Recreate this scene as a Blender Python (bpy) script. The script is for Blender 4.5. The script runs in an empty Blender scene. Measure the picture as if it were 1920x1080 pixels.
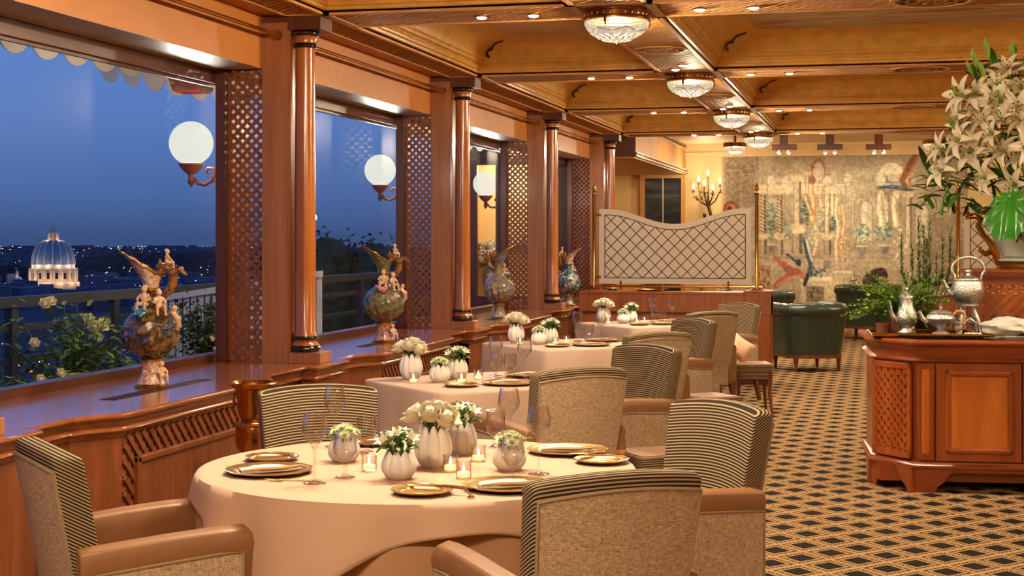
import bpy, bmesh, math, random
from mathutils import Vector, Matrix
R = math.radians
PI = math.pi
rnd = random.Random(7)
scene = bpy.context.scene
C = scene.collection

# ------------------------------------------------------------------ camera, sky, exposure
cam_d = bpy.data.cameras.new('camera')
cam_d.sensor_width = 36.0
cam_d.lens = 36.0 * 2850.0 / 1920.0
cam_d.shift_y = -93.0 / 1920.0
cam_d.clip_start = 0.05
cam_d.clip_end = 20000.0
cam = bpy.data.objects.new('camera', cam_d)
C.objects.link(cam)
cam.location = (0, 0, 1.55)
cam.rotation_euler = (R(90), 0, math.atan(690.0 / 2850.0))
scene.camera = cam

vs = scene.view_settings
vs.view_transform = 'Standard'
vs.look = 'None'
vs.exposure = 0.0
vs.gamma = 1.0
vs.use_curve_mapping = False
try:
    scene.cycles.max_bounces = 8
    scene.cycles.diffuse_bounces = 4
    scene.cycles.glossy_bounces = 4
    scene.cycles.transparent_max_bounces = 24
    scene.cycles.transmission_bounces = 6
    scene.cycles.caustics_reflective = False
    scene.cycles.caustics_refractive = False
    scene.cycles.sample_clamp_indirect = 4.0
    scene.cycles.use_denoising = True
except Exception:
    pass

def lin(r, g, b):
    def f(c):
        c /= 255.0
        return c / 12.92 if c <= 0.04045 else ((c + 0.055) / 1.055) ** 2.4
    return (f(r), f(g), f(b), 1.0)

world = bpy.data.worlds.new('dusk_sky')
scene.world = world
world.use_nodes = True
wn, wl = world.node_tree.nodes, world.node_tree.links
wn.clear()
w_out = wn.new('ShaderNodeOutputWorld')
w_bg = wn.new('ShaderNodeBackground')
w_geo = wn.new('ShaderNodeTexCoord')
w_sep = wn.new('ShaderNodeSeparateXYZ')
w_ramp = wn.new('ShaderNodeValToRGB')
wl.new(w_geo.outputs['Generated'], w_sep.inputs[0])
wl.new(w_sep.outputs['Z'], w_ramp.inputs[0])
e = w_ramp.color_ramp.elements
e[0].position = 0.0
e[0].color = lin(46, 66, 106)
e[1].position = 1.0
e[1].color = lin(52, 82, 150)
for p, c in ((0.03, (60, 87, 136)), (0.08, (71, 102, 158)), (0.15, (76, 110, 170)), (0.4, (62, 94, 160))):
    el = e.new(p)
    el.color = lin(*c)
wl.new(w_ramp.outputs[0], w_bg.inputs[0])
w_bg.inputs[1].default_value = 1.5
wl.new(w_bg.outputs[0], w_out.inputs[0])

WARM = (1.0, 0.85, 0.63)
WARM2 = (1.0, 0.86, 0.65)
SPOT_W = 78.0
BULB_W = 270.0

# ------------------------------------------------------------------ materials
MATS = {}
def _new(name):
    m = bpy.data.materials.new(name)
    m.use_nodes = True
    n, l = m.node_tree.nodes, m.node_tree.links
    n.clear()
    o = n.new('ShaderNodeOutputMaterial')
    b = n.new('ShaderNodeBsdfPrincipled')
    l.new(b.outputs[0], o.inputs[0])
    MATS[name] = m
    return m, n, l, b, o

def _coords(n, l, scale, rot=(0, 0, 0), kind='Object'):
    tc = n.new('ShaderNodeTexCoord')
    mp = n.new('ShaderNodeMapping')
    mp.inputs['Scale'].default_value = scale
    mp.inputs['Rotation'].default_value = rot
    l.new(tc.outputs[kind], mp.inputs[0])
    return mp.outputs[0]

def _ramp(n, l, src, stops):
    r = n.new('ShaderNodeValToRGB')
    el = r.color_ramp.elements
    el[0].position, el[0].color = stops[0][0], stops[0][1]
    el[1].position, el[1].color = stops[-1][0], stops[-1][1]
    for p, c in stops[1:-1]:
        x = el.new(p)
        x.color = c
    l.new(src, r.inputs[0])
    return r.outputs[0]

def _bump(n, l, b, src, strength, dist=0.01):
    bp = n.new('ShaderNodeBump')
    bp.inputs['Strength'].default_value = strength
    bp.inputs['Distance'].default_value = dist
    l.new(src, bp.inputs['Height'])
    l.new(bp.outputs[0], b.inputs['Normal'])

def plain(name, c, rough=0.5, metal=0.0, noise=None, bump=0.0, coat=0.0, spec=0.5, trans=0.0):
    m, n, l, b, o = _new(name)
    col = lin(*c)
    b.inputs['Roughness'].default_value = rough
    b.inputs['Metallic'].default_value = metal
    b.inputs['Coat Weight'].default_value = coat
    b.inputs['Specular IOR Level'].default_value = spec
    b.inputs['Base Color'].default_value = col
    if noise:
        sc, amt = noise
        v = _coords(n, l, (sc, sc, sc))
        t = n.new('ShaderNodeTexNoise')
        t.inputs['Scale'].default_value = 1.0
        t.inputs['Detail'].default_value = 5.0
        l.new(v, t.inputs['Vector'])
        d = tuple(x * (1 - amt) for x in col[:3]) + (1,)
        u = tuple(min(1, x * (1 + amt)) for x in col[:3]) + (1,)
        l.new(_ramp(n, l, t.outputs[0], [(0.3, d), (0.7, u)]), b.inputs['Base Color'])
        if bump:
            _bump(n, l, b, t.outputs[0], bump)
    return m

def wood(name, c1, c2, scale=(14, 14, 1.6), rough=0.32, coat=0.25, bump=0.05):
    m, n, l, b, o = _new(name)
    v = _coords(n, l, scale)
    t = n.new('ShaderNodeTexNoise')
    t.inputs['Scale'].default_value = 1.0
    t.inputs['Detail'].default_value = 6.0
    t.inputs['Roughness'].default_value = 0.62
    t.inputs['Distortion'].default_value = 0.8
    l.new(v, t.inputs['Vector'])
    l.new(_ramp(n, l, t.outputs[0], [(0.28, lin(*c2)), (0.5, lin(*[(a + d) / 2 for a, d in zip(c1, c2)])), (0.72, lin(*c1))]), b.inputs['Base Color'])
    b.inputs['Roughness'].default_value = rough
    b.inputs['Coat Weight'].default_value = coat
    b.inputs['Coat Roughness'].default_value = 0.15
    _bump(n, l, b, t.outputs[0], bump, 0.004)
    return m

def emit(name, c, strength):
    m, n, l, b, o = _new(name)
    b.inputs['Base Color'].default_value = lin(*c)
    b.inputs['Emission Color'].default_value = lin(*c)
    b.inputs['Emission Strength'].default_value = strength
    return m

def thin_glass(name, tint=(1, 1, 1), base=0.02, k=1.0, power=4.0, rough=0.0):
    """clear glass: see-through, mirror-like towards grazing angles on both faces"""
    m, n, l, b, o = _new(name)
    n.remove(b)
    tr = n.new('ShaderNodeBsdfTransparent')
    tr.inputs[0].default_value = (*tint, 1)
    gl = n.new('ShaderNodeBsdfGlossy')
    gl.inputs['Roughness'].default_value = rough
    gl.inputs[0].default_value = (1, 1, 1, 1)
    lw = n.new('ShaderNodeLayerWeight')
    lw.inputs[0].default_value = 0.5
    pw = n.new('ShaderNodeMath')
    pw.operation = 'POWER'
    pw.inputs[1].default_value = power
    l.new(lw.outputs['Facing'], pw.inputs[0])
    ma = n.new('ShaderNodeMath')
    ma.operation = 'MULTIPLY_ADD'
    ma.use_clamp = True
    ma.inputs[1].default_value = k
    ma.inputs[2].default_value = base
    l.new(pw.outputs[0], ma.inputs[0])
    mx = n.new('ShaderNodeMixShader')
    l.new(ma.outputs[0], mx.inputs[0])
    l.new(tr.outputs[0], mx.inputs[1])
    l.new(gl.outputs[0], mx.inputs[2])
    l.new(mx.outputs[0], o.inputs[0])
    return m

def vcol(name, rough=0.6, bump=0.0, coat=0.0, attr='Col'):
    m, n, l, b, o = _new(name)
    a = n.new('ShaderNodeVertexColor')
    a.layer_name = attr
    l.new(a.outputs[0], b.inputs['Base Color'])
    b.inputs['Roughness'].default_value = rough
    b.inputs['Coat Weight'].default_value = coat
    return m

wood('wood_sill', (164, 96, 56), (126, 66, 36), (18, 1.6, 18), 0.16, 0.6, 0.02)
wood('wood_cab', (146, 80, 42), (98, 49, 25), (12, 12, 1.2), 0.35, 0.25)
wood('wood_dark', (104, 52, 32), (66, 30, 20), (14, 1.4, 14), 0.35, 0.3)
wood('wood_post', (110, 56, 36), (74, 34, 24), (14, 14, 1.4), 0.4, 0.2)
wood('wood_lattice', (158, 90, 52), (116, 60, 34), (10, 10, 10), 0.45, 0.1)
wood('wood_pilaster', (182, 122, 80), (152, 94, 58), (16, 16, 0.9), 0.5, 0.1)
wood('wood_column', (184, 108, 46), (150, 80, 30), (14, 14, 0.9), 0.22, 0.6, 0.02)
wood('wood_fascia', (206, 134, 62), (188, 114, 46), (2.5, 1.2, 2.5), 0.5, 0.1, 0.02)
wood('wood_beam', (214, 158, 92), (190, 130, 66), (2.2, 2.2, 2.2), 0.62, 0.0, 0.02)
wood('wood_buffet', (176, 90, 36), (128, 58, 20), (9, 9, 1.0), 0.3, 0.4)
wood('wood_buffet_h', (164, 80, 34), (120, 52, 20), (1.4, 9, 9), 0.28, 0.4)
wood('wood_panel', (222, 130, 48), (184, 94, 28), (7, 7, 0.9), 0.34, 0.35)
wood('wood_partition', (184, 106, 58), (142, 74, 38), (12, 12, 1.4), 0.35, 0.25)
wood('wood_leg', (126, 64, 32), (84, 38, 20), (16, 16, 2), 0.35, 0.3)
plain('coffer_gold', (222, 168, 78), 0.42, 0.0, (9, 0.16), 0.05, 0.15)
plain('coffer_panel', (198, 148, 104), 0.5, 0.0, (3, 0.10))
plain('soffit_cream', (206, 190, 166), 0.35, 0, (3, 0.12))
plain('black_lacquer', (14, 10, 9), 0.12, 0, None, 0, 0.6)
plain('brass', (214, 160, 78), 0.2, 1.0)
plain('brass_dark', (150, 104, 52), 0.3, 1.0)
plain('gold_leaf', (226, 168, 66), 0.24, 1.0, (30, 0.25), 0.3)
plain('silver', (246, 236, 224), 0.34, 1.0, (85, 0.22), 0.7)
plain('copper', (200, 134, 84), 0.2, 1.0)
plain('bronze', (84, 62, 40), 0.35, 0.8, (40, 0.3), 0.2)
plain('dark_vent', (38, 22, 20), 0.5)
plain('cream_wall', (232, 196, 132), 0.6, 0, (2.0, 0.06))
plain('tan_wall', (202, 150, 92), 0.55, 0, (2.0, 0.08))
plain('back_ceiling', (226, 190, 132), 0.5, 0, (2.0, 0.06))
plain('white_enamel', (232, 224, 208), 0.4)
plain('black', (10, 10, 11), 0.5)
thin_glass('window_glass', (0.99, 0.995, 1.0), 0.001, 0.15, 5.0, 0.22)
thin_glass('clear_glass', (0.97, 0.965, 0.955), 0.07, 0.9, 2.2)

# ------------------------------------------------------------------ mesh helpers
class MB:
    def __init__(self):
        self.v = []
        self.f = []
    def add(self, vs_, fs_):
        o = len(self.v)
        self.v += [tuple(p) for p in vs_]
        self.f += [tuple(i + o for i in q) for q in fs_]
        return self
    def box(self, x0, x1, y0, y1, z0, z1):
        return self.add([(x0, y0, z0), (x1, y0, z0), (x1, y1, z0), (x0, y1, z0), (x0, y0, z1), (x1, y0, z1), (x1, y1, z1), (x0, y1, z1)],
                        [(0, 3, 2, 1), (4, 5, 6, 7), (0, 1, 5, 4), (1, 2, 6, 5), (2, 3, 7, 6), (3, 0, 4, 7)])
    def obox(self, c, size, m=None):
        a, b, d = (s / 2 for s in size)
        m = m or Matrix.Identity(3)
        p = [Vector(c) + m @ Vector((x * a, y * b, z * d)) for z in (-1, 1) for x, y in ((-1, -1), (1, -1), (1, 1), (-1, 1))]
        return self.add(p, [(0, 3, 2, 1), (4, 5, 6, 7), (0, 1, 5, 4), (1, 2, 6, 5), (2, 3, 7, 6), (3, 0, 4, 7)])
    def loft(self, rings, closed=True, cap0=True, cap1=True):
        n = len(rings[0])
        vs_ = [p for r in rings for p in r]
        fs_ = []
        for k in range(len(rings) - 1):
            for i in range(n if closed else n - 1):
                j = (i + 1) % n
                fs_.append((k * n + i, k * n + j, (k + 1) * n + j, (k + 1) * n + i))
        if cap0:
            fs_.append(tuple(reversed(range(n))))
        if cap1:
            fs_.append(tuple(range((len(rings) - 1) * n, len(rings) * n)))
        return self.add(vs_, fs_)
    def lathe(self, prof, seg=24, c=(0, 0, 0), cap0=False, cap1=False, fn=None):
        rings = []
        for r, z in prof:
            ring = []
            for i in range(seg):
                a = 2 * PI * i / seg
                k = fn(a, r, z) if fn else (r, z)
                ring.append((c[0] + k[0] * math.cos(a), c[1] + k[0] * math.sin(a), c[2] + k[1]))
            rings.append(ring)
        return self.loft(rings, True, cap0, cap1)
    def tube(self, pts, r, seg=8, closed=False):
        pts = [Vector(p) for p in pts]
        n = len(pts)
        rr = r if isinstance(r, (list, tuple)) else [r] * n
        rings = []
        up = Vector((0, 0, 1))
        prev = None
        for i, p in enumerate(pts):
            a = pts[(i - 1) % n] if (closed or i > 0) else p
            b = pts[(i + 1) % n] if (closed or i < n - 1) else p
            d = (b - a)
            if d.length < 1e-9:
                d = Vector((0, 0, 1))
            d.normalize()
            if prev is None:
                s = d.cross(up)
                if s.length < 1e-3:
                    s = d.cross(Vector((1, 0, 0)))
            else:
                s = prev - d * prev.dot(d)
                if s.length < 1e-6:
                    s = d.cross(up)
            s.normalize()
            prev = s
            t = d.cross(s)
            rings.append([p + (s * math.cos(2 * PI * k / seg) + t * math.sin(2 * PI * k / seg)) * rr[i] for k in range(seg)])
        if closed:
            rings.append(rings[0])
            return self.loft(rings, True, False, False)
        return self.loft(rings, True, True, True)
    def ball(self, c, r, seg=12, rings=8, m=None):
        rx, ry, rz = r if isinstance(r, (tuple, list)) else (r, r, r)
        m = m or Matrix.Identity(3)
        rg = []
        for k in range(1, rings):
            t = PI * k / rings
            rg.append([Vector(c) + m @ Vector((rx * math.sin(t) * math.cos(2 * PI * i / seg), ry * math.sin(t) * math.sin(2 * PI * i / seg), -rz * math.cos(t))) for i in range(seg)])
        o = len(self.v)
        self.loft(rg, True, False, False)
        b = len(self.v)
        self.v += [tuple(Vector(c) + m @ Vector((0, 0, -rz))), tuple(Vector(c) + m @ Vector((0, 0, rz)))]
        last = o + (rings - 2) * seg
        for i in range(seg):
            self.f.append((b, o + (i + 1) % seg, o + i))
            self.f.append((b + 1, last + i, last + (i + 1) % seg))
        return self
    def prism(self, poly, z0, z1):
        return self.loft([[(x, y, z0) for x, y in poly], [(x, y, z1) for x, y in poly]])
    def strip(self, a, b, w, t, nrm):
        a, b, nrm = Vector(a), Vector(b), Vector(nrm)
        d = (b - a).normalized()
        s = d.cross(nrm).normalized() * (w / 2)
        h = nrm.normalized() * (t / 2)
        p = [a - s - h, a + s - h, b + s - h, b - s - h, a - s + h, a + s + h, b + s + h, b - s + h]
        return self.add(p, [(0, 3, 2, 1), (4, 5, 6, 7), (0, 1, 5, 4), (1, 2, 6, 5), (2, 3, 7, 6), (3, 0, 4, 7)])
    def xf(self, m):
        self.v = [tuple(m @ Vector(p)) for p in self.v]
        return self
    def mesh(self, name, mat, smooth=35):
        me = bpy.data.meshes.new(name)
        me.from_pydata(self.v, [], self.f)
        me.validate()
        bm = bmesh.new()
        bm.from_mesh(me)
        bmesh.ops.recalc_face_normals(bm, faces=bm.faces)
        bm.to_mesh(me)
        bm.free()
        if mat:
            me.materials.append(MATS[mat])
        if smooth:
            me.polygons.foreach_set('use_smooth', [True] * len(me.polygons))
            me.set_sharp_from_angle(angle=R(smooth))
        me.update()
        return me
    def build(self, name, mat, parent=None, loc=(0, 0, 0), smooth=35, rot=(0, 0, 0)):
        return link(name, self.mesh(name, mat, smooth), parent, loc, rot)

def multi(name, items, smooth=35):
    """one mesh with several materials"""
    me = bpy.data.meshes.new(name)
    v, f, mi = [], [], []
    for i, (mb, mt) in enumerate(items):
        o = len(v)
        v += mb.v
        f += [tuple(k + o for k in q) for q in mb.f]
        mi += [i] * len(mb.f)
        me.materials.append(MATS[mt])
    me.from_pydata(v, [], f)
    me.polygons.foreach_set('material_index', mi)
    if smooth:
        me.polygons.foreach_set('use_smooth', [True] * len(f))
        me.set_sharp_from_angle(angle=R(smooth))
    me.update()
    return me

def link(name, me, parent=None, loc=(0, 0, 0), rot=(0, 0, 0), scale=None):
    o = bpy.data.objects.new(name, me)
    C.objects.link(o)
    o.location = loc
    o.rotation_euler = rot
    if scale:
        o.scale = scale if isinstance(scale, tuple) else (scale,) * 3
    if parent:
        o.parent = parent
    return o

def tag(o, label=None, cat=None, group=None, kind=None):
    if label:
        o['label'] = label
    if cat:
        o['category'] = cat
    if group:
        o['group'] = group
    if kind:
        o['kind'] = kind
    return o

def thing(name, label, cat, loc=(0, 0, 0), rz=0.0, group=None, scale=None, kind=None):
    o = link(name, None, None, loc, (0, 0, rz), scale)
    o.empty_display_size = 0.1
    return tag(o, label, cat, group, kind)

def kids(o):
    return [c for c in bpy.data.objects if c.parent == o]

def copy_tree(root, loc=None, rz=None, label=None, scale=None, group=None):
    ch = {}
    for c in bpy.data.objects:
        if c.parent:
            ch.setdefault(c.parent.name, []).append(c)
    def cp(o, par):
        n = o.copy()
        C.objects.link(n)
        if par:
            n.parent = par
        for c in ch.get(o.name, []):
            cp(c, n)
        return n
    r = cp(root, None)
    if loc is not None:
        r.location = loc
    if rz is not None:
        r.rotation_euler = (0, 0, rz)
    if scale:
        r.scale = (scale,) * 3
    if label:
        r['label'] = label
    if group:
        r['group'] = group
    return r

def bevel(o, w, seg=2):
    m = o.modifiers.new('bevel', 'BEVEL')
    m.width = w
    m.segments = seg
    m.limit_method = 'ANGLE'
    m.angle_limit = R(40)
    return o

def subsurf(o, lv=1):
    m = o.modifiers.new('subsurf', 'SUBSURF')
    m.levels = lv
    m.render_levels = lv
    return o

def struct(o, label=None):
    o['kind'] = 'structure'
    if label:
        o['label'] = label
    return o

def clip_seg(x0, y0, dx, dy, w, h):
    """segment of the line (x0,y0)+t(dx,dy) inside [0,w]x[0,h]"""
    t0, t1 = -1e9, 1e9
    for p, d, lim in ((x0, dx, w), (y0, dy, h)):
        if abs(d) < 1e-9:
            if p < 0 or p > lim:
                return None
        else:
            a, b = (0 - p) / d, (lim - p) / d
            t0, t1 = max(t0, min(a, b)), min(t1, max(a, b))
    if t1 - t0 < 0.004:
        return None
    return (x0 + t0 * dx, y0 + t0 * dy), (x0 + t1 * dx, y0 + t1 * dy)

def lattice(w, h, per):
    """segments of a 45 degree diamond lattice over a w x h panel: two lists, one for each direction"""
    A, B = [], []
    n = int((w + h) / per) + 2
    for k in range(-n, n):
        s = clip_seg(k * per + per / 2, 0, 1, 1, w, h)
        if s:
            A.append(s)
        s = clip_seg(k * per + per / 2, 0, -1, 1, w, h)
        if s:
            B.append(s)
    return A, B
# ------------------------------------------------------------------ the room shell
BAY = 3.79
YC = [9.13 + BAY * k for k in range(-2, 4)]          # window piers: 1.55 5.34 9.13 12.92 16.71 20.50
YB = [9.38 + BAY * k for k in range(-3, 4)]          # transverse ceiling beams
ZS, ZSILL, ZHEAD = 2.98, 0.75, 2.645

def carpet():
    m, n, l, b, o = _new('carpet')
    tc = n.new('ShaderNodeTexCoord')
    sp = n.new('ShaderNodeSeparateXYZ')
    l.new(tc.outputs['Object'], sp.inputs[0])
    def M(op, a, bb=None, c=None):
        k = n.new('ShaderNodeMath')
        k.operation = op
        for i, x in enumerate((a, bb, c)):
            if x is None:
                continue
            if isinstance(x, (int, float)):
                k.inputs[i].default_value = x
            else:
                l.new(x, k.inputs[i])
        return k.outputs[0]
    u = M('DIVIDE', M('SUBTRACT', sp.outputs[0], 0.034), 0.27)
    v = M('DIVIDE', M('SUBTRACT', sp.outputs[1], 7.964), 0.31)
    def cell(x):
        return M('ABSOLUTE', M('SUBTRACT', M('FRACT', M('ADD', x, 0.5)), 0.5))
    p, q = M('ADD', u, v), M('SUBTRACT', u, v)
    dp, dq = cell(p), cell(q)
    mx = M('MAXIMUM', dp, dq)
    gold, gold2, dark, mid = lin(188, 154, 108), lin(160, 124, 82), lin(34, 30, 27), lin(66, 48, 34)
    ns = n.new('ShaderNodeTexNoise')
    ns.inputs['Scale'].default_value = 190.0
    ns.inputs['Detail'].default_value = 2.0
    l.new(tc.outputs['Object'], ns.inputs['Vector'])
    wob = M('ADD', mx, M('MULTIPLY', M('SUBTRACT', ns.outputs[0], 0.5), 0.05))
    base = _ramp(n, l, wob, [(0.0, dark), (0.275, dark), (0.285, gold), (0.345, gold2), (0.355, mid), (0.43, mid), (0.44, gold), (0.5, gold)])
    # dots inside the border band: short tufts of gold
    fr = M('FRACT', M('MULTIPLY', M('ADD', p, M('MULTIPLY', q, 1.0)), 3.5))
    fr2 = M('FRACT', M('MULTIPLY', M('SUBTRACT', p, q), 3.5))
    dots = M('GREATER_THAN', M('MULTIPLY', M('SUBTRACT', fr, 0.5), M('SUBTRACT', fr2, 0.5)), 0.02)
    band = M('MULTIPLY', M('GREATER_THAN', mx, 0.35), dots)
    mixc = n.new('ShaderNodeMixRGB')
    l.new(band, mixc.inputs[0])
    l.new(base, mixc.inputs[1])
    mixc.inputs[2].default_value = gold2
    sp2 = n.new('ShaderNodeMixRGB')
    sp2.blend_type = 'MULTIPLY'
    sp2.inputs[0].default_value = 1.0
    l.new(mixc.outputs[0], sp2.inputs[1])
    l.new(_ramp(n, l, ns.outputs[0], [(0.3, (0.62, 0.60, 0.58, 1)), (0.7, (1.2, 1.16, 1.1, 1))]), sp2.inputs[2])
    l.new(sp2.outputs[0], b.inputs['Base Color'])
    b.inputs['Roughness'].default_value = 0.95
    b.inputs['Specular IOR Level'].default_value = 0.1
    _bump(n, l, b, ns.outputs[0], 0.4, 0.004)
carpet()
struct(MB().box(-5.3, 6.0, -3.2, 27.2, -0.1, 0.0).build('floor', 'carpet', smooth=0), 'black and gold diamond patterned carpet')

# walls around the room
struct(MB().box(6.0, 6.15, -3.2, 27.2, 0, 3.35).build('wall_right', 'tan_wall', smooth=0), 'plain tan wall opposite the windows')
struct(MB().box(-5.4, 6.15, -3.35, -3.2, 0, 3.35).build('wall_front', 'tan_wall', smooth=0), 'plain tan wall behind the viewer')
wb = thing('wall_back', 'cream end wall with a moulded cornice above the tapestry', None, kind='structure')
MB().box(-5.4, 6.15, 27.0, 27.2, 0, 3.35).build('wall_panel', 'cream_wall', wb, smooth=0)
mb = MB()
for y0, z0, z1 in ((26.93, 2.99, 3.03), (26.88, 3.03, 3.07), (26.90, 3.07, 3.12), (26.84, 3.12, 3.16), (26.78, 3.16, 3.21)):
    mb.box(-3.36, 6.0, y0, 27.0, z0, z1)
mb.build('cornice', 'back_ceiling', wb, smooth=0)

# end recess with bulkhead beyond the last column
wr = thing('wall_recess', 'recessed side wall under a panelled bulkhead beyond the last column', None, kind='structure')
MB().box(-5.4, -5.2, 20.6, 27.0, 0, 3.35).build('wall_panel', 'tan_wall', wr, smooth=0)
MB().box(-5.2, -3.36, 21.22, 27.0, 2.72, 3.25).build('bulkhead', 'wood_beam', wr, smooth=0)
MB().box(-5.2, -3.34, 21.18, 21.22, 2.70, 3.25).build('bulkhead_end', 'wood_post', wr, smooth=0)
MB().box(-5.2, -3.36, 21.22, 27.0, 2.68, 2.70).build('bulkhead_soffit', 'tan_wall', wr, smooth=0)
for z0, dx in ((2.70, 0.05), (2.725, 0.03), (2.75, 0.045), (3.13, 0.03), (3.16, 0.05), (3.19, 0.035)):
    MB().box(-3.36, -3.36 + dx, 21.18, 27.0, z0, z0 + 0.016).build('moulding', 'brass' if z0 in (2.725, 3.16) else 'soffit_cream', wr, smooth=0)
MB().box(-4.5, -3.36, 26.9, 27.0, 0, 0.12).build('skirting', 'wood_dark', wr, smooth=0)
# dark glazed double door in the end wall
dr = thing('door_1', 'dark glazed double door under the bulkhead', None, kind='structure')
for x0, x1 in ((-4.16, -4.08), (-3.43, -3.37)):
    MB().box(x0, x1, 26.9, 27.0, 0, 2.68).build('door_frame', 'wood_beam', dr, smooth=0)
MB().box(-4.08, -3.43, 26.9, 27.0, 2.62, 2.68).build('door_frame', 'wood_beam', dr, smooth=0)
def door_glass():
    m, n, l, b, o = _new('door_glass')
    v = _coords(n, l, (0.6, 0.6, 3.0))
    t = n.new('ShaderNodeTexNoise')
    t.inputs['Scale'].default_value = 1.3
    t.inputs['Detail'].default_value = 4
    t.inputs['Distortion'].default_value = 1.2
    l.new(v, t.inputs['Vector'])
    l.new(_ramp(n, l, t.outputs[0], [(0.4, lin(30, 33, 38)), (0.6, lin(58, 62, 66)), (0.75, lin(112, 104, 88))]), b.inputs['Base Color'])
    b.inputs['Roughness'].default_value = 0.3
door_glass()
for x0, x1 in ((-4.08, -3.765), (-3.745, -3.43)):
    MB().box(x0, x1, 26.94, 26.96, 0.05, 2.62).build('pane', 'door_glass', dr, smooth=0)
MB().box(-3.765, -3.745, 26.92, 26.98, 0.0, 2.62).build('mullion', 'soffit_cream', dr, smooth=0)

# ------------------------------------------------------------------ window wall
wl_ = thing('wall_left', 'window wall with orange fascia boards and wooden piers', None, kind='structure')
def wall_part(nm, mat_, *b):
    return MB().box(*b).build(nm, mat_, wl_, smooth=0)
# solid wall near the viewer, low wall outside the cabinets, upper wall
wall_part('near_wall', 'tan_wall', -5.4, -3.86, -3.2, 1.35, 0, 3.35)
wall_part('low_wall', 'tan_wall', -4.36, -4.16, 1.35, 20.75, 0, 0.73)
wall_part('upper_wall', 'tan_wall', -4.36, -4.24, 1.35, 20.75, 2.66, 3.35)
wall_part('end_pier', 'wood_post', -5.2, -3.864, 20.62, 20.75, 0, 3.25)
for k in range(len(YC) - 1):
    y0, y1 = YC[k] + 0.10, YC[k + 1]
    wall_part('fascia', 'wood_fascia', -3.90, -3.864, y0, y1, ZHEAD, ZS + 0.05)
    wall_part('fascia_soffit', 'soffit_cream', -4.2, -3.866, y0, y1, ZHEAD - 0.002, ZHEAD + 0.02)
for k, y in enumerate(YC):
    if k == 0:
        continue
    wall_part('pilaster', 'wood_pilaster', -3.866, -3.69, y, y + 0.12, ZSILL, ZS + 0.02)
    wall_part('pilaster_edge', 'wood_column', -3.69, -3.672, y + 0.004, y + 0.116, ZSILL, ZS - 0.03)
    wall_part('pilaster_cap', 'wood_post', -3.88, -3.684, y - 0.012, y + 0.13, ZS - 0.045, ZS + 0.0)

# windows: bottom rail, head rail, corner post, one large pane each
for k in range(len(YC) - 1):
    w = thing('window_%d' % (k + 1), 'tall fixed window pane in a dark wooden frame', None, kind='structure')
    y0, y1 = YC[k] + 0.03, YC[k + 1] + 0.03
    MB().box(-4.30, -4.20, y0, y1, 0.73, 0.80).build('bottom_rail', 'wood_dark', w, smooth=0)
    MB().box(-4.30, -4.19, y0, y1, 2.555, 2.665).build('head_rail', 'wood_dark', w, smooth=0)
    MB().box(-4.24, -4.22, y0, y1, 2.535, 2.555).build('head_bead', 'wood_dark', w, smooth=0)
    MB().box(-4.175, -4.11, y1 - 0.06, y1 + 0.02, 0.75, 2.645).build('post', 'wood_post', w, smooth=0)
    MB().box(-4.28, -4.22, y1 + 0.24, y1 + 0.34, 0.73, 2.66).build('jamb', 'wood_post', w, smooth=0)
    MB().box(-4.262, -4.252, y0 + 0.34, y1 + 0.24, 0.79, 2.57).build('pane', 'window_glass', w, smooth=0)

# curtain rods
for k in range(len(YC) - 1):
    y0, y1 = YC[k] + 0.12, YC[k + 1] - 0.0
    t = thing('curtain_rod', ['brass curtain rod over the window nearest the viewer', 'brass curtain rod above the large sky window with the dome',
                              'brass curtain rod over the window with the dark trees', 'brass curtain rod over the narrow third window', 'brass curtain rod over the farthest window'][k], 'curtain rod', (-3.76, y0, 2.855), group='curtain rods')
    MB().tube([(0, 0, 0), (0, y1 - y0, 0)], 0.013, 10).build('rod', 'brass', t)
    for yy in (0.015, y1 - y0 - 0.015):
        MB().tube([(0, yy - 0.015, 0), (0, yy + 0.015, 0)], 0.034, 14).build('flange', 'brass_dark', t)

# lattice screens between pier and window post
PIER_NAMES = ['', 'unseen near', 'beside the dome window', 'beside the dark tree window', 'beside the third window', 'behind the brass screen post']
for k, y in enumerate(YC):
    if k < 1:
        continue
    t = thing('lattice_screen', 'brown diagonal lattice screen ' + PIER_NAMES[k], 'lattice', (-4.11, y + 0.03, ZSILL), group='pier lattice screens')
    W, H = 0.246, ZHEAD - ZSILL
    A, B = lattice(W, H, 0.0635)
    for seg_, yy in ((A, 0.0), (B, 0.009)):
        for (a, b) in seg_:
            MB().strip((a[0], yy, a[1]), (b[0], yy, b[1]), 0.021, 0.009, (0, 1, 0)).build('lattice_strip', 'wood_lattice', t, smooth=0)
    for x0, x1, z0, z1 in ((0, 0.012, 0, H), (W - 0.012, W, 0, H), (0, W, 0, 0.014), (0, W, H - 0.012, H)):
        MB().box(x0, x1, -0.008, 0.018, z0, z1).build('edge_bead', 'wood_lattice', t, smooth=0)

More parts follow.
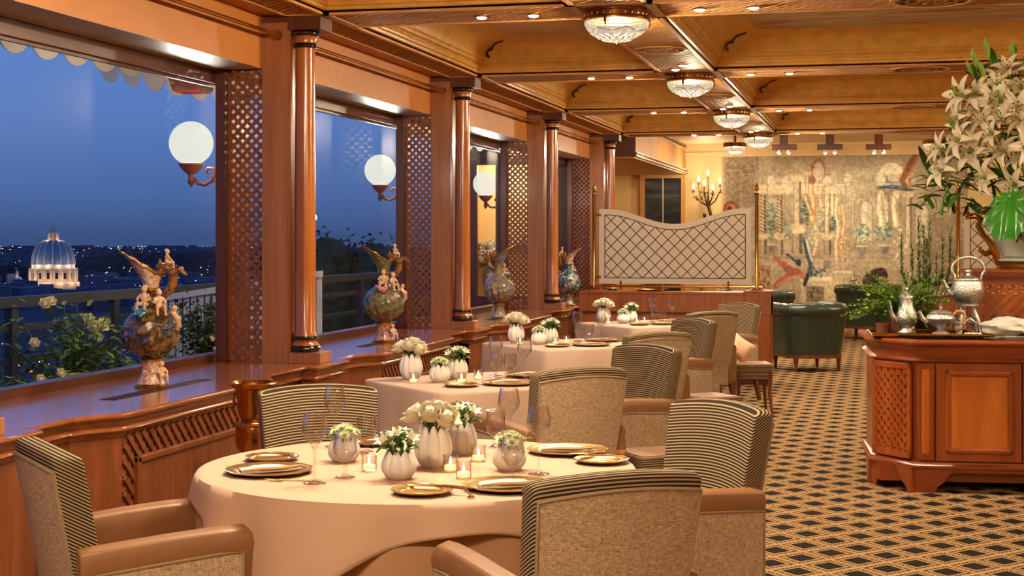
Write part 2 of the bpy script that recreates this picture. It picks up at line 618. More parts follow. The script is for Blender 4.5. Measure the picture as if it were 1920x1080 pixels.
# columns on plinths
COLN = ['', 'nearest the viewer', 'between the dome window and the tree window', 'between the tree window and the third window', 'just before the brass and glass screen', 'last in the row, behind the screen']
col0 = None
for k, y in enumerate(YC):
    if k < 1:
        continue
    if col0 is None:
        t = thing('wooden_column', '', 'column', (-3.572, y + 0.09, ZSILL), group='columns along the windows')
        bevel(MB().box(-0.108, 0.108, -0.1, 0.1, 0.0, 0.072).build('plinth', 'wood_pilaster', t, smooth=0), 0.003)
        def torus(r, rr, z, n=8):
            return [(r + rr * math.cos(-PI / 2 + PI * i / n), z + rr * math.sin(-PI / 2 + PI * i / n)) for i in range(n + 1)]
        CO = (-0.020, -0.034, 0)
        MB().lathe([(0.05, 0.072)] + torus(0.078, 0.022, 0.094) + [(0.05, 0.116)], 32, CO).build('base_ring', 'black_lacquer', t)
        MB().lathe([(0.05, 0.112), (0.090, 0.114), (0.086, 0.125), (0.074, 0.138), (0.080, 0.150), (0.05, 0.152)], 32, CO).build('base_moulding', 'wood_column', t)
        MB().lathe([(0.05, 0.148)] + torus(0.074, 0.012, 0.162) + [(0.05, 0.176)], 32, CO).build('base_ring', 'black_lacquer', t)
        MB().lathe([(0.078, 0.174), (0.074, 0.19), (0.070, 0.2), (0.0685, 0.6), (0.066, 1.3), (0.0625, 2.03)], 32, CO).build('shaft', 'wood_column', t)
        z = 2.02
        MB().lathe([(0.04, z)] + torus(0.064, 0.014, z + 0.014) + [(0.04, z + 0.03)], 32, CO).build('capital_ring', 'black_lacquer', t)
        MB().lathe([(0.04, z + 0.028), (0.072, z + 0.03), (0.07, z + 0.05), (0.08, z + 0.075), (0.04, z + 0.078)], 32, CO).build('capital_moulding', 'wood_column', t)
        MB().lathe([(0.04, z + 0.074)] + torus(0.078, 0.018, z + 0.094) + [(0.04, z + 0.114)], 32, CO).build('capital_ring', 'black_lacquer', t)
        bevel(MB().box(-0.112, 0.112, -0.105, 0.105, z + 0.112, 2.225).build('abacus', 'wood_post', t, smooth=0), 0.003)
        col0 = t
    else:
        t = copy_tree(col0, (-3.572, y + 0.09, ZSILL))
    t['label'] = 'round amber wood column with black rings, ' + COLN[k]

# ------------------------------------------------------------------ sill shelf and cabinets
def bay_line(yc, d=0.0):
    """front edge of the sill from pier yc to the next pier (x, y)"""
    pts = [(-3.42, yc - 0.18), (-3.42, yc + 0.37), (-3.505, yc + 0.372), (-3.505, yc + 0.79)]
    for i in range(9):
        t = i / 8.0
        pts.append((-3.49 + 0.12 * (0.5 - 0.5 * math.cos(PI * t)), yc + 0.80 + 0.27 * t))
    for i in range(9):
        t = i / 8.0
        pts.append((-3.37 - 0.12 * (0.5 - 0.5 * math.cos(PI * t)), yc + 2.72 + 0.27 * t))
    pts += [(-3.505, yc + 3.0), (-3.505, yc + BAY - 0.182)]
    return pts
LINE = []
for k in range(0, 5):
    LINE += bay_line(YC[k])
LINE += [(-3.42, YC[5] - 0.18), (-3.42, YC[5] + 0.25)]
def offset_line(line, d):
    out = []
    n = len(line)
    for i, p in enumerate(line):
        a, b = line[max(i - 1, 0)], line[min(i + 1, n - 1)]
        def nr(q, r):
            dx, dy = r[0] - q[0], r[1] - q[1]
            L = math.hypot(dx, dy) or 1
            return dy / L, -dx / L
        n1 = nr(a, p) if i > 0 else nr(p, b)
        n2 = nr(p, b) if i < n - 1 else n1
        mx_, my_ = n1[0] + n2[0], n1[1] + n2[1]
        L2 = (mx_ * mx_ + my_ * my_) or 1
        s = 2 * d / L2
        s = max(-abs(d) * 1.5 / math.sqrt(L2), min(abs(d) * 1.5 / math.sqrt(L2), s))
        out.append((p[0] + mx_ * s, p[1] + my_ * s))
    return out
sill = thing('window_shelf', 'long polished red wood window shelf running under all the windows', 'shelf', (0, 0, 0))
prof = [(0.0, 0.75), (0.010, 0.747), (0.015, 0.738), (0.012, 0.727), (0.002, 0.721), (-0.008, 0.719), (-0.010, 0.708), (-0.022, 0.695),
        (-0.026, 0.684), (-0.016, 0.678), (-0.013, 0.667), (-0.020, 0.658), (-0.040, 0.650), (-0.044, 0.636)]
rings = []
for d, z in prof:
    rings.append([(x, y, z) for x, y in offset_line(LINE, d)])
MB().loft(rings, False, False, False).build('moulded_edge', 'wood_sill', sill, smooth=50)
# top board: strip of quads from the glass to the edge
mb = MB()
n = len(LINE)
mb.add([(-4.2, y, ZSILL) for x, y in LINE] + [(x, y, ZSILL) for x, y in LINE], [(i, i + 1, n + i + 1, n + i) for i in range(n - 1)])
mb.build('top_board', 'wood_sill', sill, smooth=0)
for k in range(0, 5):
    y0 = YC[k] + 1.50
    mb = MB().box(-3.76, -3.67, y0, y0 + 1.15, 0.749, 0.752)
    mb.build('air_vent', 'dark_vent', sill, smooth=0)
    mb = MB()
    for i in range(23):
        mb.box(-3.755, -3.675, y0 + 0.02 + i * 0.049, y0 + 0.028 + i * 0.049, 0.752, 0.755)
    tag(mb.build('vent_bars', 'wood_dark', sill, smooth=0), kind='stuff')

CABN = ['nearest the viewer', 'beside the round table', 'behind the second table', 'behind the third table', 'farthest, by the screen']
for k in range(0, 5):
    yc = YC[k]
    t = thing('radiator_cabinet', 'reddish wood lattice cabinet under the window shelf, ' + CABN[k], 'cabinet', (0, 0, 0), group='cabinets under the window shelf')
    ln = offset_line([p for p in LINE if yc - 0.181 <= p[1] <= yc + BAY - 0.1815], -0.05)
    fr = [(x - (0.02 if yc + 1.12 < y < yc + 2.68 else 0), y) for x, y in ln]
    mb = MB()
    m_ = len(fr)
    mb.add([(x, y, 0.0) for x, y in fr] + [(x, y, 0.64) for x, y in fr], [(i, i + 1, m_ + i + 1, m_ + i) for i in range(m_ - 1)])
    mb.build('carcass', 'wood_cab', t, smooth=45)
    mb = MB()
    b2 = offset_line(ln, 0.012)
    mb.add([(x, y, 0.0) for x, y in b2] + [(x, y, 0.10) for x, y in b2], [(i, i + 1, m_ + i + 1, m_ + i) for i in range(m_ - 1)])
    mb.build('plinth_board', 'wood_cab', t, smooth=45)
    ya, yb_ = yc + 1.10, yc + 2.69
    X = -3.42
    # lattice band round a raised board panel
    MB().box(X - 0.012, X - 0.006, ya, yb_, 0.1, 0.635).build('grille_back', 'black', t, smooth=0)
    A, B = lattice(yb_ - ya, 0.535, 0.075)
    for seg_, dx in ((A, 0.0), (B, 0.010)):
        for a, b in seg_:
            if max(a[1], b[1]) < 0.385 and min(a[0], b[0]) > 0.13 and max(a[0], b[0]) < yb_ - ya - 0.13:
                continue
            MB().strip((X + dx, ya + a[0], 0.1 + a[1]), (X + dx, ya + b[0], 0.1 + b[1]), 0.026, 0.010, (1, 0, 0)).build('lattice_strip', 'wood_cab', t, smooth=0)
    pa, pb = ya + 0.12, yb_ - 0.12
    nb = 7
    for i in range(nb):
        w_ = (pb - pa) / nb
        MB().box(X - 0.004, X + 0.020, pa + i * w_ + 0.0015, pa + (i + 1) * w_ - 0.0015, 0.10, 0.495).build('board', 'wood_cab', t, smooth=0)
    for z0, z1, y0, y1 in ((0.49, 0.525, pa - 0.03, pb + 0.03), (0.10, 0.525, pa - 0.03, pa + 0.005), (0.10, 0.525, pb - 0.005, pb + 0.03)):
        bevel(MB().box(X + 0.0, X + 0.034, y0, y1, z0, z1).build('panel_frame', 'wood_cab', t, smooth=0), 0.008)
# brass socket plate low on the cabinet by the near chair
t = thing('socket_plate', 'small brass socket plate low on the cabinet', 'socket', (-3.545, 5.05, 0.30))
MB().box(0, 0.012, -0.04, 0.04, -0.06, 0.06).build('plate', 'brass', t, smooth=0)
MB().box(0.010, 0.016, -0.022, 0.022, -0.03, 0.03).build('insert', 'black', t, smooth=0)

# ------------------------------------------------------------------ ceiling
ce = thing('ceiling', 'coffered gilded wood ceiling with lattice soffits', None, kind='structure')
XCOF = [(-3.42, -1.84), (-1.36, 3.30), (3.78, 5.75)]
MB().box(-5.4, 6.15, -3.35, 27.2, 3.40, 3.5).build('slab', 'tan_wall', ce, smooth=0)
def coffer(x0, x1, y0, y1, first):
    rings = []
    steps = [(0.0, ZS), (0.0, ZS + 0.012), (0.018, ZS + 0.016), (0.022, ZS + 0.034), (0.036, ZS + 0.040), (0.040, ZS + 0.058), (0.034, ZS + 0.070),
             (0.034, ZS + 0.086), (0.054, ZS + 0.094), (0.060, ZS + 0.112)]
    for i in range(9):
        a = PI / 2 * i / 8
        steps.append((0.075 + 0.30 * (1 - math.cos(a)), ZS + 0.125 + 0.15 * math.sin(a)))
    for d, z in steps:
        rings.append([(x0 + d, y0 + d, z), (x1 - d, y0 + d, z), (x1 - d, y1 - d, z), (x0 + d, y1 - d, z)])
    mb = MB()
    mb.loft(rings, True, False, False)
    c = mb.build('coffer', 'coffer_gold', ce, smooth=30)
    d = 0.375
    MB().box(x0 + d, x1 - d, y0 + d, y1 - d, ZS + 0.272, ZS + 0.29).build('coffer_panel', 'coffer_fresco' if first else 'coffer_panel', c, smooth=0)
    # painted scroll in each corner of the cove
    for cx, cy, sx, sy in ((x0, y1, 1, -1), (x1, y1, -1, -1)):
        pts = []
        for i in range(26):
            t_ = i / 25.0
            r_ = 0.02 + 0.10 * t_
            a = 3.6 * PI * (1 - t_)
            pts.append((cx + sx * (0.12 + 0.17 * t_ * t_ + 0.5 * r_ * math.cos(a) * (1 - t_)), cy + sy * (0.10 + 0.17 * t_), ZS + 0.15 + 0.11 * t_ + 0.35 * r_ * math.sin(a) * (1 - t_)))
        MB().tube(pts, [0.007 + 0.006 * (1 - i / 25) for i in range(26)], 5).build('corner_scroll', 'bronze', c)
def fresco():
    m, n, l, b, o = _new('coffer_fresco')
    v = _coords(n, l, (0.55, 2.6, 1))
    t = n.new('ShaderNodeTexNoise')
    t.inputs['Scale'].default_value = 1.6
    t.inputs['Detail'].default_value = 5
    t.inputs['Distortion'].default_value = 1.2
    l.new(v, t.inputs['Vector'])
    l.new(_ramp(n, l, t.outputs[0], [(0.36, lin(150, 100, 58)), (0.46, lin(196, 148, 96)), (0.5, lin(206, 184, 140)), (0.55, lin(168, 176, 160)), (0.62, lin(186, 138, 88))]), b.inputs['Base Color'])
    b.inputs['Roughness'].default_value = 0.5
fresco()
for j in range(len(YB) - 1):
    for i, (x0, x1) in enumerate(XCOF):
        coffer(x0, x1, YB[j] + 0.30, YB[j + 1] - 0.30, i == 1 and j == 3)
# flat soffit boards + lattice, one piece per beam stretch
def soffit(x0, x1, y0, y1, per=0.066):
    MB().box(x0, x1, y0, y1, ZS + 0.006, ZS + 0.02).build('soffit_board', 'wood_cab', ce, smooth=0)
    for a in ((x0, x0 + 0.03, y0, y1), (x1 - 0.03, x1, y0, y1), (x0, x1, y0, y0 + 0.03), (x0, x1, y1 - 0.03, y1)):
        MB().box(*a, ZS - 0.016, ZS + 0.008).build('soffit_rail', 'wood_beam', ce, smooth=0)
    A, B = lattice(x1 - x0 - 0.07, y1 - y0 - 0.07, per)
    mb = MB()
    for seg_, dz in ((A, 0.0), (B, -0.006)):
        for a, b in seg_:
            mb.strip((x0 + 0.035 + a[0], y0 + 0.035 + a[1], ZS + dz), (x0 + 0.035 + b[0], y0 + 0.035 + b[1], ZS + dz), 0.020, 0.007, (0, 0, 1))
    tag(mb.build('soffit_lattice', 'wood_beam', ce, smooth=0), kind='stuff')
for j, y in enumerate(YB):
    for x0, x1 in ((-3.42, -1.84), (-1.36, 3.30), (3.78, 5.75)):
        if y > 0:
            soffit(x0, x1, y - 0.30, y + 0.30)
        else:
            MB().box(x0, x1, y - 0.30, y + 0.30, ZS, ZS + 0.02).build('soffit_board', 'wood_beam', ce, smooth=0)
for x0, x1 in ((-1.84, -1.36), (3.30, 3.78)):
    for j in range(len(YB) - 1):
        if YB[j] > 1 and x0 < 0:
            soffit(x0, x1, YB[j] - 0.3, YB[j] + 0.3)
            soffit(x0, x1, YB[j] + 0.3, YB[j + 1] - 0.3)
        else:
            MB().box(x0, x1, YB[j] - 0.3, YB[j + 1] - 0.3, ZS, ZS + 0.02).build('soffit_board', 'wood_beam', ce, smooth=0)
soffit(-1.84, -1.36, YB[-1] - 0.3, YB[-1] + 0.3)
for j in range(len(YB) - 1):
    if YB[j] > 1:
        soffit(-3.70, -3.42, YB[j] - 0.3, YB[j + 1] - 0.3)
MB().box(-4.24, -3.69, -3.2, 21.1, ZS + 0.004, ZS + 0.03).build('perimeter_board', 'wood_fascia', ce, smooth=0)
MB().box(-3.70, -3.42, -3.2, YB[3] - 0.3, ZS, ZS + 0.03).build('perimeter_board', 'wood_beam', ce, smooth=0)
MB().box(5.75, 6.0, -3.2, 21.1, ZS, ZS + 0.03).build('perimeter_board', 'wood_beam', ce, smooth=0)
MB().box(-3.7, 6.0, -3.2, YB[0] - 0.3, ZS, ZS + 0.03).build('perimeter_board', 'wood_beam', ce, smooth=0)
MB().box(-3.7, 6.0, 21.05, 21.10, ZS, 3.40).build('beam_face', 'wood_beam', ce, smooth=0)
MB().box(-3.36, 6.0, 21.10, 27.0, 3.21, 3.24).build('end_ceiling', 'back_ceiling', ce, smooth=0)
# round air diffusers let into the soffits
def diffuser(label, x, y, r=0.2):
    t = thing('air_diffuser', label, 'air vent', (x, y, ZS - 0.012), group='round ceiling air diffusers')
    MB().lathe([(r, 0.0), (r, -0.008), (r - 0.03, -0.012), (r - 0.035, 0.0)], 32).build('rim', 'wood_beam', t)
    MB().lathe([(r - 0.035, 0.002), (0.01, 0.002)], 32, cap1=True).build('dark_back', 'dark_vent', t)
    for i in range(10):
        a = 2 * PI * i / 10
        MB().strip((0.02 * math.cos(a), 0.02 * math.sin(a), -0.004), ((r - 0.03) * math.cos(a), (r - 0.03) * math.sin(a), -0.004), 0.012, 0.006, (0, 0, 1)).build('spoke', 'wood_beam', t, smooth=0)
    for rr in (r * 0.35, r * 0.62):
        MB().lathe([(rr, -0.002), (rr, -0.008), (rr - 0.012, -0.008), (rr - 0.012, -0.002)], 28).build('ring', 'wood_beam', t)
for i, y in enumerate((11.35, 15.2, 18.95)):
    diffuser('round spoked air diffuser in the centre beam, ' + ('beside the largest ceiling lamp', 'after the second ceiling lamp', 'after the third ceiling lamp')[i], -1.6, y, 0.21)
for i, y in enumerate((YB[3], YB[4], YB[5], YB[6])):
    diffuser('ringed round air diffuser over the buffet side, ' + ('on the nearest cross beam', 'on the second cross beam', 'on the third cross beam', 'on the last cross beam')[i], 0.30 + 0.02 * i, y, 0.25)

# ------------------------------------------------------------------ lamps of the room
def light(name, typ, loc, energy, color, parent=None, **kw):
    d = bpy.data.lights.new(name, typ)
    d.energy = energy
    d.color = color
    for k, v in kw.items():
        setattr(d, k, v)
    o = bpy.data.objects.new(name, d)
    C.objects.link(o)
    o.location = loc
    if parent:
        o.parent = parent
    return o

emit('downlight_lens', (255, 236, 205), 9.0)
def bowl_glass():
    m, n, l, b, o = _new('bowl_glass')
    n.remove(b)
    tr = n.new('ShaderNodeBsdfTransparent')
    tr.inputs[0].default_value = (1, 0.93, 0.80, 1)
    em = n.new('ShaderNodeEmission')
    em.inputs[0].default_value = (1.0, 0.86, 0.66, 1)
    tc = n.new('ShaderNodeTexCoord')
    sp = n.new('ShaderNodeSeparateXYZ')
    l.new(tc.outputs['Object'], sp.inputs[0])
    wv = n.new('ShaderNodeTexVoronoi')
    wv.inputs['Scale'].default_value = 26
    l.new(tc.outputs['Object'], wv.inputs['Vector'])
    st = n.new('ShaderNodeMapRange')
    st.inputs[1].default_value = 0.1
    st.inputs[2].default_value = 0.7
    st.inputs[3].default_value = 1.0
    st.inputs[4].default_value = 0.62
    l.new(wv.outputs['Distance'], st.inputs[0])
    l.new(st.outputs[0], em.inputs[1])
    m2 = n.new('ShaderNodeMixShader')
    m2.inputs[0].default_value = 0.6
    l.new(tr.outputs[0], m2.inputs[1])
    l.new(em.outputs[0], m2.inputs[2])
    l.new(m2.outputs[0], o.inputs[0])
bowl_glass()
def ceiling_lamp(label, x, y, z, r=0.2, drop=0.0, watt=BULB_W):
    t = thing('ceiling_lamp', label, 'ceiling lamp', (x, y, z), group='cut glass ceiling lamps')
    s = r / 0.2
    MB().lathe([(0.19 * s, 0.0), (0.205 * s, -0.004), (0.205 * s, -0.012), (0.198 * s, -0.018), (0.200 * s, -0.05), (0.207 * s, -0.058), (0.207 * s, -0.068), (0.19 * s, -0.072)], 36, cap0=True).build('bronze_band', 'brass_dark', t)
    for i in range(28):
        a = 2 * PI * i / 28
        MB().ball((0.201 * s * math.cos(a), 0.201 * s * math.sin(a), -0.034), (0.008, 0.008, 0.013), 6, 4).build('band_bead', 'copper', t)
    pr = [(0.198 * s, -0.066)]
    for i in range(1, 11):
        a = PI / 2 * i / 10
        pr.append((0.198 * s * math.cos(a) + 0.004, -0.066 - 0.135 * s * math.sin(a)))
    MB().lathe(pr, 36).build('glass_bowl', 'bowl_glass', t)
    # engraved arches and dots on the bowl
    def on(a, e_):
        return (0.200 * s * math.cos(e_) * math.cos(a), 0.200 * s * math.cos(e_) * math.sin(a), -0.066 - 0.137 * s * math.sin(e_))
    mb = MB()
    for i in range(18):
        a = 2 * PI * i / 18
        mb.ball(on(a, 0.95), 0.006 * s, 6, 4)
        mb.tube([on(a - 0.14, 0.75), on(a + 0.14, 1.1)], 0.0022, 4)
        mb.tube([on(a + 0.14, 0.75), on(a - 0.14, 1.1)], 0.0022, 4)
    for i in range(6):
        a0 = 2 * PI * i / 6
        mb.tube([on(a0 + (j / 8 - 0.5) * 1.0, 0.42 + 0.2 * abs(j / 8 - 0.5) * 2) for j in range(9)], 0.0025, 4)
    tag(mb.build('cut_pattern', 'bronze', t), kind='stuff')
    MB().ball((0, 0, -0.066 - 0.147 * s), (0.008, 0.008, 0.014), 8, 6).build('finial', 'bronze', t)
    for i in range(3):
        a = 2 * PI * i / 3 + 0.35
        MB().tube([(0.207 * s * math.cos(a), 0.207 * s * math.sin(a), -0.05), (0.208 * s * math.cos(a), 0.208 * s * math.sin(a), -0.085), (0.197 * s * math.cos(a), 0.197 * s * math.sin(a), -0.115)], [0.007, 0.011, 0.003], 6).build('leaf_clip', 'bronze', t)
    if drop:
        MB().tube([(0, 0, 0), (0, 0, drop)], 0.02, 8).build('stem', 'brass_dark', t)
    light('bulb', 'POINT', (0, 0, -0.10), watt, WARM2, t, shadow_soft_size=0.05)
    return t
LN = {0: 'largest in view, over the round table aisle', 1: 'second from the viewer along the centre beam', 2: 'third from the viewer along the centre beam', 3: 'last along the centre beam'}
for k in range(-2, 4):
    ceiling_lamp('bronze banded cut glass ceiling lamp, ' + LN.get(k, ('above and behind the viewer' if k == -2 else 'just above the viewer')), -1.6, 9.38 + BAY * k, ZS - 0.006, watt=BULB_W * (2.2 if k < 0 else 1.0))
for k in (-2, 0, 2):
    ceiling_lamp('bronze banded cut glass ceiling lamp over the far aisle, %s' % {-2: 'behind', 0: 'midway', 2: 'farther'}[k], 3.54, 9.38 + BAY * k, ZS - 0.006, watt=BULB_W * 2)
ceiling_lamp('smaller cut glass lamp hanging before the end wall by the bulkhead', -2.24, 24.3, 3.07, 0.18, 0.14, BULB_W * 0.8)
ceiling_lamp('smaller cut glass lamp at the end wall half hidden by lilies', 0.83, 24.6, 3.09, 0.18, 0.12, BULB_W * 0.8)

def downlight(label, x, y, watt=SPOT_W, z=ZS - 0.016):
    t = thing('downlight', label, 'spotlight', (x, y, z), group='recessed ceiling downlights')
    MB().lathe([(0.030, 0.006), (0.046, 0.004), (0.048, -0.004), (0.036, -0.006), (0.032, 0.004)], 20).build('trim_ring', 'brass', t)
    MB().lathe([(0.034, -0.004), (0.028, -0.012), (0.014, -0.017), (0.001, -0.018)], 20).build('lens', 'downlight_lens', t)
    light('beam', 'SPOT', (0, 0, -0.03), watt, WARM, t, spot_size=R(128), spot_blend=0.7, shadow_soft_size=0.02)
BN = {-1: 'cross beam above the viewer', -2: 'cross beam behind the viewer', 0: 'nearest cross beam', 1: 'second cross beam', 2: 'third cross beam', 3: 'last cross beam'}
for k in range(-2, 4):
    y = 9.38 + BAY * k
    for x, nm in ((-2.47, 'window side, outer'), (-2.13, 'window side, inner'), (-1.08, 'aisle side, inner'), (-0.75, 'aisle side, outer')):
        downlight('glowing downlight on the %s, %s' % (BN.get(k, 'cross beam behind the viewer'), nm), x, y)
    downlight('glowing downlight on the %s, over the buffet side' % BN.get(k, 'cross beam behind the viewer'), 1.9, y, SPOT_W * 1.5)
for i, y in enumerate((12.66, 12.36, 16.62, 16.31, 20.3, 20.0)):
    downlight('glowing downlight in the centre beam %s, %s' % (('before the second lamp', 'before the third lamp', 'before the last lamp')[i // 2], 'farther' if i % 2 == 0 else 'nearer'), -1.66 + 0.1 * (i % 2), y, SPOT_W * 0.5)
# ------------------------------------------------------------------ fabrics
def stripes():
    m, n, l, b, o = _new('stripe_fabric')
    tc = n.new('ShaderNodeTexCoord')
    sp = n.new('ShaderNodeSeparateXYZ')
    l.new(tc.outputs['Object'], sp.inputs[0])
    a = n.new('ShaderNodeMath')
    a.operation = 'MULTIPLY_ADD'
    a.inputs[1].default_value = 0.55
    l.new(sp.outputs[1], a.inputs[0])
    l.new(sp.outputs[2], a.inputs[2])
    d = n.new('ShaderNodeMath')
    d.operation = 'DIVIDE'
    d.inputs[1].default_value = 0.0105
    l.new(a.outputs[0], d.inputs[0])
    f = n.new('ShaderNodeMath')
    f.operation = 'FRACT'
    l.new(d.outputs[0], f.inputs[0])
    l.new(_ramp(n, l, f.outputs[0], [(0.0, lin(44, 37, 31)), (0.46, lin(50, 42, 35)), (0.56, lin(176, 150, 112)), (0.88, lin(168, 142, 104)), (0.98, lin(44, 37, 31))]), b.inputs['Base Color'])
    b.inputs['Roughness'].default_value = 0.85
    b.inputs['Specular IOR Level'].default_value = 0.15
stripes()
def linen(name, c, scale=420.0):
    m, n, l, b, o = _new(name)
    va = _coords(n, l, (scale * 0.12, scale * 0.12, scale))
    vb = _coords(n, l, (scale, scale, scale * 0.10))
    ts = []
    for v in (va, vb):
        t = n.new('ShaderNodeTexNoise')
        t.inputs['Scale'].default_value = 1.0
        t.inputs['Detail'].default_value = 2.0
        l.new(v, t.inputs['Vector'])
        ts.append(t.outputs[0])
    ad = n.new('ShaderNodeMath')
    ad.operation = 'MULTIPLY_ADD'
    ad.inputs[1].default_value = 0.5
    l.new(ts[0], ad.inputs[0])
    hf = n.new('ShaderNodeMath')
    hf.operation = 'MULTIPLY'
    hf.inputs[1].default_value = 0.5
    l.new(ts[1], hf.inputs[0])
    l.new(hf.outputs[0], ad.inputs[2])
    lo = tuple(x * 0.72 for x in c)
    hi = tuple(min(255, x * 1.16) for x in c)
    l.new(_ramp(n, l, ad.outputs[0], [(0.36, lin(*lo)), (0.64, lin(*hi))]), b.inputs['Base Color'])
    b.inputs['Roughness'].default_value = 0.9
    b.inputs['Specular IOR Level'].default_value = 0.15
    _bump(n, l, b, ad.outputs[0], 0.25, 0.002)
linen('linen_grey', (182, 155, 124))
plain('leather_tan', (138, 94, 58), 0.45, 0, (12, 0.08), 0.03)
plain('welt', (150, 124, 94), 0.8)
plain('cloth_cream', (194, 156, 128), 0.75, 0, (5, 0.03))
plain('cloth_under', (176, 132, 94), 0.75, 0, (5, 0.04))
plain('cloth_pink', (198, 166, 144), 0.75, 0, (5, 0.03))
plain('napkin_cloth', (244, 226, 200), 0.8)
plain('napkin_peach', (226, 156, 104), 0.8)
plain('pillow_cloth', (226, 178, 140), 0.8, 0, (8, 0.06))
plain('porcelain', (248, 240, 228), 0.35, 0, None, 0, 0.1)
plain('rose_petal', (250, 240, 208), 0.6)
plain('mum_petal', (240, 240, 214), 0.6)
plain('mum_centre', (166, 186, 62), 0.6)
plain('alstro_petal', (240, 234, 206), 0.55)
plain('alstro_green', (150, 160, 60), 0.55)
plain('leaf_green', (66, 112, 34), 0.45, 0, (30, 0.25))
plain('leaf_dark', (44, 76, 30), 0.45, 0, (30, 0.3))
plain('leaf_light', (128, 160, 52), 0.5, 0, (30, 0.25))
plain('gold_plate', (246, 208, 140), 0.26, 1.0)
plain('wax', (250, 238, 214), 0.5)
emit('flame', (255, 214, 140), 14.0)
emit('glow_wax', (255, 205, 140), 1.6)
plain('green_leather', (42, 56, 45), 0.32, 0, (20, 0.15), 0.03, 0.2)

# ------------------------------------------------------------------ dining chair
def make_chair():
    t = thing('dining_chair', '', 'chair', (0, 0, 0), 0, 'upholstered dining chairs')
    def yb(z):
        s = max(0.0, (z - 0.40) / 0.53)
        return -0.235 - 0.10 * s
    def hw(z):
        return 0.222 + 0.038 * max(0.0, (z - 0.28) / 0.65)
    us = [-1, -0.94, -0.7, -0.35, 0, 0.35, 0.7, 0.94, 1]
    vs_ = [0, 0.03, 0.15, 0.3, 0.45, 0.6, 0.75, 0.88, 0.96, 1]
    front, rear = [], []
    for v in vs_:
        for side, th in ((front, 0.042), (rear, -0.042)):
            for u in us:
                top = 0.93 - 0.022 * u * u - (0.012 if abs(u) == 1 else 0)
                z = 0.29 + (top - 0.29) * v
                y = yb(z) + th + 0.038 * u * u * (1 if side is front else 0.8)
                side.append((u * hw(z), y, z))
    nu, nv = len(us), len(vs_)
    mb = MB()
    fs_ = []
    o = nu * nv
    for j in range(nv - 1):
        for i in range(nu - 1):
            a = j * nu + i
            fs_.append((a, a + 1, a + nu + 1, a + nu))
            fs_.append((o + a + nu, o + a + nu + 1, o + a + 1, o + a))
    for i in range(nu - 1):
        fs_.append((o + i, o + i + 1, i + 1, i))
        a = (nv - 1) * nu + i
        fs_.append((a, a + 1, o + a + 1, o + a))
    for j in range(nv - 1):
        a = j * nu
        fs_.append((a, a + nu, o + a + nu, o + a))
        a = j * nu + nu - 1
        fs_.append((o + a, o + a + nu, a + nu, a))
    mb.add(front + rear, fs_)
    subsurf(mb.build('backrest', 'stripe_fabric', t, smooth=60), 2)
    # linen panel on the outside of the back
    def rear_pt(u, v, off):
        top = 0.93 - 0.022 * u * u
        z = 0.285 + (top - 0.048 - 0.285) * v
        return (u * (hw(z) - 0.010), yb(z) - 0.042 + 0.030 * u * u - off, z)
    N = 8
    g0 = [[rear_pt(-1 + 2 * i / N, j / N, 0.000) for i in range(N + 1)] for j in range(N + 1)]
    g1 = [[rear_pt(-1 + 2 * i / N, j / N, 0.010) for i in range(N + 1)] for j in range(N + 1)]
    mb = MB()
    vv = [p for r_ in g0 for p in r_] + [p for r_ in g1 for p in r_]
    k = (N + 1) ** 2
    ff = []
    for j in range(N):
        for i in range(N):
            a = j * (N + 1) + i
            ff.append((k + a + 1, k + a, k + a + N + 1, k + a + N + 2))
    for i in range(N):
        ff.append((i, i + 1, k + i + 1, k + i))
        a = N * (N + 1) + i
        ff.append((a + 1, a, k + a, k + a + 1))
        a = i * (N + 1)
        ff.append((a + N + 1, a, k + a, k + a + N + 1))
        a = i * (N + 1) + N
        ff.append((a, a + N + 1, k + a + N + 1, k + a))
    mb.add(vv, ff)
    pn = mb.build('back_panel', 'linen_grey', t, smooth=40)
    edge = [rear_pt(-1, j / N, 0.008) for j in range(N + 1)] + [rear_pt(-1 + 2 * i / N, 1, 0.008) for i in range(1, N + 1)] + [rear_pt(1, 1 - j / N, 0.008) for j in range(1, N + 1)]
    MB().tube(edge, 0.0055, 6).build('piping', 'welt', pn)
    # arms
    for s in (-1, 1):
        rings = []
        for y, zt, w0, w1 in ((-0.27, 0.630, 0.205, 0.285), (-0.15, 0.640, 0.212, 0.296), (0.0, 0.652, 0.220, 0.304), (0.15, 0.660, 0.224, 0.310), (0.235, 0.660, 0.226, 0.312), (0.268, 0.645, 0.230, 0.308)):
            rings.append([(s * w0, y, 0.30), (s * w1, y, 0.30), (s * w1, y, zt - 0.075), (s * (w1 + 0.006), y, zt - 0.045), (s * (w1 - 0.006), y, zt - 0.012),
                          (s * (w0 + w1) / 2, y, zt), (s * (w0 + 0.006), y, zt - 0.012), (s * (w0 - 0.004), y, zt - 0.045), (s * w0, y, zt - 0.075)])
        bevel(MB().loft(rings).build('armrest', 'leather_tan', t, smooth=50), 0.006)
        mb = MB()
        out = []
        for y, zt, w1 in ((-0.255, 0.550, 0.288), (-0.12, 0.562, 0.299), (0.0, 0.572, 0.306), (0.15, 0.582, 0.312), (0.222, 0.582, 0.314)):
            out.append((y, zt, w1))
        rings = [[(s * (w1 - 0.01), y, 0.292), (s * (w1 + 0.004), y, 0.292), (s * (w1 + 0.004), y, zt), (s * (w1 - 0.01), y, zt)] for y, zt, w1 in out]
        sp_ = MB().loft(rings).build('side_panel', 'linen_grey', t, smooth=30)
        pts = [(s * (out[0][2] + 0.004), out[0][0], 0.30)] + [(s * (w1 + 0.004), y, zt) for y, zt, w1 in out] + [(s * (out[-1][2] + 0.004), out[-1][0], 0.30)]
        MB().tube(pts, 0.005, 6).build('piping', 'welt', sp_)
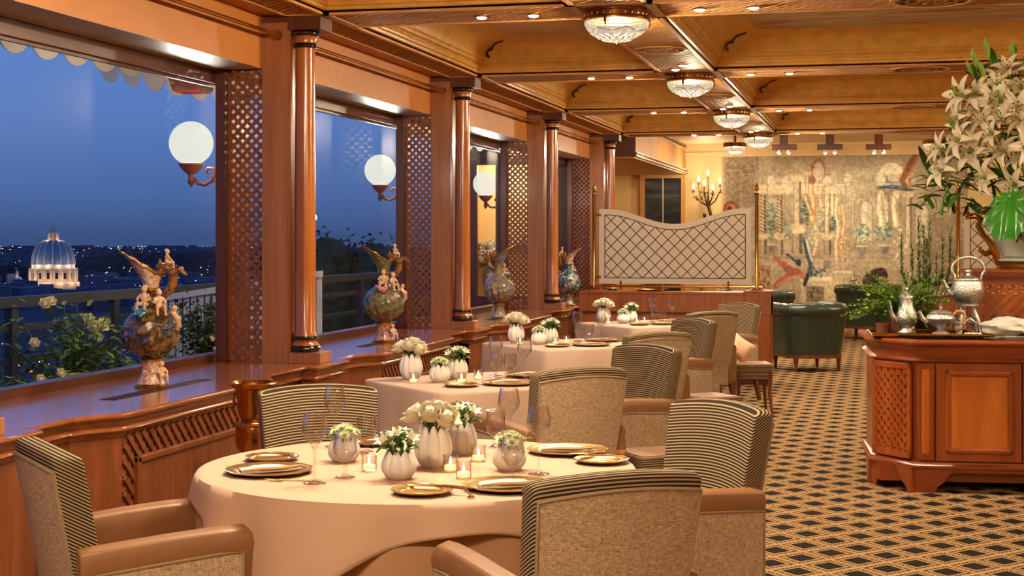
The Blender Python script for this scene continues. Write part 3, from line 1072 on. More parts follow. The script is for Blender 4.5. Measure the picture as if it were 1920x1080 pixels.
    bevel(MB().box(-0.225, 0.225, -0.22, 0.285, 0.375, 0.475).build('seat', 'leather_tan', t, smooth=50), 0.028, 3)
    bevel(MB().box(-0.29, 0.29, -0.25, 0.262, 0.285, 0.378).build('seat_rail', 'linen_grey', t, smooth=50), 0.01)
    for sx in (-1, 1):
        for y0, yf in ((0.225, 0.235), (-0.225, -0.30)):
            a = [(sx * 0.262 + dx * 0.022, y0 + dy * 0.022, 0.29) for dx, dy in ((-1, -1), (1, -1), (1, 1), (-1, 1))]
            b = [(sx * 0.268 + dx * 0.014, yf + dy * 0.014, 0.0) for dx, dy in ((-1, -1), (1, -1), (1, 1), (-1, 1))]
            MB().loft([b, a]).build('leg', 'wood_leg', t, smooth=0)
    return t
CH = [
    ((-2.29, 4.44), -46, 'linen backed chair with tan leather arms, front corner of the picture beside the shelf'),
    ((-0.88, 4.29), 37.7, 'linen backed chair with its back to the viewer at the round table'),
    ((-0.80, 5.65), 136.7, 'chair showing a broad striped inner back, between round table and open carpet'),
    ((-2.17, 5.85), -147.8, 'chair showing its striped inner back behind the round table, beside the copper cooler'),
    ((-1.626, 7.50), 42.3, 'linen backed chair at the second table, seen over the round table glasses'),
    ((-1.51, 8.64), 143, 'striped chair facing the viewer at the second table'),
    ((-1.655, 10.39), 42, 'linen backed chair at the third table with its back to the viewer'),
    ((-1.63, 11.69), 132, 'striped chair facing the viewer at the third table'),
    ((-1.61, 13.355), 43, 'tall linen chair back at the farthest table, beside the pillow stool'),
    ((-1.52, 14.66), 140, 'striped chair at the farthest table, in front of the wooden partition'),
]
ch0 = make_chair()
for i, ((x, y), a, lab) in enumerate(CH):
    if i == 0:
        ch0.location = (x, y, 0)
        ch0.rotation_euler = (0, 0, R(a))
        ch0['label'] = lab
    else:
        copy_tree(ch0, (x, y, 0), R(a), lab)

# handbag stools
def make_stool():
    t = thing('handbag_stool', '', 'stool', (0, 0, 0), 0, 'low handbag stools')
    w = 0.17
    rings = []
    for z, k in ((0.31, 0.86), (0.35, 0.90), (0.40, 0.97), (0.435, 1.0), (0.442, 0.97)):
        rings.append([(-w * k, -w * k, z), (w * k, -w * k, z), (w * k, w * k, z), (-w * k, w * k, z)])
    bevel(MB().loft(rings).build('cushion', 'stripe_fabric', t, smooth=30), 0.008)
    bevel(MB().box(-w * 0.9, w * 0.9, -w * 0.9, w * 0.9, 0.44, 0.449).build('seat_pad', 'leather_tan', t, smooth=30), 0.004)
    q = w * 0.98
    MB().tube([(-q, -q, 0.44), (q, -q, 0.44), (q, q, 0.44), (-q, q, 0.44)], 0.006, 6, True).build('piping', 'welt', t)
    for sx in (-1, 1):
        for sy in (-1, 1):
            a = [(sx * w * 0.84 + dx * 0.018, sy * w * 0.84 + dy * 0.018, 0.40) for dx, dy in ((-1, -1), (1, -1), (1, 1), (-1, 1))]
            m_ = [(sx * w * 0.80 + dx * 0.015, sy * w * 0.80 + dy * 0.015, 0.2) for dx, dy in ((-1, -1), (1, -1), (1, 1), (-1, 1))]
            b = [(sx * w * 0.92 + dx * 0.011, sy * w * 0.92 + dy * 0.011, 0.0) for dx, dy in ((-1, -1), (1, -1), (1, 1), (-1, 1))]
            MB().loft([b, m_, a]).build('leg', 'wood_leg', t, smooth=0)
    MB().tube([(0.018 * math.cos(a_ * PI / 6), -w * 0.93, 0.40 + 0.018 * math.sin(a_ * PI / 6)) for a_ in range(12)], 0.003, 5, True).build('ring_pull', 'brass', t)
    return t
st0 = make_stool()
st0.location = (-1.14, 7.83, 0)
st0.rotation_euler = (0, 0, R(38))
st0['label'] = 'tan topped striped handbag stool beside the second table'
copy_tree(st0, (-1.17, 10.72, 0), R(40), 'tan topped striped handbag stool beside the third table, mostly hidden by chairs')
copy_tree(st0, (-1.11, 13.62, 0), R(14), 'striped handbag stool with wooden legs carrying the pillow')
# small pillow leaning on the far stool
mb = MB()
N = 8
vv, ff = [], []
for sgn in (1, -1):
    for j in range(N + 1):
        for i in range(N + 1):
            u, v = -1 + 2 * i / N, -1 + 2 * j / N
            h = 0.05 * (max(0, (1 - u * u)) * max(0, (1 - v * v))) ** 0.45
            k = 1 - 0.10 * (1 - u * u) * abs(v) ** 3
            k2 = 1 - 0.10 * (1 - v * v) * abs(u) ** 3
            vv.append((u * 0.105 * k2, sgn * h, v * 0.105 * k))
k = (N + 1) ** 2
for j in range(N):
    for i in range(N):
        a = j * (N + 1) + i
        ff += [(a, a + 1, a + N + 2, a + N + 1), (k + a + N + 1, k + a + N + 2, k + a + 1, k + a)]
mb.add(vv, ff)
mb.xf(Matrix.Rotation(R(-16), 4, 'X') @ Matrix.Rotation(R(35), 4, 'Y'))
o = mb.build('small_pillow', 'pillow_cloth', None, (-1.215, 13.67, 0.565), 60, (0, 0, R(15)))
tag(o, 'peach satin pillow leaning on the striped stool near the partition', 'pillow')

# ------------------------------------------------------------------ tables with cloths
T1 = (-1.575, 5.10)
SQ = [((-2.19, 8.22), 'second'), ((-2.31, 11.29), 'third'), ((-2.15, 14.2), 'farthest')]
t = thing('round_table', 'round dining table under cream cloths nearest the viewer', 'table', (*T1, 0))
MB().lathe([(0.01, 0.715), (0.74, 0.715), (0.745, 0.735), (0.01, 0.735)], 40).build('tabletop', 'wood_leg', t)
MB().lathe([(0.24, 0.0), (0.24, 0.03), (0.06, 0.06), (0.05, 0.70), (0.14, 0.715)], 20, cap0=True).build('pedestal', 'wood_leg', t)
def drape(R0, drop, seg, fold, nf, ph, z1, name, mat_, label, loc, rings=9, flare=0.0):
    mb = MB()
    prof = [(0.0, z1), (R0 * 0.5, z1), (R0 * 0.97, z1)]
    rr = []
    for r_, z in prof:
        rr.append([(r_ * math.cos(2 * PI * i / seg), r_ * math.sin(2 * PI * i / seg), z) for i in range(seg)])
    for j in range(rings):
        v = j / (rings - 1.0)
        ring = []
        for i in range(seg):
            a = 2 * PI * i / seg
            d = drop(a) if callable(drop) else drop
            f_ = fold * (v ** 0.8) * (math.sin(nf * a + ph) + 0.5 * math.sin((nf * 1.7 // 1) * a + 1.3 + 2 * ph)) * min(1.0, d / 0.22)
            rad = R0 + 0.010 * math.sin(PI / 2 * min(1, v * 5)) + f_ + flare * v * d
            ring.append((rad * math.cos(a), rad * math.sin(a), z1 - 0.012 * min(1, v * 4) - d * v))
        rr.append(ring)
    mb.loft(rr, True, False, False)
    o = mb.build(name, mat_, None, loc, 60)
    so = o.modifiers.new('thickness', 'SOLIDIFY')
    so.thickness = 0.003
    so.offset = -1
    return tag(o, label, 'tablecloth')
drape(0.748, 0.70, 160, 0.022, 13, 0.4, 0.742, 'under_cloth', 'cloth_under', 'floor length tan under cloth of the round table', (*T1, 0), 12, 0.05)
def sq_drop(a):
    c_ = (a - R(254) + PI / 4) % (PI / 2) - PI / 4            # cloth corners at 254, 344, 74 and 164 degrees
    d = 0.845 / math.cos(PI / 4 - abs(c_))
    return max(0.07, min(0.42, d - 0.765))
drape(0.760, sq_drop, 192, 0.028, 11, 1.1, 0.750, 'table_cloth', 'cloth_cream', 'cream square overlay cloth draped on the round table', (*T1, 0), 10, 0.16)

def square_cloth(cx, cy, nm):
    t = thing('square_table', 'square dining table set cornerwise, %s from the viewer' % nm, 'table', (cx, cy, 0), R(45), 'square dining tables')
    MB().box(-0.45, 0.45, -0.45, 0.45, 0.71, 0.735).build('tabletop', 'wood_leg', t, smooth=0)
    for sx in (-1, 1):
        for sy in (-1, 1):
            MB().box(sx * 0.42 - 0.03, sx * 0.42 + 0.03, sy * 0.42 - 0.03, sy * 0.42 + 0.03, 0, 0.71).build('leg', 'wood_leg', t, smooth=0)
    # cloth: rounded square rings
    seg = 128
    def sq(i, s, v):
        a = 2 * PI * i / seg
        ca, sa = math.cos(a), math.sin(a)
        p = 14.0
        k = s / ((abs(ca) ** p + abs(sa) ** p) ** (1 / p))
        corner = abs(math.sin(2 * a)) ** 14
        k2 = k * (1 - 0.02 * corner) + v * (0.012 * math.sin(9 * a + 1) + 0.02)
        return k2 * ca, k2 * sa
    rr = []
    for s, z, v in ((0.0, 0.75, 0), (0.25, 0.75, 0), (0.488, 0.75, 0), (0.497, 0.746, 0), (0.500, 0.735, 0), (0.502, 0.66, 0.3), (0.505, 0.55, 0.6), (0.508, 0.40, 0.8), (0.512, 0.20, 1.0), (0.516, 0.03, 1.15)):
        rr.append([(*sq(i, s, v), z) for i in range(seg)])
    o = MB().loft(rr, True, False, False).build('table_cloth', 'cloth_pink', None, (cx, cy, 0), 60, (0, 0, R(45)))
    so = o.modifiers.new('thickness', 'SOLIDIFY')
    so.thickness = 0.003
    so.offset = -1
    tag(o, 'pale pink cream cloth covering the %s square table' % nm, 'tablecloth', 'square tablecloths')
for (cx, cy), nm in SQ:
    square_cloth(cx, cy, nm)

# ------------------------------------------------------------------ tableware
def wine_glass_mesh(h, rb, hb, rt, rf=0.038):
    st = h - hb
    pr = [(0.001, 0.004), (rf, 0.002), (rf, 0.004), (0.012, 0.008), (0.0045, 0.02), (0.004, st * 0.6), (0.0055, st - 0.006)]
    for i in range(1, 11):
        u = i / 10.0
        r_ = rb * math.sin(min(1.0, u * 1.9) * PI / 2) if u < 0.53 else rb + (rt - rb) * ((u - 0.53) / 0.47) ** 1.3
        pr.append((r_, st + hb * u))
    pr.append((rt - 0.0015, h - 0.0002))
    for i in range(9, 0, -1):
        u = i / 10.0
        r_ = rb * math.sin(min(1.0, u * 1.9) * PI / 2) if u < 0.53 else rb + (rt - rb) * ((u - 0.53) / 0.47) ** 1.3
        pr.append((max(0.001, r_ - 0.0015), st + hb * u + 0.001))
    return MB().lathe(pr, 22)
ME = {}
ME['tall'] = wine_glass_mesh(0.232, 0.042, 0.115, 0.033).mesh('wine_glass', 'clear_glass', 50)
ME['short'] = wine_glass_mesh(0.150, 0.040, 0.112, 0.031, 0.034).mesh('water_goblet', 'clear_glass', 50)
ME['tumbler'] = MB().lathe([(0.001, 0.006), (0.026, 0.004), (0.028, 0.006), (0.008, 0.014), (0.007, 0.03), (0.022, 0.046), (0.034, 0.06), (0.037, 0.09), (0.036, 0.142), (0.0345, 0.142), (0.0355, 0.09), (0.032, 0.064), (0.001, 0.05)], 22).mesh('footed_tumbler', 'clear_glass', 50)
def glass(kind, x, y, z, label):
    nm, cat = {'tall': ('wine_glass', 'wine glass'), 'short': ('water_goblet', 'goblet'), 'tumbler': ('footed_tumbler', 'tumbler')}[kind]
    return tag(link(nm, ME[kind], None, (x, y, z), (0, 0, 0)), label, cat, 'glassware on the tables')

# candle in a small glass
def candle0():
    t = thing('tealight_holder', '', 'candle', (0, 0, 0), 0, 'tealight candles')
    MB().lathe([(0.001, 0.001), (0.024, 0.001), (0.026, 0.006), (0.026, 0.052), (0.030, 0.058), (0.028, 0.058), (0.0245, 0.052), (0.0245, 0.006), (0.001, 0.005)], 20).build('glass_cup', 'clear_glass', t)
    MB().lathe([(0.001, 0.0055), (0.022, 0.0055), (0.022, 0.020), (0.020, 0.022), (0.001, 0.0215)], 18).build('wax', 'glow_wax', t)
    MB().lathe([(0.0005, 0.022), (0.004, 0.027), (0.0052, 0.033), (0.003, 0.043), (0.0004, 0.052)], 8).build('flame', 'flame', t)
    return t
cn0 = candle0()

# white petal vase
def petal_vase_mesh():
    def fn(a, r_, z):
        lobe = abs(math.cos(4 * a))
        t_ = max(0.0, (z - 0.09) / 0.06)
        return r_ * (0.90 + 0.10 * lobe ** 0.6), z - 0.030 * (1 - lobe) * t_
    pr = [(0.001, 0.0), (0.036, 0.0), (0.050, 0.012), (0.064, 0.040), (0.068, 0.066), (0.064, 0.095), (0.054, 0.125), (0.044, 0.150), (0.041, 0.149), (0.051, 0.124), (0.060, 0.095), (0.062, 0.066), (0.03, 0.02), (0.001, 0.018)]
    return MB().lathe(pr, 64, fn=fn).mesh('petal_vase', 'porcelain', 28)
ME['vase'] = petal_vase_mesh()

def petal(mb, base, yaw, pitch0, length, width, curl, n=5, m=4, cup=0.3, roll=0.0):
    """curved petal growing from base; pitch0 = start elevation, curl = change of elevation along it"""
    pts, fs_ = [], []
    x, z, el = 0.0, 0.0, pitch0
    spine = []
    for i in range(n + 1):
        spine.append((x, z, el))
        x += length / n * math.cos(el)
        z += length / n * math.sin(el)
        el += curl / n
    for i, (px_, pz_, e_) in enumerate(spine):
        t_ = i / n
        w = width * math.sin(PI * min(1.0, 0.12 + t_ * 0.88) ** 0.8) ** 0.75 if i < n else width * 0.06
        for j in range(m + 1):
            s = -1 + 2 * j / m
            cz = cup * w * s * s
            pts.append((px_ - math.sin(e_) * cz * 1.0, s * w, pz_ + math.cos(e_) * cz))
    M_ = Matrix.Translation(Vector(base)) @ Matrix.Rotation(yaw, 4, 'Z') @ Matrix.Rotation(roll, 4, 'X')
    pts = [tuple(M_ @ Vector(p)) for p in pts]
    for i in range(n):
        for j in range(m):
            a = i * (m + 1) + j
            fs_.append((a, a + 1, a + m + 2, a + m + 1))
    mb.add(pts, fs_)
def rose_mesh():
    mb = MB()
    mb.lathe([(0.002, 0.0), (0.012, 0.006), (0.015, 0.018), (0.011, 0.030), (0.004, 0.033), (0.001, 0.030)], 12)
    for ring, (n_, r0, el, L, w, cl) in enumerate(((3, 0.005, 1.45, 0.034, 0.015, 0.55), (4, 0.009, 1.35, 0.036, 0.020, 0.40), (5, 0.012, 1.10, 0.039, 0.025, 0.45), (6, 0.014, 0.70, 0.040, 0.028, 0.35))):
        for i in range(n_):
            a = 2 * PI * (i + 0.37 * ring) / n_
            petal(mb, (r0 * math.cos(a), r0 * math.sin(a), -0.002 * ring), a, el, L, w, cl, 5, 4, 0.55)
    return mb
ME['rose'] = multi('rose', [(rose_mesh(), 'rose_petal')], 60)
def mum_mesh():
    p, c = MB(), MB()
    for ring, (n_, el, L) in enumerate(((15, 0.15, 0.026), (14, 0.55, 0.023), (11, 0.95, 0.018))):
        for i in range(n_):
            a = 2 * PI * (i + 0.5 * ring) / n_
            petal(p, (0.004 * math.cos(a), 0.004 * math.sin(a), 0.002 * ring), a, el, L, 0.0036, -0.5, 2, 2, 0.4)
    c.ball((0, 0, 0.010), (0.0095, 0.0095, 0.007), 10, 6)
    return multi('chrysanthemum', [(p, 'mum_petal'), (c, 'mum_centre')], 60)
ME['mum'] = mum_mesh()
def alstro_mesh():
    p, g, lf = MB(), MB(), MB()
    for i in range(6):
        a = 2 * PI * i / 6
        petal(p if i % 2 else g, (0.002 * math.cos(a), 0.002 * math.sin(a), 0.012), a, 1.15, 0.034, 0.0085, -0.9, 4, 2, 0.4)
    for i in range(3):
        a = 2 * PI * i / 3 + 0.6
        petal(lf, (0, 0, 0.0), a, 0.9, 0.050, 0.007, -1.2, 4, 2, 0.3)
    return multi('alstroemeria', [(p, 'alstro_petal'), (g, 'alstro_petal'), (lf, 'leaf_green')], 60)
ME['alstro'] = alstro_mesh()
def leafm(name, L, w, mt, curl=-0.8):
    mb = MB()
    petal(mb, (0, 0, 0), 0, 0.6, L, w, curl, 6, 2, 0.25)
    return mb.mesh(name, mt, 60)
ME['leaf'] = leafm('leaf', 0.07, 0.012, 'leaf_green')

def aim(vx, vy, vz, spin=0.0):
    return Vector((vx, vy, vz)).to_track_quat('Z', 'Y').to_euler()

def vase(x, y, z, s, sz, label):
    return tag(link('petal_vase', ME['vase'], None, (x, y, z), (0, 0, rnd.uniform(0, 1)), (s, s, sz)), label, 'vase', 'white petal shaped vases')
def bouquet(kind, x, y, z, label, rim, n_):
    """flowers standing in the mouth of a vase whose rim is at height rim"""
    nm = {'rose': 'rose_bouquet', 'mum': 'chrysanthemum_bunch', 'alstro': 'alstroemeria_bunch'}[kind]
    t = thing(nm, label, 'bouquet', (x, y, z + rim), 0, 'flowers in the white vases')
    r = random.Random(int(x * 1000) + int(y * 100))
    fl = {'rose': ('rose', 0.066, 0.012, 1.5), 'mum': ('chrysanthemum', 0.046, 0.008, 1.05), 'alstro': ('alstroemeria', 0.055, 0.015, 1.2)}[kind]
    for i in range(n_):
        a = i * 2.399
        q = math.sqrt((i + 0.3) / n_)
        rr_ = q * fl[1]
        hz = fl[2] + (0.035 if kind == 'rose' else 0.025) * (1 - q * q)
        e_ = aim(math.cos(a) * q * 0.9, math.sin(a) * q * 0.9, 1.0)
        link(fl[0], ME[{'rose': 'rose', 'mum': 'mum', 'alstro': 'alstro'}[kind]], t, (rr_ * math.cos(a), rr_ * math.sin(a), hz), e_, fl[3] * r.uniform(0.88, 1.08))
    mb = MB()
    for i in range(7):
        a = i * 2.399 + 0.5
        mb.tube([(0.010 * math.cos(a), 0.010 * math.sin(a), -0.05), (fl[1] * 0.6 * math.cos(a), fl[1] * 0.6 * math.sin(a), fl[2] + 0.004)], 0.003, 5)
    mb.build('stems', 'leaf_green', t)
    for i in range({'rose': 5, 'mum': 3, 'alstro': 9}[kind]):
        a = i * 2.0 + r.uniform(0, 1)
        link('leaf', ME['leaf'], t, (0.030 * math.cos(a), 0.030 * math.sin(a), 0.0), (0, 0, a), r.uniform(0.7, 1.1))
    return t

# plates
def plate_mesh(r, name):
    def fn(a, rr_, z):
        k = max(0.0, (rr_ / r - 0.72) / 0.28)
        return rr_ * (1 + 0.018 * k * math.cos(12 * a)), z
    pr = [(0.001, 0.006), (r * 0.62, 0.006), (r * 0.70, 0.009), (r * 0.74, 0.013), (r * 0.80, 0.012), (r * 0.90, 0.015), (r * 0.965, 0.018), (r, 0.017), (r * 0.99, 0.013), (r * 0.9, 0.009), (r * 0.66, 0.0), (0.001, 0.0)]
    return MB().lathe(pr, 72, fn=fn).mesh(name, 'gold_plate', 40)
ME['charger'] = plate_mesh(0.150, 'charger_plate')
ME['bread'] = plate_mesh(0.098, 'bread_plate')
def plate(kind, x, y, z, label):
    return tag(link({'charger': 'charger_plate', 'bread': 'bread_plate'}[kind], ME[kind], None, (x, y, z), (0, 0, rnd.uniform(0, 3))), label, 'plate', 'gilt plates')
def napkin_mesh():
    top, fold = MB(), MB()
    poly = [(-0.105, -0.035), (-0.05, -0.05), (0.06, -0.048), (0.11, -0.028), (0.09, 0.02), (0.02, 0.062), (-0.05, 0.052), (-0.10, 0.012)]
    n_ = len(poly)
    for k, (z, s) in enumerate(((0.0, 1.0), (0.008, 0.98))):
        pass
    r0 = [(x, y, 0.0) for x, y in poly]
    r1 = [(x * 1.0, y * 1.0, 0.006 + 0.004 * math.sin(9 * x + 3)) for x, y in poly]
    r2 = [(x * 0.5, y * 0.5, 0.013 + 0.003 * math.sin(20 * y)) for x, y in poly]
    top.loft([r0, r1, r2])
    fold.tube([(-0.10, -0.034, 0.008), (-0.04, -0.047, 0.012), (0.03, -0.046, 0.010), (0.10, -0.028, 0.012)], [0.004, 0.007, 0.007, 0.005], 6)
    return multi('folded_napkin', [(top, 'napkin_cloth'), (fold, 'napkin_peach')], 50)
ME['napkin'] = napkin_mesh()
def fork_mesh():
    mb = MB()
    mb.tube([(0, -0.09, 0.003), (0, -0.02, 0.004), (0, 0.035, 0.006), (0, 0.05, 0.004)], [0.005, 0.003, 0.0028, 0.006], 6)
    for i in range(4):
        x = -0.009 + 0.006 * i
        mb.tube([(x * 0.5, 0.048, 0.004), (x, 0.062, 0.003), (x, 0.10, 0.007)], [0.003, 0.0022, 0.0012], 5)
    return mb.mesh('fork', 'gold_plate', 50)
def knife_mesh():
    mb = MB()
    mb.tube([(0, -0.10, 0.005), (0, -0.04, 0.006), (0, 0.0, 0.004)], [0.006, 0.005, 0.004], 6)
    mb.prism([(-0.004, 0.0), (0.009, 0.012), (0.009, 0.09), (-0.002, 0.115), (-0.006, 0.05)], 0.003, 0.0055)
    return mb.mesh('table_knife', 'gold_plate', 50)
ME['fork'] = fork_mesh()
ME['knife'] = knife_mesh()
ZT = 0.7505
tl = 'on the round table'
for k_, x, y, lb in (('tall', -1.788, 4.656, 'tall wine glass on the round table, nearest the front charger beside the shelf'),
                     ('short', -1.735, 4.80, 'short stemmed goblet directly behind the nearest wine glass'),
                     ('tall', -2.030, 5.50, 'tall wine glass before the striped chair, on the round table'),
                     ('tumbler', -1.858, 5.371, 'small footed tumbler behind the chrysanthemum vase on the round table'),
                     ('tall', -1.368, 5.60, 'tall wine glass at the far side of the round table'),
                     ('tumbler', -1.43, 5.64, 'small footed tumbler beside the far wine glass, round table'),
                     ('tall', -1.123, 5.023, 'tall wine glass beside the folded napkin charger, round table'),
                     ('short', -1.175, 4.86, 'short stemmed goblet in front of the chrysanthemum vase, near the linen chair')):
    glass(k_, x, y, ZT, lb)
vase(-1.522, 5.112, ZT, 1.0, 0.98, 'tallest white petal vase in the middle of the round table')
bouquet('rose', -1.522, 5.112, ZT, 'cream roses in the tallest vase on the round table', 0.140, 7)
for kd, x, y, s, sz, lb, n_ in (('alstro', -1.505, 5.43, 0.84, 0.80, 'behind the roses', 8), ('mum', -1.865, 5.147, 0.88, 0.62, 'nearest the window shelf', 12), ('alstro', -1.555, 4.825, 0.90, 0.64, 'in front of the roses', 8), ('mum', -1.242, 5.092, 0.88, 0.62, 'before the napkin charger', 12)):
    fn_ = {'alstro': 'white alstroemeria with green leaves', 'mum': 'white chrysanthemums with green hearts'}[kd]
    vase(x, y, ZT, s, sz, 'small white petal vase of %s on the round table, %s' % ({'alstro': 'alstroemeria', 'mum': 'chrysanthemums'}[kd], lb))
    bouquet(kd, x, y, ZT, fn_ + ' on the round table, ' + lb, 0.142 * sz, n_)
cands = [((-1.708, 4.967), 'lit tealight on the round table between chrysanthemums and alstroemeria'), ((-1.432, 5.02), 'lit tealight on the round table close beside the rose vase'), ((-1.349, 4.886), 'lit tealight on the round table, nearest of the trio'), ((-1.40, 5.27), 'lit tealight on the round table behind the other two')]
for i, ((x, y), lb) in enumerate(cands):
    if i == 0:
        cn0.location = (x, y, ZT)
        cn0['label'] = lb
    else:
        copy_tree(cn0, (x, y, ZT), 0, lb)
plate('charger', -2.025, 4.84, ZT, 'large gilt charger with napkin on the round table, window side')
plate('bread', -2.13, 5.12, ZT, 'small gilt bread plate beyond the window side charger')
plate('bread', -1.393, 4.56, ZT, 'small gilt bread plate at the front edge of the round table')
plate('charger', -1.155, 4.725, ZT, 'large gilt charger with napkin before the linen backed chair')
plate('charger', -1.134, 5.56, ZT, 'large gilt charger with napkin at the far aisle side, round table')
plate('bread', -0.965, 5.34, ZT, 'small gilt bread plate at the aisle edge of the round table')
plate('bread', -1.90, 5.60, ZT, 'small gilt bread plate before the striped back chair')
for x, y, a, lb in ((-2.025, 4.84, 40, 'window side'), (-1.155, 4.725, 30, 'before the linen backed chair'), (-1.134, 5.56, 20, 'far aisle side')):
    tag(link('folded_napkin', ME['napkin'], None, (x, y, ZT + 0.0105), (0, 0, R(a))), 'folded cream napkin with peach edge on the round table charger, ' + lb, 'napkin', 'folded napkins')
for nm, x, y, a, lb in (('fork', -1.25, 4.59, 200, 'gilt fork lying beside the front bread plate'), ('fork', -1.87, 4.69, 100, 'gilt fork beside the window side charger'),
                        ('knife', -1.36, 4.59, 75, 'gilt knife resting by the front bread plate'), ('knife', -0.99, 5.44, 110, 'gilt knife near the aisle side bread plate')):
    z = ZT + (0.018 if nm == 'knife' else 0.0)
    tag(link({'fork': 'fork', 'knife': 'table_knife'}[nm], ME[nm], None, (x, y, z), (0, 0, R(a))), lb, nm, 'gilt cutlery')
# the three square tables
rel = dict(rose=(-0.40, 0.04), mum=(-0.195, -0.08), als=(-0.15, 0.13), c=[(-0.32, -0.17), (-0.06, -0.11), (-0.02, 0.10)], br=(-0.006, -0.31), chg=(0.215, -0.137), chg2=(0.22, 0.36),
           short=(0.06, 0.20), tall1=(0.02, 0.34), tum=(0.135, 0.225), tall2=(0.235, 0.16))
for (cx, cy), nm in SQ:
    P = lambda k: (cx + rel[k][0], cy + rel[k][1])
    w = 'on the %s table' % nm
    vase(*P('rose'), ZT, 1.0, 0.98, 'tall white petal vase of roses ' + w)
    bouquet('rose', *P('rose'), ZT, 'cream roses in a white vase ' + w, 0.140, 7)
    vase(*P('mum'), ZT, 0.9, 0.66, 'small white petal vase of chrysanthemums ' + w)
    bouquet('mum', *P('mum'), ZT, 'small white chrysanthemums with green hearts ' + w, 0.093, 10)
    vase(*P('als'), ZT, 0.9, 0.76, 'small white petal vase of alstroemeria ' + w)
    bouquet('alstro', *P('als'), ZT, 'white alstroemeria with green leaves ' + w, 0.107, 8)
    for i, (dx, dy) in enumerate(rel['c']):
        copy_tree(cn0, (cx + dx, cy + dy, ZT), 0, 'lit tealight %s, %s' % (w, ('by the roses', 'by the bread plate', 'by the goblets')[i]))
    plate('bread', *P('br'), ZT, 'small gilt bread plate ' + w)
    plate('charger', *P('chg'), ZT, 'large gilt charger ' + w + ', viewer side')
    plate('charger', *P('chg2'), ZT, 'large gilt charger ' + w + ', far side')
    for k_ in ('chg', 'chg2'):
        x, y = P(k_)
        tag(link('folded_napkin', ME['napkin'], None, (x, y, ZT + 0.0105), (0, 0, R(35))), 'folded cream napkin ' + w + (', viewer side' if k_ == 'chg' else ', far side'), 'napkin', 'folded napkins')
    glass('short', *P('short'), ZT, 'short stemmed goblet ' + w)
    glass('tall', *P('tall1'), ZT, 'tall wine glass ' + w + ', behind the goblet')
    glass('tumbler', *P('tum'), ZT, 'footed tumbler ' + w)
    glass('tall', *P('tall2'), ZT, 'tall wine glass ' + w + ', nearest the chair')
# ------------------------------------------------------------------ majolica ewers on the window shelf
def palette(name, cols, scale=16.0, rough=0.18, seed=0.0):
    m, n, l, b, o = _new(name)
    v = _coords(n, l, (scale, scale, scale), (seed, seed * 2, seed))
    t = n.new('ShaderNodeTexNoise')
    t.inputs['Scale'].default_value = 1.0
    t.inputs['Detail'].default_value = 5.0
    t.inputs['Distortion'].default_value = 1.5
    l.new(v, t.inputs['Vector'])
    k = len(cols)
    l.new(_ramp(n, l, t.outputs[0], [(0.30 + 0.40 * i / (k - 1), lin(*c)) for i, c in enumerate(cols)]), b.inputs['Base Color'])
    b.inputs['Roughness'].default_value = rough
    b.inputs['Coat Weight'].default_value = 0.6
    b.inputs['Coat Roughness'].default_value = 0.08
    _bump(n, l, b, t.outputs[0], 0.5, 0.02)
palette('majolica_body_a', [(44, 56, 96), (96, 100, 140), (40, 34, 26), (92, 70, 40), (150, 116, 76), (52, 48, 34)], 11, seed=0.4)
palette('majolica_body_b', [(36, 52, 92), (110, 124, 110), (70, 86, 52), (150, 120, 72), (56, 60, 58), (176, 158, 120)], 12, seed=1.2)
palette('majolica_body_c', [(60, 82, 150), (130, 136, 170), (84, 70, 50), (170, 140, 96), (66, 74, 62), (140, 104, 72)], 13, seed=2.1)
palette('majolica_body_d', [(24, 66, 84), (50, 108, 122), (30, 52, 62), (190, 184, 172), (60, 100, 108), (30, 60, 70)], 9, seed=3.3)
palette('majolica_foot_a', [(230, 208, 180), (196, 132, 98), (236, 220, 196), (176, 84, 60), (232, 210, 180)], 22, seed=0.9)
palette('majolica_foot_b', [(90, 96, 150), (190, 90, 60), (206, 160, 120), (84, 80, 130), (200, 110, 70)], 16, seed=1.9)
palette('majolica_foot_c', [(60, 92, 78), (190, 150, 110), (70, 100, 90), (150, 110, 80), (60, 84, 70)], 16, seed=2.9)
palette('majolica_flesh', [(236, 200, 164), (226, 178, 138), (240, 210, 178)], 12, seed=0.1)
palette('majolica_dragon', [(110, 40, 26), (180, 110, 50), (60, 60, 34), (170, 70, 44)], 24, seed=0.7)
palette('majolica_drape', [(40, 110, 140), (70, 150, 170), (60, 110, 120)], 20, seed=0.2)
palette('majolica_pink', [(190, 100, 110), (214, 140, 140), (170, 80, 90)], 20, seed=0.2)

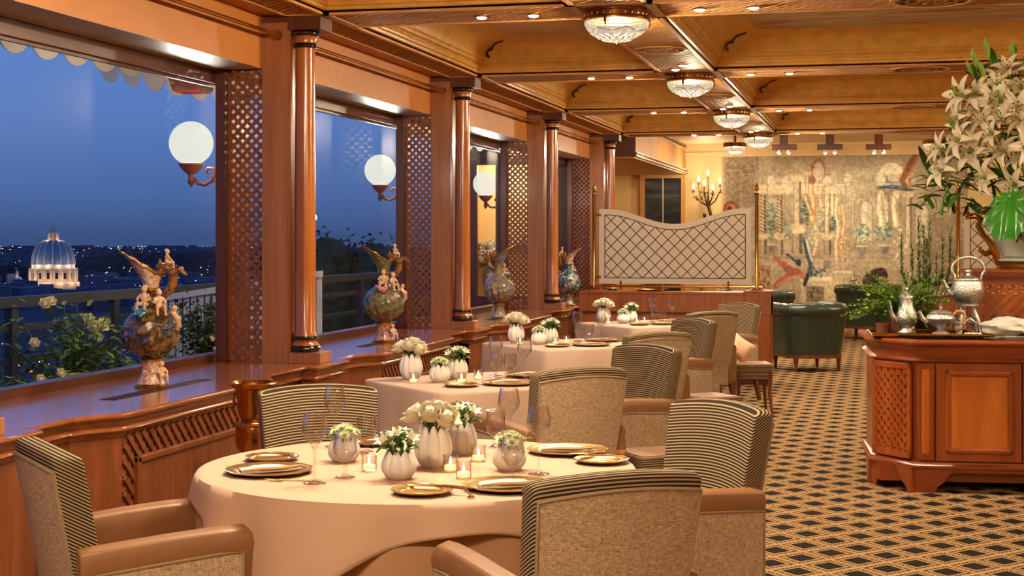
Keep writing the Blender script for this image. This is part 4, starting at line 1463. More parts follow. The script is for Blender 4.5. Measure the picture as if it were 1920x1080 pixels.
def remesh(o, v):
    m = o.modifiers.new('remesh', 'REMESH')
    m.mode = 'VOXEL'
    m.voxel_size = v
    m.use_smooth_shade = True
    return o
def limb(mb, pts, rr, n=6):
    mb.tube(pts, rr, n)
    for p, r_ in zip(pts, rr):
        mb.ball(p, r_, 8, 6)
def putto(mb, c, s, yaw):
    """small seated figure as overlapping forms, later fused into one surface"""
    M_ = Matrix.Translation(Vector(c)) @ Matrix.Rotation(yaw, 4, 'Z') @ Matrix.Scale(s, 4)
    k = MB()
    k.ball((0, 0, 0.30), (0.10, 0.085, 0.13), 10, 8)
    k.ball((0, 0, 0.17), (0.11, 0.10, 0.09), 10, 8)
    k.ball((0, -0.01, 0.52), (0.085, 0.085, 0.095), 10, 8)
    k.ball((0, 0.03, 0.56), (0.088, 0.07, 0.07), 10, 8)
    k.ball((0, -0.095, 0.51), (0.018, 0.02, 0.018), 6, 4)
    limb(k, [(0, 0, 0.38), (0, 0, 0.46)], [0.05, 0.045])
    for q in (-1, 1):
        limb(k, [(q * 0.10, 0, 0.37), (q * 0.17, -0.05, 0.27), (q * 0.10, -0.14, 0.24)], [0.045, 0.038, 0.028])
        limb(k, [(q * 0.07, -0.02, 0.15), (q * 0.10, -0.18, 0.15), (q * 0.11, -0.20, -0.05), (q * 0.11, -0.25, -0.07)], [0.065, 0.055, 0.036, 0.028])
    k.xf(M_)
    mb.add(k.v, k.f)

def make_ewer():
    t = thing('majolica_ewer', '', 'ewer', (0, 0, 0), 0, 'majolica ewers on the window shelf')
    MB().lathe([(0.001, 0.0), (0.088, 0.0), (0.089, 0.010), (0.080, 0.018)], 32).build('gilt_base', 'gold_leaf', t)
    MB().lathe([(0.080, 0.016), (0.070, 0.030), (0.056, 0.060), (0.050, 0.095), (0.052, 0.125), (0.060, 0.138)], 32, fn=lambda a, r_, z: (r_ * (1 + 0.035 * math.cos(9 * a + 40 * z)), z)).build('foot', 'majolica_foot_a', t)
    MB().lathe([(0.058, 0.136), (0.066, 0.141), (0.066, 0.150), (0.056, 0.156)], 28).build('gilt_collar', 'gold_leaf', t)
    r2 = random.Random(5)
    ph = [r2.uniform(0, 6) for _ in range(6)]
    def relief(a, r_, z):
        w = max(0.0, math.sin(PI * min(1, max(0, (z - 0.16) / 0.22))))
        return r_ + 0.010 * w * (math.sin(5 * a + 60 * z + ph[0]) * math.sin(9 * a - 45 * z + ph[1]) + 0.6 * math.sin(17 * a + 30 * z + ph[2])), z
    pr = [(0.05, 0.152)]
    for i in range(1, 20):
        u = i / 20.0
        a = -PI / 2 * 0.80 + u * (PI / 2 * 0.80 + PI / 2 * 0.74)
        pr.append((0.150 * math.cos(a), 0.292 + 0.140 * math.sin(a)))
    pr += [(0.050, 0.435), (0.042, 0.460), (0.040, 0.500), (0.043, 0.520)]
    MB().lathe(pr, 56, fn=relief).build('body', 'majolica_body_a', t)
    MB().lathe([(0.040, 0.516), (0.050, 0.521), (0.050, 0.531), (0.040, 0.536)], 24).build('gilt_collar', 'gold_leaf', t)
    # slanted pouring lip
    rings = []
    N = 32
    for cx, rx, ry, z0, sl in ((0.0, 0.041, 0.041, 0.530, 0.0), (-0.004, 0.046, 0.044, 0.560, 0.006), (-0.014, 0.062, 0.052, 0.595, 0.022), (-0.034, 0.088, 0.060, 0.632, 0.050), (-0.054, 0.112, 0.064, 0.660, 0.068),
                              (-0.054, 0.106, 0.058, 0.662, 0.066), (-0.034, 0.082, 0.052, 0.634, 0.048), (-0.012, 0.050, 0.040, 0.598, 0.02)):
        rings.append([(cx + rx * math.cos(2 * PI * i / N), ry * math.sin(2 * PI * i / N) * (1 - 0.35 * max(0, -math.cos(2 * PI * i / N)) ** 2), z0 - sl * math.cos(2 * PI * i / N) + 0.004 * math.sin(10 * 2 * PI * i / N)) for i in range(N)])
    MB().loft(rings, True, False, True).build('pouring_lip', 'majolica_foot_a', t)
    lip = rings[4]
    MB().tube(lip, 0.005, 6, True).build('lip_rim', 'gold_leaf', t)
    # dragon handle
    mb = MB()
    limb(mb, [(0.045, 0.0, 0.610), (0.085, 0.0, 0.640), (0.115, 0.0, 0.615), (0.118, 0.0, 0.560), (0.095, 0.0, 0.515), (0.06, 0.0, 0.480), (0.045, 0.0, 0.45)], [0.020, 0.026, 0.028, 0.026, 0.022, 0.016, 0.012], 8)
    mb.ball((0.055, 0.0, 0.648), (0.032, 0.022, 0.020), 10, 8)
    for q in (-1, 1):
        limb(mb, [(0.115, q * 0.015, 0.60), (0.155, q * 0.03, 0.635), (0.185, q * 0.03, 0.60)], [0.016, 0.014, 0.006])
        limb(mb, [(0.05, q * 0.012, 0.66), (0.045, q * 0.02, 0.69)], [0.010, 0.004])
    remesh(mb.build('dragon_handle', 'majolica_dragon', t), 0.005)
    mb = MB()
    putto(mb, (0.085, 0.0, 0.645), 0.16, R(120))
    remesh(mb.build('figure', 'majolica_flesh', t), 0.0042)
    mb = MB()
    putto(mb, (-0.020, -0.085, 0.415), 0.22, R(-18))
    remesh(mb.build('figure', 'majolica_flesh', t), 0.0045)
    mb = MB()
    putto(mb, (0.055, -0.075, 0.405), 0.20, R(30))
    remesh(mb.build('figure', 'majolica_flesh', t), 0.0045)
    mb = MB()
    limb(mb, [(-0.075, -0.085, 0.425), (-0.045, -0.115, 0.405), (-0.010, -0.125, 0.415), (-0.03, -0.14, 0.385)], [0.014, 0.022, 0.018, 0.010])
    remesh(mb.build('drapery', 'majolica_drape', t), 0.005)
    mb = MB()
    limb(mb, [(0.125, -0.05, 0.40), (0.150, -0.06, 0.37), (0.155, -0.05, 0.335), (0.14, -0.04, 0.30)], [0.016, 0.020, 0.016, 0.010])
    mb.ball((0.135, -0.055, 0.425), 0.017, 8, 6)
    remesh(mb.build('figure', 'majolica_flesh', t), 0.005)
    mb = MB()
    putto(mb, (0.062, -0.030, 0.035), 0.17, R(35))
    remesh(mb.build('figure', 'majolica_flesh', t), 0.0042)
    return t
ew0 = make_ewer()
EW = [((-3.82, 7.51), 16, 'a', 'tall majolica ewer with putti before the dome window'), ((-3.716, 11.15), 30, 'b', 'majolica ewer with a pink figure before the dark trees window'),
      ((-3.70, 14.74), 172, 'c', 'blue and brown majolica ewer, its lip turned to the room, third window'), ((-3.60, 17.72), 172, 'd', 'teal majolica ewer beside the brass screen post')]
for i, ((x, y), a, v, lb) in enumerate(EW):
    if i == 0:
        e_ = ew0
        e_.location = (x, y, ZSILL + 0.001)
        e_.rotation_euler = (0, 0, R(a))
        e_['label'] = lb
        continue
    e_ = copy_tree(ew0, (x, y, ZSILL + 0.001), R(a), lb, (1.02, 1.0, 0.94)[i - 1])
    for c in kids(e_):
        nm = c.name.split('.')[0]
        mt = {'body': 'majolica_body_' + v, 'foot': 'majolica_foot_' + ('b' if v == 'b' else 'c'), 'drapery': 'majolica_pink' if v == 'b' else 'majolica_drape', 'pouring_lip': 'majolica_body_' + v if v != 'd' else 'majolica_foot_a'}.get(nm)
        if mt:
            c.material_slots[0].link = 'OBJECT'
            c.material_slots[0].material = MATS[mt]

# copper wine cooler on a stand
t = thing('wine_cooler', 'copper wine cooler on a tall stand between shelf and striped chair', 'wine cooler', (-2.98, 6.93, 0))
MB().lathe([(0.001, 0.655), (0.058, 0.655), (0.064, 0.672), (0.074, 0.70), (0.078, 0.76), (0.090, 0.815), (0.112, 0.832), (0.116, 0.842), (0.110, 0.846), (0.086, 0.822), (0.070, 0.76), (0.001, 0.68)], 32).build('bucket', 'copper', t)
MB().lathe([(0.112, 0.836), (0.118, 0.842), (0.112, 0.848), (0.106, 0.842)], 32).build('gilt_rim', 'gold_leaf', t)
MB().lathe([(0.001, 0.0), (0.12, 0.0), (0.12, 0.02), (0.07, 0.04), (0.058, 0.08), (0.055, 0.50), (0.072, 0.52), (0.086, 0.545), (0.086, 0.64), (0.078, 0.655), (0.001, 0.655)], 28).build('stand', 'copper', t)
MB().lathe([(0.084, 0.632), (0.091, 0.638), (0.091, 0.646), (0.084, 0.652)], 28).build('band', 'gold_leaf', t)
for s in (-1, 1):
    MB().tube([(s * 0.09 + 0.0, 0.03 * math.cos(a * PI / 7), 0.765 + 0.03 * math.sin(a * PI / 7)) for a in range(14)], 0.006, 6, True).build('ring_handle', 'copper', t)

# ------------------------------------------------------------------ partition with etched glass screen
def frosted():
    m, n, l, b, o = _new('frosted_glass')
    n.remove(b)
    d = n.new('ShaderNodeBsdfDiffuse')
    d.inputs[0].default_value = lin(250, 240, 224)
    tl_ = n.new('ShaderNodeBsdfTranslucent')
    tl_.inputs[0].default_value = lin(252, 244, 228)
    g = n.new('ShaderNodeBsdfGlossy')
    g.inputs['Roughness'].default_value = 0.12
    m1, m2 = n.new('ShaderNodeMixShader'), n.new('ShaderNodeMixShader')
    m1.inputs[0].default_value = 0.35
    m2.inputs[0].default_value = 0.05
    l.new(d.outputs[0], m1.inputs[1])
    l.new(tl_.outputs[0], m1.inputs[2])
    l.new(m1.outputs[0], m2.inputs[1])
    l.new(g.outputs[0], m2.inputs[2])
    l.new(m2.outputs[0], o.inputs[0])
frosted()
def partition(x0, x1, y, label):
    t = thing('wooden_partition', label, 'partition', (x0, y, 0), 0, 'low wooden partitions')
    L = x1 - x0
    MB().box(0, L, 0.02, 0.26, 0.0, 0.94).build('body', 'wood_partition', t, smooth=0)
    bevel(MB().box(-0.0, L - 0.27, 0.0, 0.28, 0.945, 0.975).build('top_board', 'wood_partition', t, smooth=0), 0.008)
    bevel(MB().box(0, L - 0.27, 0.0, 0.03, 0.755, 0.945).build('upper_rail', 'wood_partition', t, smooth=0), 0.006)
    bevel(MB().box(0, L - 0.27, -0.012, 0.03, 0.742, 0.762).build('moulding', 'wood_dark', t, smooth=0), 0.006)
    bevel(MB().box(L - 0.28, L, -0.03, 0.31, 0.74, 0.975).build('end_cap', 'wood_partition', t, smooth=0), 0.006)
    bevel(MB().box(L - 0.29, L + 0.008, -0.038, 0.318, 0.975, 0.992).build('end_cap_board', 'wood_partition', t, smooth=0), 0.005)
    MB().box(L - 0.27, L - 0.01, -0.015, 0.295, 0.0, 0.74).build('end_post', 'wood_partition', t, smooth=0)
    bevel(MB().box(0, L, -0.03, 0.03, 0.0, 0.13).build('base_board', 'wood_dark', t, smooth=0), 0.006)
    bevel(MB().box(0, L - 0.27, -0.04, 0.03, 0.13, 0.15).build('base_moulding', 'wood_partition', t, smooth=0), 0.006)
    n_ = 3
    w = (L - 0.30) / n_
    for i in range(n_):
        bevel(MB().box(0.03 + i * w, 0.03 + (i + 1) * w - 0.05, 0.005, 0.03, 0.19, 0.71).build('panel', 'wood_partition', t, smooth=0), 0.012)
    return t
def screen(x0, x1, y, label):
    t = thing('glass_screen', label, 'screen', (x0, y, 0.992), 0, 'etched glass screens')
    L = x1 - x0
    for x in (0, L):
        MB().lathe([(0.075, 0.0), (0.078, 0.006), (0.05, 0.016), (0.03, 0.022), (0.024, 0.04), (0.020, 0.05), (0.020, 1.02), (0.026, 1.03), (0.026, 1.05), (0.015, 1.06), (0.022, 1.08), (0.024, 1.10), (0.012, 1.13), (0.003, 1.155)], 20, (x, 0, 0), True, True).build('post', 'brass', t)
        s = 1 if x == 0 else -1
        for z in (0.12, 0.80):
            MB().box(x + s * 0.015 - 0.015, x + s * 0.06 + 0.015, -0.012, 0.012, z, z + 0.03).build('clamp', 'brass_dark', t, smooth=0)
    MB().tube([(-0.06, 0, 0.035), (L + 0.06, 0, 0.035)], 0.013, 10).build('rail', 'brass', t)
    for x in (L * 0.17, L * 0.83):
        MB().lathe([(0.03, 0.0), (0.03, 0.006), (0.01, 0.012), (0.01, 0.07), (0.016, 0.08), (0.004, 0.10)], 14, (x, -0.03, 0), True, True).build('rail_foot', 'brass', t)
    gx0, gx1 = 0.055, L - 0.055
    def top(x):
        u = (x - gx0) / (gx1 - gx0) * 2 - 1
        k = min(1.0, abs(u) / 0.90)
        return 0.715 + 0.165 * (0.5 - 0.5 * math.cos(PI * k))
    N = 40
    xs = [gx0 + (gx1 - gx0) * i / N for i in range(N + 1)]
    rings = []
    for x in xs:
        rings.append([(x, -0.006, 0.062), (x, 0.006, 0.062), (x, 0.006, top(x)), (x, -0.006, top(x))])
    MB().loft(rings).build('frosted_pane', 'frosted_glass', t, smooth=30)
    # etched border and lattice lines (both faces)
    b = 0.065
    ix0, ix1, iz = gx0 + b, gx1 - b, 0.062 + b
    def ztop(x):
        return top(x) - b
    lines = []
    cp = [(ix0 + (ix1 - ix0) * i / 30, ztop(ix0 + (ix1 - ix0) * i / 30)) for i in range(31)]
    bord = [(ix0, iz), (ix1, iz)] + list(reversed(cp))
    for a, c in zip(bord, bord[1:] + bord[:1]):
        lines.append((a, c))
    border_n = len(lines)
    per = 0.139
    for dr in (1, -1):
        for k in range(-14, 28):
            xa = ix0 + k * per
            run, st = [], None
            for j in range(0, 241):
                z = iz + j * 0.0035
                x = xa + dr * (z - iz)
                ok = ix0 <= x <= ix1 and z <= ztop(min(max(x, ix0), ix1))
                if ok and st is None:
                    st = (x, z)
                if ok:
                    en = (x, z)
                if (not ok or j == 240) and st is not None:
                    if abs(en[1] - st[1]) > 0.01:
                        lines.append((st, en))
                    st = None
    for i, (a, c) in enumerate(lines):
        mb = MB()
        mb.strip((a[0], -0.0065, a[1]), (c[0], -0.0065, c[1]), 0.0085, 0.003, (0, 1, 0))
        mb.build('border_line' if i < border_n else 'lattice_line', 'bronze', t, smooth=0)
    return t
partition(-3.19, -1.12, 16.29, 'low reddish wood partition crossing the room under the etched screen')
screen(-3.05, -1.283, 16.43, 'cream etched glass screen with lattice lines and brass posts')
partition(0.62, 2.9, 16.29, 'second low wooden partition behind the buffet')
screen(0.79, 2.6, 16.43, 'second etched glass screen half hidden behind the lilies')
# a flat gilt tray lying on the partition
t = thing('gilt_tray', 'flat gilt tray lying on the partition below the screen', 'tray', (-2.45, 16.50, 0.976))
MB().lathe([(0.001, 0.004), (0.13, 0.004), (0.15, 0.02), (0.155, 0.02), (0.135, 0.0), (0.001, 0.0)], 28).build('dish', 'gold_leaf', t)
for s in (-1, 1):
    MB().tube([(s * 0.15, -0.04, 0.018), (s * 0.19, -0.03, 0.03), (s * 0.19, 0.03, 0.03), (s * 0.15, 0.04, 0.018)], 0.006, 6).build('handle', 'gold_leaf', t)

# ------------------------------------------------------------------ green leather tub chairs and sofa
def make_tub(w=0.80, d=0.80, name='tub_armchair', cat='armchair', grp='green leather tub chairs', straight=0.0):
    t = thing(name, '', cat, (0, 0, 0), 0, grp)
    def path(off, n=28):
        pts = []
        r_ = w / 2 - off
        for i in range(n + 1):
            u = i / n
            a = PI + PI * u                                     # from -x round the back (-y) to +x
            ca, sa = math.cos(a), math.sin(a)
            k = (abs(ca) ** 3.2 + abs(sa) ** 3.2) ** (-1 / 3.2)
            pts.append((r_ * k * ca + (straight * (1 if ca > 0 else -1) if abs(ca) > 1e-6 else 0), (d / 2 - off) * k * sa))
        return [(pts[0][0], d / 2 - 0.03)] + pts + [(pts[-1][0], d / 2 - 0.03)]
    out_t, out_b = path(0.0), path(0.06)
    inn = path(0.11)
    n = len(out_t)
    rings = []
    for (xb, yb_), (xt, yt), (xi, yi) in zip(out_b, out_t, inn):
        rings.append([(xb, yb_, 0.19), ((xb + xt) / 2, (yb_ + yt) / 2, 0.42), (xt * 0.985, yt * 0.985, 0.66), (xi, yi, 0.70), (xi, yi, 0.40), (xi * 0.98, yi * 0.98, 0.19)])
    MB().loft(rings).build('shell', 'green_leather', t, smooth=50)
    roll = []
    for i, ((xt, yt), (xi, yi)) in enumerate(zip(out_t, inn)):
        roll.append(((xt + xi) / 2, (yt + yi) / 2, 0.715))
    N = len(roll)
    MB().tube(roll, [0.080 + 0.006 * math.cos(i * 1.9) for i in range(N)], 12).build('rolled_top', 'green_leather', t, smooth=60)
    for i in range(1, N - 1, 3):
        p = roll[i]
        MB().ball((p[0] * 0.86, p[1] * 0.86, 0.70), 0.011, 8, 6).build('button', 'green_leather', t)
    sw = w / 2 - 0.115 + straight
    bevel(MB().box(-sw, sw, -d / 2 + 0.10, d / 2 - 0.02, 0.30, 0.45).build('seat_cushion', 'green_leather', t, smooth=40), 0.035, 3)
    rb = path(0.055)
    rr = [[(x, y, 0.16), (x, y, 0.20), (x * 0.88, y * 0.88, 0.20), (x * 0.88, y * 0.88, 0.16)] for x, y in rb]
    MB().loft(rr).build('wood_rail', 'wood_leg', t, smooth=30)
    MB().box(-sw - 0.05, sw + 0.05, d / 2 - 0.09, d / 2 - 0.03, 0.16, 0.30).build('front_rail', 'wood_leg', t, smooth=0)
    for sx in (-1, 1):
        for yy in (-d / 2 + 0.16, d / 2 - 0.07):
            x = sx * (w / 2 - 0.13 + straight)
            MB().lathe([(0.014, 0.0), (0.020, 0.03), (0.018, 0.05), (0.030, 0.14), (0.032, 0.17)], 10, (x, yy, 0), True, True).build('leg', 'wood_leg', t)
    return t
tb0 = make_tub()
tb0.location = (-0.82, 18.22, 0)
tb0.rotation_euler = (0, 0, R(28))
tb0['label'] = 'green leather tub armchair nearest the partition end'
copy_tree(tb0, (-0.22, 24.15, 0), R(-20), 'green leather tub armchair before the tapestry, behind the fern', 1.05)
copy_tree(tb0, (-1.62, 21.3, 0), R(60), 'green leather tub armchair partly hidden behind the partition', 1.05)
sf = make_tub(0.80, 0.82, 'chesterfield_sofa', 'sofa', 'green leather sofas', 0.45)
sf.location = (-2.45, 17.75, 0)
sf.scale = (1, 1, 1.17)
sf.rotation_euler = (0, 0, 0)
sf['label'] = 'dark green leather sofa just showing above the partition'

# ------------------------------------------------------------------ tapestry (woven picture, painted point by point)
import numpy as np
def tapestry():
    X0, X1, Y0, Y1 = 1356.0, 1810.0, 292.0, 568.0
    NX, NY = 420, 256
    gx, gy = np.meshgrid(np.linspace(X0, X1, NX), np.linspace(Y0, Y1, NY))
    rs = np.random.RandomState(3)
    img = np.zeros((NY, NX, 3))
    def noise(fx, fy):
        a = rs.rand(int(fy) + 2, int(fx) + 2)
        u = (gx - X0) / (X1 - X0) * fx
        v = (gy - Y0) / (Y1 - Y0) * fy
        i, j = u.astype(int).clip(0, int(fx)), v.astype(int).clip(0, int(fy))
        fu, fv = u - i, v - j
        fu, fv = fu * fu * (3 - 2 * fu), fv * fv * (3 - 2 * fv)
        return a[j, i] * (1 - fu) * (1 - fv) + a[j, i + 1] * fu * (1 - fv) + a[j + 1, i] * (1 - fu) * fv + a[j + 1, i + 1] * fu * fv
    def put(mask, col, al=1.0):
        m = (np.clip(mask, 0, 1) * al)[..., None]
        img[:] = img * (1 - m) + np.array(col, float) * m
    def soft(d, w=1.2):
        return np.clip(0.5 - d / w, 0, 1)
    def rect(x0, x1, y0, y1, col, al=1.0):
        put(soft(np.maximum(np.maximum(x0 - gx, gx - x1), np.maximum(y0 - gy, gy - y1))), col, al)
    def ell(cx, cy, rx, ry, col, al=1.0, rot=0.0):
        c_, s_ = math.cos(rot), math.sin(rot)
        u, v = (gx - cx) * c_ + (gy - cy) * s_, -(gx - cx) * s_ + (gy - cy) * c_
        put(soft((np.sqrt((u / rx) ** 2 + (v / ry) ** 2) - 1) * min(rx, ry)), col, al)
    def line(pts, w, col, al=1.0):
        d = np.full(gx.shape, 1e9)
        for (ax, ay), (bx_, by_) in zip(pts, pts[1:]):
            dx, dy = bx_ - ax, by_ - ay
            t_ = (((gx - ax) * dx + (gy - ay) * dy) / (dx * dx + dy * dy + 1e-9)).clip(0, 1)
            d = np.minimum(d, np.hypot(gx - ax - t_ * dx, gy - ay - t_ * dy))
        put(soft(d - w * 0.39, 2.0), col, al * 0.88)
    def P(x, y):
        return 1340 + x / 3.375, 240 + y / 3.375
    def col_(cx, y0, y1, w, base, twist=False, cap=True):
        (px, a), (_, b_) = P(cx, y0), P(cx, y1)
        w = w / 3.375
        u = ((gx - px) / (w / 2))
        m = soft(np.maximum(np.abs(gx - px) - w / 2, np.maximum(a - gy, gy - b_)))
        sh = 0.62 + 0.42 * np.clip(1 - (u + 0.25) ** 2, 0, 1)
        if twist:
            sh = sh * (0.86 + 0.22 * np.sin((gy - u * 3.0) * 0.95))
        else:
            sh = sh * (0.95 + 0.07 * np.sin(u * 9))
        mm = m[..., None]
        img[:] = img * (1 - mm) + (np.array(base, float) * sh[..., None]) * mm
        if cap:
            ell(px, a, w * 0.85, w * 0.42, (206, 178, 130))
            rect(px - w * 0.95, px + w * 0.95, a - w * 0.55, a - w * 0.25, (196, 166, 122))
            rect(px - w * 0.9, px + w * 0.9, b_ - 1.2, b_ + 1.6, (176, 146, 108))
    img[:] = np.array((178, 158, 124))
    img[:] += ((gy - Y0) / (Y1 - Y0))[..., None] * np.array((-22, -26, -26))
    img[:] += (noise(26, 16) - 0.5)[..., None] * 26
    rect(*[P(60, 0)[0], P(285, 0)[0], 292, 420], (164, 142, 112), 0.9)
    for x0, x1, y0, y1 in ((70, 165, 235, 500), (175, 260, 260, 500)):
        a, b_ = P(x0, y0), P(x1, y1)
        rect(a[0], b_[0], a[1], b_[1], (142, 118, 90), 0.8)
        line([(a[0], a[1]), ((a[0] + b_[0]) / 2, a[1] - 13), (b_[0], a[1])], 3, (124, 100, 76), 0.8)
        for k in range(5):
            q = a[0] + (b_[0] - a[0]) * (k + 0.5) / 5
            line([(q, a[1] + 14), (q, b_[1])], 1.6, (176, 152, 120), 0.7)
        rect(a[0], b_[0], a[1] + 8, a[1] + 11, (186, 162, 128), 0.8)
    ell(*P(105, 510), 15, 14, (150, 84, 52))
    ell(*P(105, 510), 10, 9, (190, 120, 70))
    ell(*P(95, 515), 5, 6, (120, 56, 38))
    # arcades
    rect(P(285, 0)[0], P(830, 0)[0], P(0, 360)[1], P(0, 420)[1], (196, 176, 140), 0.9)
    for cx in (366, 462, 545, 645, 720):
        a = P(cx, 345)
        ell(a[0], a[1], 8, 12, (204, 188, 154), 0.8)
        rect(a[0] - 8, a[0] + 8, a[1], a[1] + 16, (200, 182, 148), 0.8)
    for k in range(12):
        q = P(290 + k * 46, 430)
        line([q, (q[0], q[1] + 70)], 1.2, (172, 150, 116), 0.6)
    line([P(480, 330), P(480, 200), P(650, 190), P(835, 265)], 5, (176, 146, 116), 0.9)
    line([P(740, 185), P(835, 265)], 8, (184, 142, 110), 0.9)
    rect(P(610, 0)[0], P(735, 0)[0], P(0, 200)[1], P(0, 300)[1], (186, 146, 118), 0.7)
    ell(*P(668, 270), 14, 22, (160, 112, 88), 0.8)
    ell(*P(668, 280), 10, 18, (206, 186, 150), 0.8)
    # right hand architecture
    ell(*P(1125, 290), 29, 27, (186, 160, 124))
    ell(*P(1125, 300), 22, 22, (222, 204, 166))
    rect(P(1030, 0)[0], P(1225, 0)[0], P(0, 300)[1], P(0, 362)[1], (196, 170, 132), 0.85)
    ell(*P(1060, 330), 8, 13, (206, 190, 158))
    rect(P(900, 0)[0], P(1420, 0)[0], P(0, 366)[1], P(0, 372)[1], (170, 146, 112))
    rect(P(900, 0)[0], P(1420, 0)[0], P(0, 396)[1], P(0, 404)[1], (158, 134, 102))
    for k in range(36):
        q = P(905 + k * 14.5, 373)
        line([q, (q[0], q[1] + 6)], 1.5, (190, 168, 132))
    ell(*P(850, 330), 6, 12, (206, 190, 158), 0.8)
    for cx, w, y0 in ((965, 14, 500), (1075, 12, 480), (1310, 15, 520)):
        a = P(cx, y0)
        ell(a[0], a[1], w, 16, (160, 138, 108), 0.9)
        rect(a[0] - w, a[0] + w, a[1], a[1] + 62, (160, 138, 108), 0.9)
        ell(a[0] + 1, a[1] + 4, w - 4, 13, (196, 178, 144))
        rect(a[0] + 5 - w, a[0] + w - 3, a[1] + 4, a[1] + 62, (192, 174, 140))
    line([P(1290, 165), P(1230, 260), P(1190, 340), P(1225, 405)], 14, (150, 92, 56))
    line([P(1300, 165), P(1240, 300), P(1235, 400)], 7, (188, 122, 78))
    line([P(1330, 170), P(1280, 260), P(1240, 320)], 4, (196, 156, 116), 0.8)
    line([P(1040, 385), P(1130, 372), P(1255, 398)], 7, (92, 108, 122))
    line([P(1060, 380), P(1180, 392), P(1250, 402)], 3, (54, 66, 84))
    line([P(1095, 315), P(1100, 350), P(1165, 352)], 5, (110, 120, 126), 0.9)
    # foliage
    def bush(cx, cy, rx, ry, c1, c2, n_=60, seed=1):
        q = np.random.RandomState(seed)
        x, y = P(cx, cy)
        for _ in range(n_):
            a, r_ = q.rand() * 6.28, math.sqrt(q.rand())
            c = c1 if q.rand() < 0.5 else c2
            ell(x + rx / 3.375 * r_ * math.cos(a), y + ry / 3.375 * r_ * math.sin(a), 1.5 + q.rand() * 1.4, 1.2 + q.rand(), c, 0.85)
    bush(365, 590, 32, 120, (92, 116, 104), (150, 158, 130), 110, 2)
    bush(580, 540, 26, 90, (62, 88, 84), (120, 130, 100), 80, 3)
    bush(690, 570, 22, 100, (110, 128, 110), (176, 172, 136), 70, 4)
    bush(758, 600, 18, 60, (64, 92, 92), (140, 148, 120), 50, 5)
    bush(940, 665, 54, 58, (104, 128, 120), (186, 176, 128), 110, 6)
    bush(1075, 660, 56, 60, (96, 118, 110), (168, 166, 130), 110, 7)
    # columns
    for cx, y0, y1, w, c, tw in ((312, 405, 690, 36, (206, 172, 118), True), (420, 405, 690, 36, (206, 172, 118), True), (532, 320, 640, 50, (204, 178, 138), False), (597, 290, 420, 28, (210, 180, 130), False),
                                 (724, 380, 680, 36, (214, 186, 140), False), (757, 410, 560, 28, (220, 194, 148), False), (1232, 430, 760, 42, (206, 180, 138), False)):
        col_(cx, y0, y1, w, c, tw)
    for cx, y0, y1, w in ((312, 690, 808, 44), (420, 690, 808, 44), (532, 645, 800, 62), (724, 690, 805, 48)):
        col_(cx, y0, y1, w, (178, 150, 112), False, True)
    # golden figures
    def fig(pts, w, c, hl):
        line([P(*p) for p in pts], w, c)
        line([P(p[0] - 6, p[1]) for p in pts], w * 0.4, hl, 0.9)
    fig([(628, 320), (620, 400), (640, 470), (630, 590)], 13, (182, 134, 78), (232, 200, 140))
    fig([(690, 380), (684, 450), (700, 520)], 8, (190, 146, 92), (236, 208, 152))
    fig([(585, 430), (600, 480), (625, 540)], 12, (168, 118, 70), (224, 190, 130))
    ell(*P(628, 335), 6, 8, (150, 104, 62))
    fig([(790, 450), (780, 540), (800, 640), (780, 740), (790, 880)], 9, (196, 150, 98), (240, 214, 160))
    fig([(820, 490), (835, 600), (815, 720), (830, 890)], 7, (190, 140, 90), (232, 200, 150))
    fig([(650, 620), (660, 720), (640, 800)], 7, (200, 156, 106), (240, 212, 160))
    for cx in (1062, 1152):
        fig([(cx, 425), (cx - 8, 500), (cx + 4, 610)], 17, (206, 176, 130), (240, 220, 178))
        ell(*P(cx, 428), 6, 7, (216, 188, 144))
        line([P(cx + 14, 460), P(cx + 20, 600)], 2, (150, 118, 80), 0.8)
        line([P(cx - 18, 480), P(cx + 16, 530)], 2, (150, 118, 80), 0.7)
    # urns
    for cx, y0, s in ((942, 750, 1.0), (1082, 745, 1.05), (370, 740, 0.9)):
        x, y = P(cx, y0)
        ell(x, y + 7 * s, 10 * s, 9 * s, (150, 132, 112))
        rect(x - 11 * s, x + 11 * s, y - 2, y + 1, (190, 170, 140))
        for k in range(5):
            line([(x - 7 * s + k * 3.5 * s, y + 1), (x - 3 * s + k * 1.5 * s, y + 15 * s)], 1.0, (104, 84, 72), 0.8)
        rect(x - 2 * s, x + 2 * s, y + 14 * s, y + 24 * s, (158, 138, 112))
        rect(x - 7 * s, x + 7 * s, y + 24 * s, y + 28 * s, (176, 152, 122))
    # ground, plinths
    yb0 = P(0, 830)[1]
    rect(1356, 1810, yb0, 570, (184, 160, 122), 0.75)
    for k in range(40):
        q = P(285 + k * 32, 840)
        line([q, (q[0] + 2, q[1] + 30)], 1.1, (160, 134, 100), 0.5)
    rect(P(280, 0)[0], P(360, 0)[0], P(0, 870)[1], 570, (170, 122, 84), 0.9)
    bush(320, 950, 36, 70, (206, 160, 110), (140, 92, 60), 60, 9)
    a = P(560, 985)
    rect(a[0], P(770, 0)[0], P(0, 950)[1], 570, (196, 172, 130))
    rect(a[0] - 2, P(778, 0)[0], P(0, 940)[1], P(0, 966)[1], (218, 196, 152))
    rect(P(590, 0)[0], P(700, 0)[0], P(0, 1000)[1], 566, (128, 104, 78), 0.8)
    bush(640, 1040, 40, 26, (70, 62, 54), (170, 140, 100), 50, 11)
    rect(P(760, 0)[0], P(880, 0)[0], P(0, 905)[1], P(0, 1010)[1], (190, 164, 124))
    rect(P(756, 0)[0], P(886, 0)[0], P(0, 900)[1], P(0, 915)[1], (214, 190, 148))
    rect(P(700, 0)[0], P(750, 0)[0], P(0, 840)[1], P(0, 890)[1], (150, 126, 98))
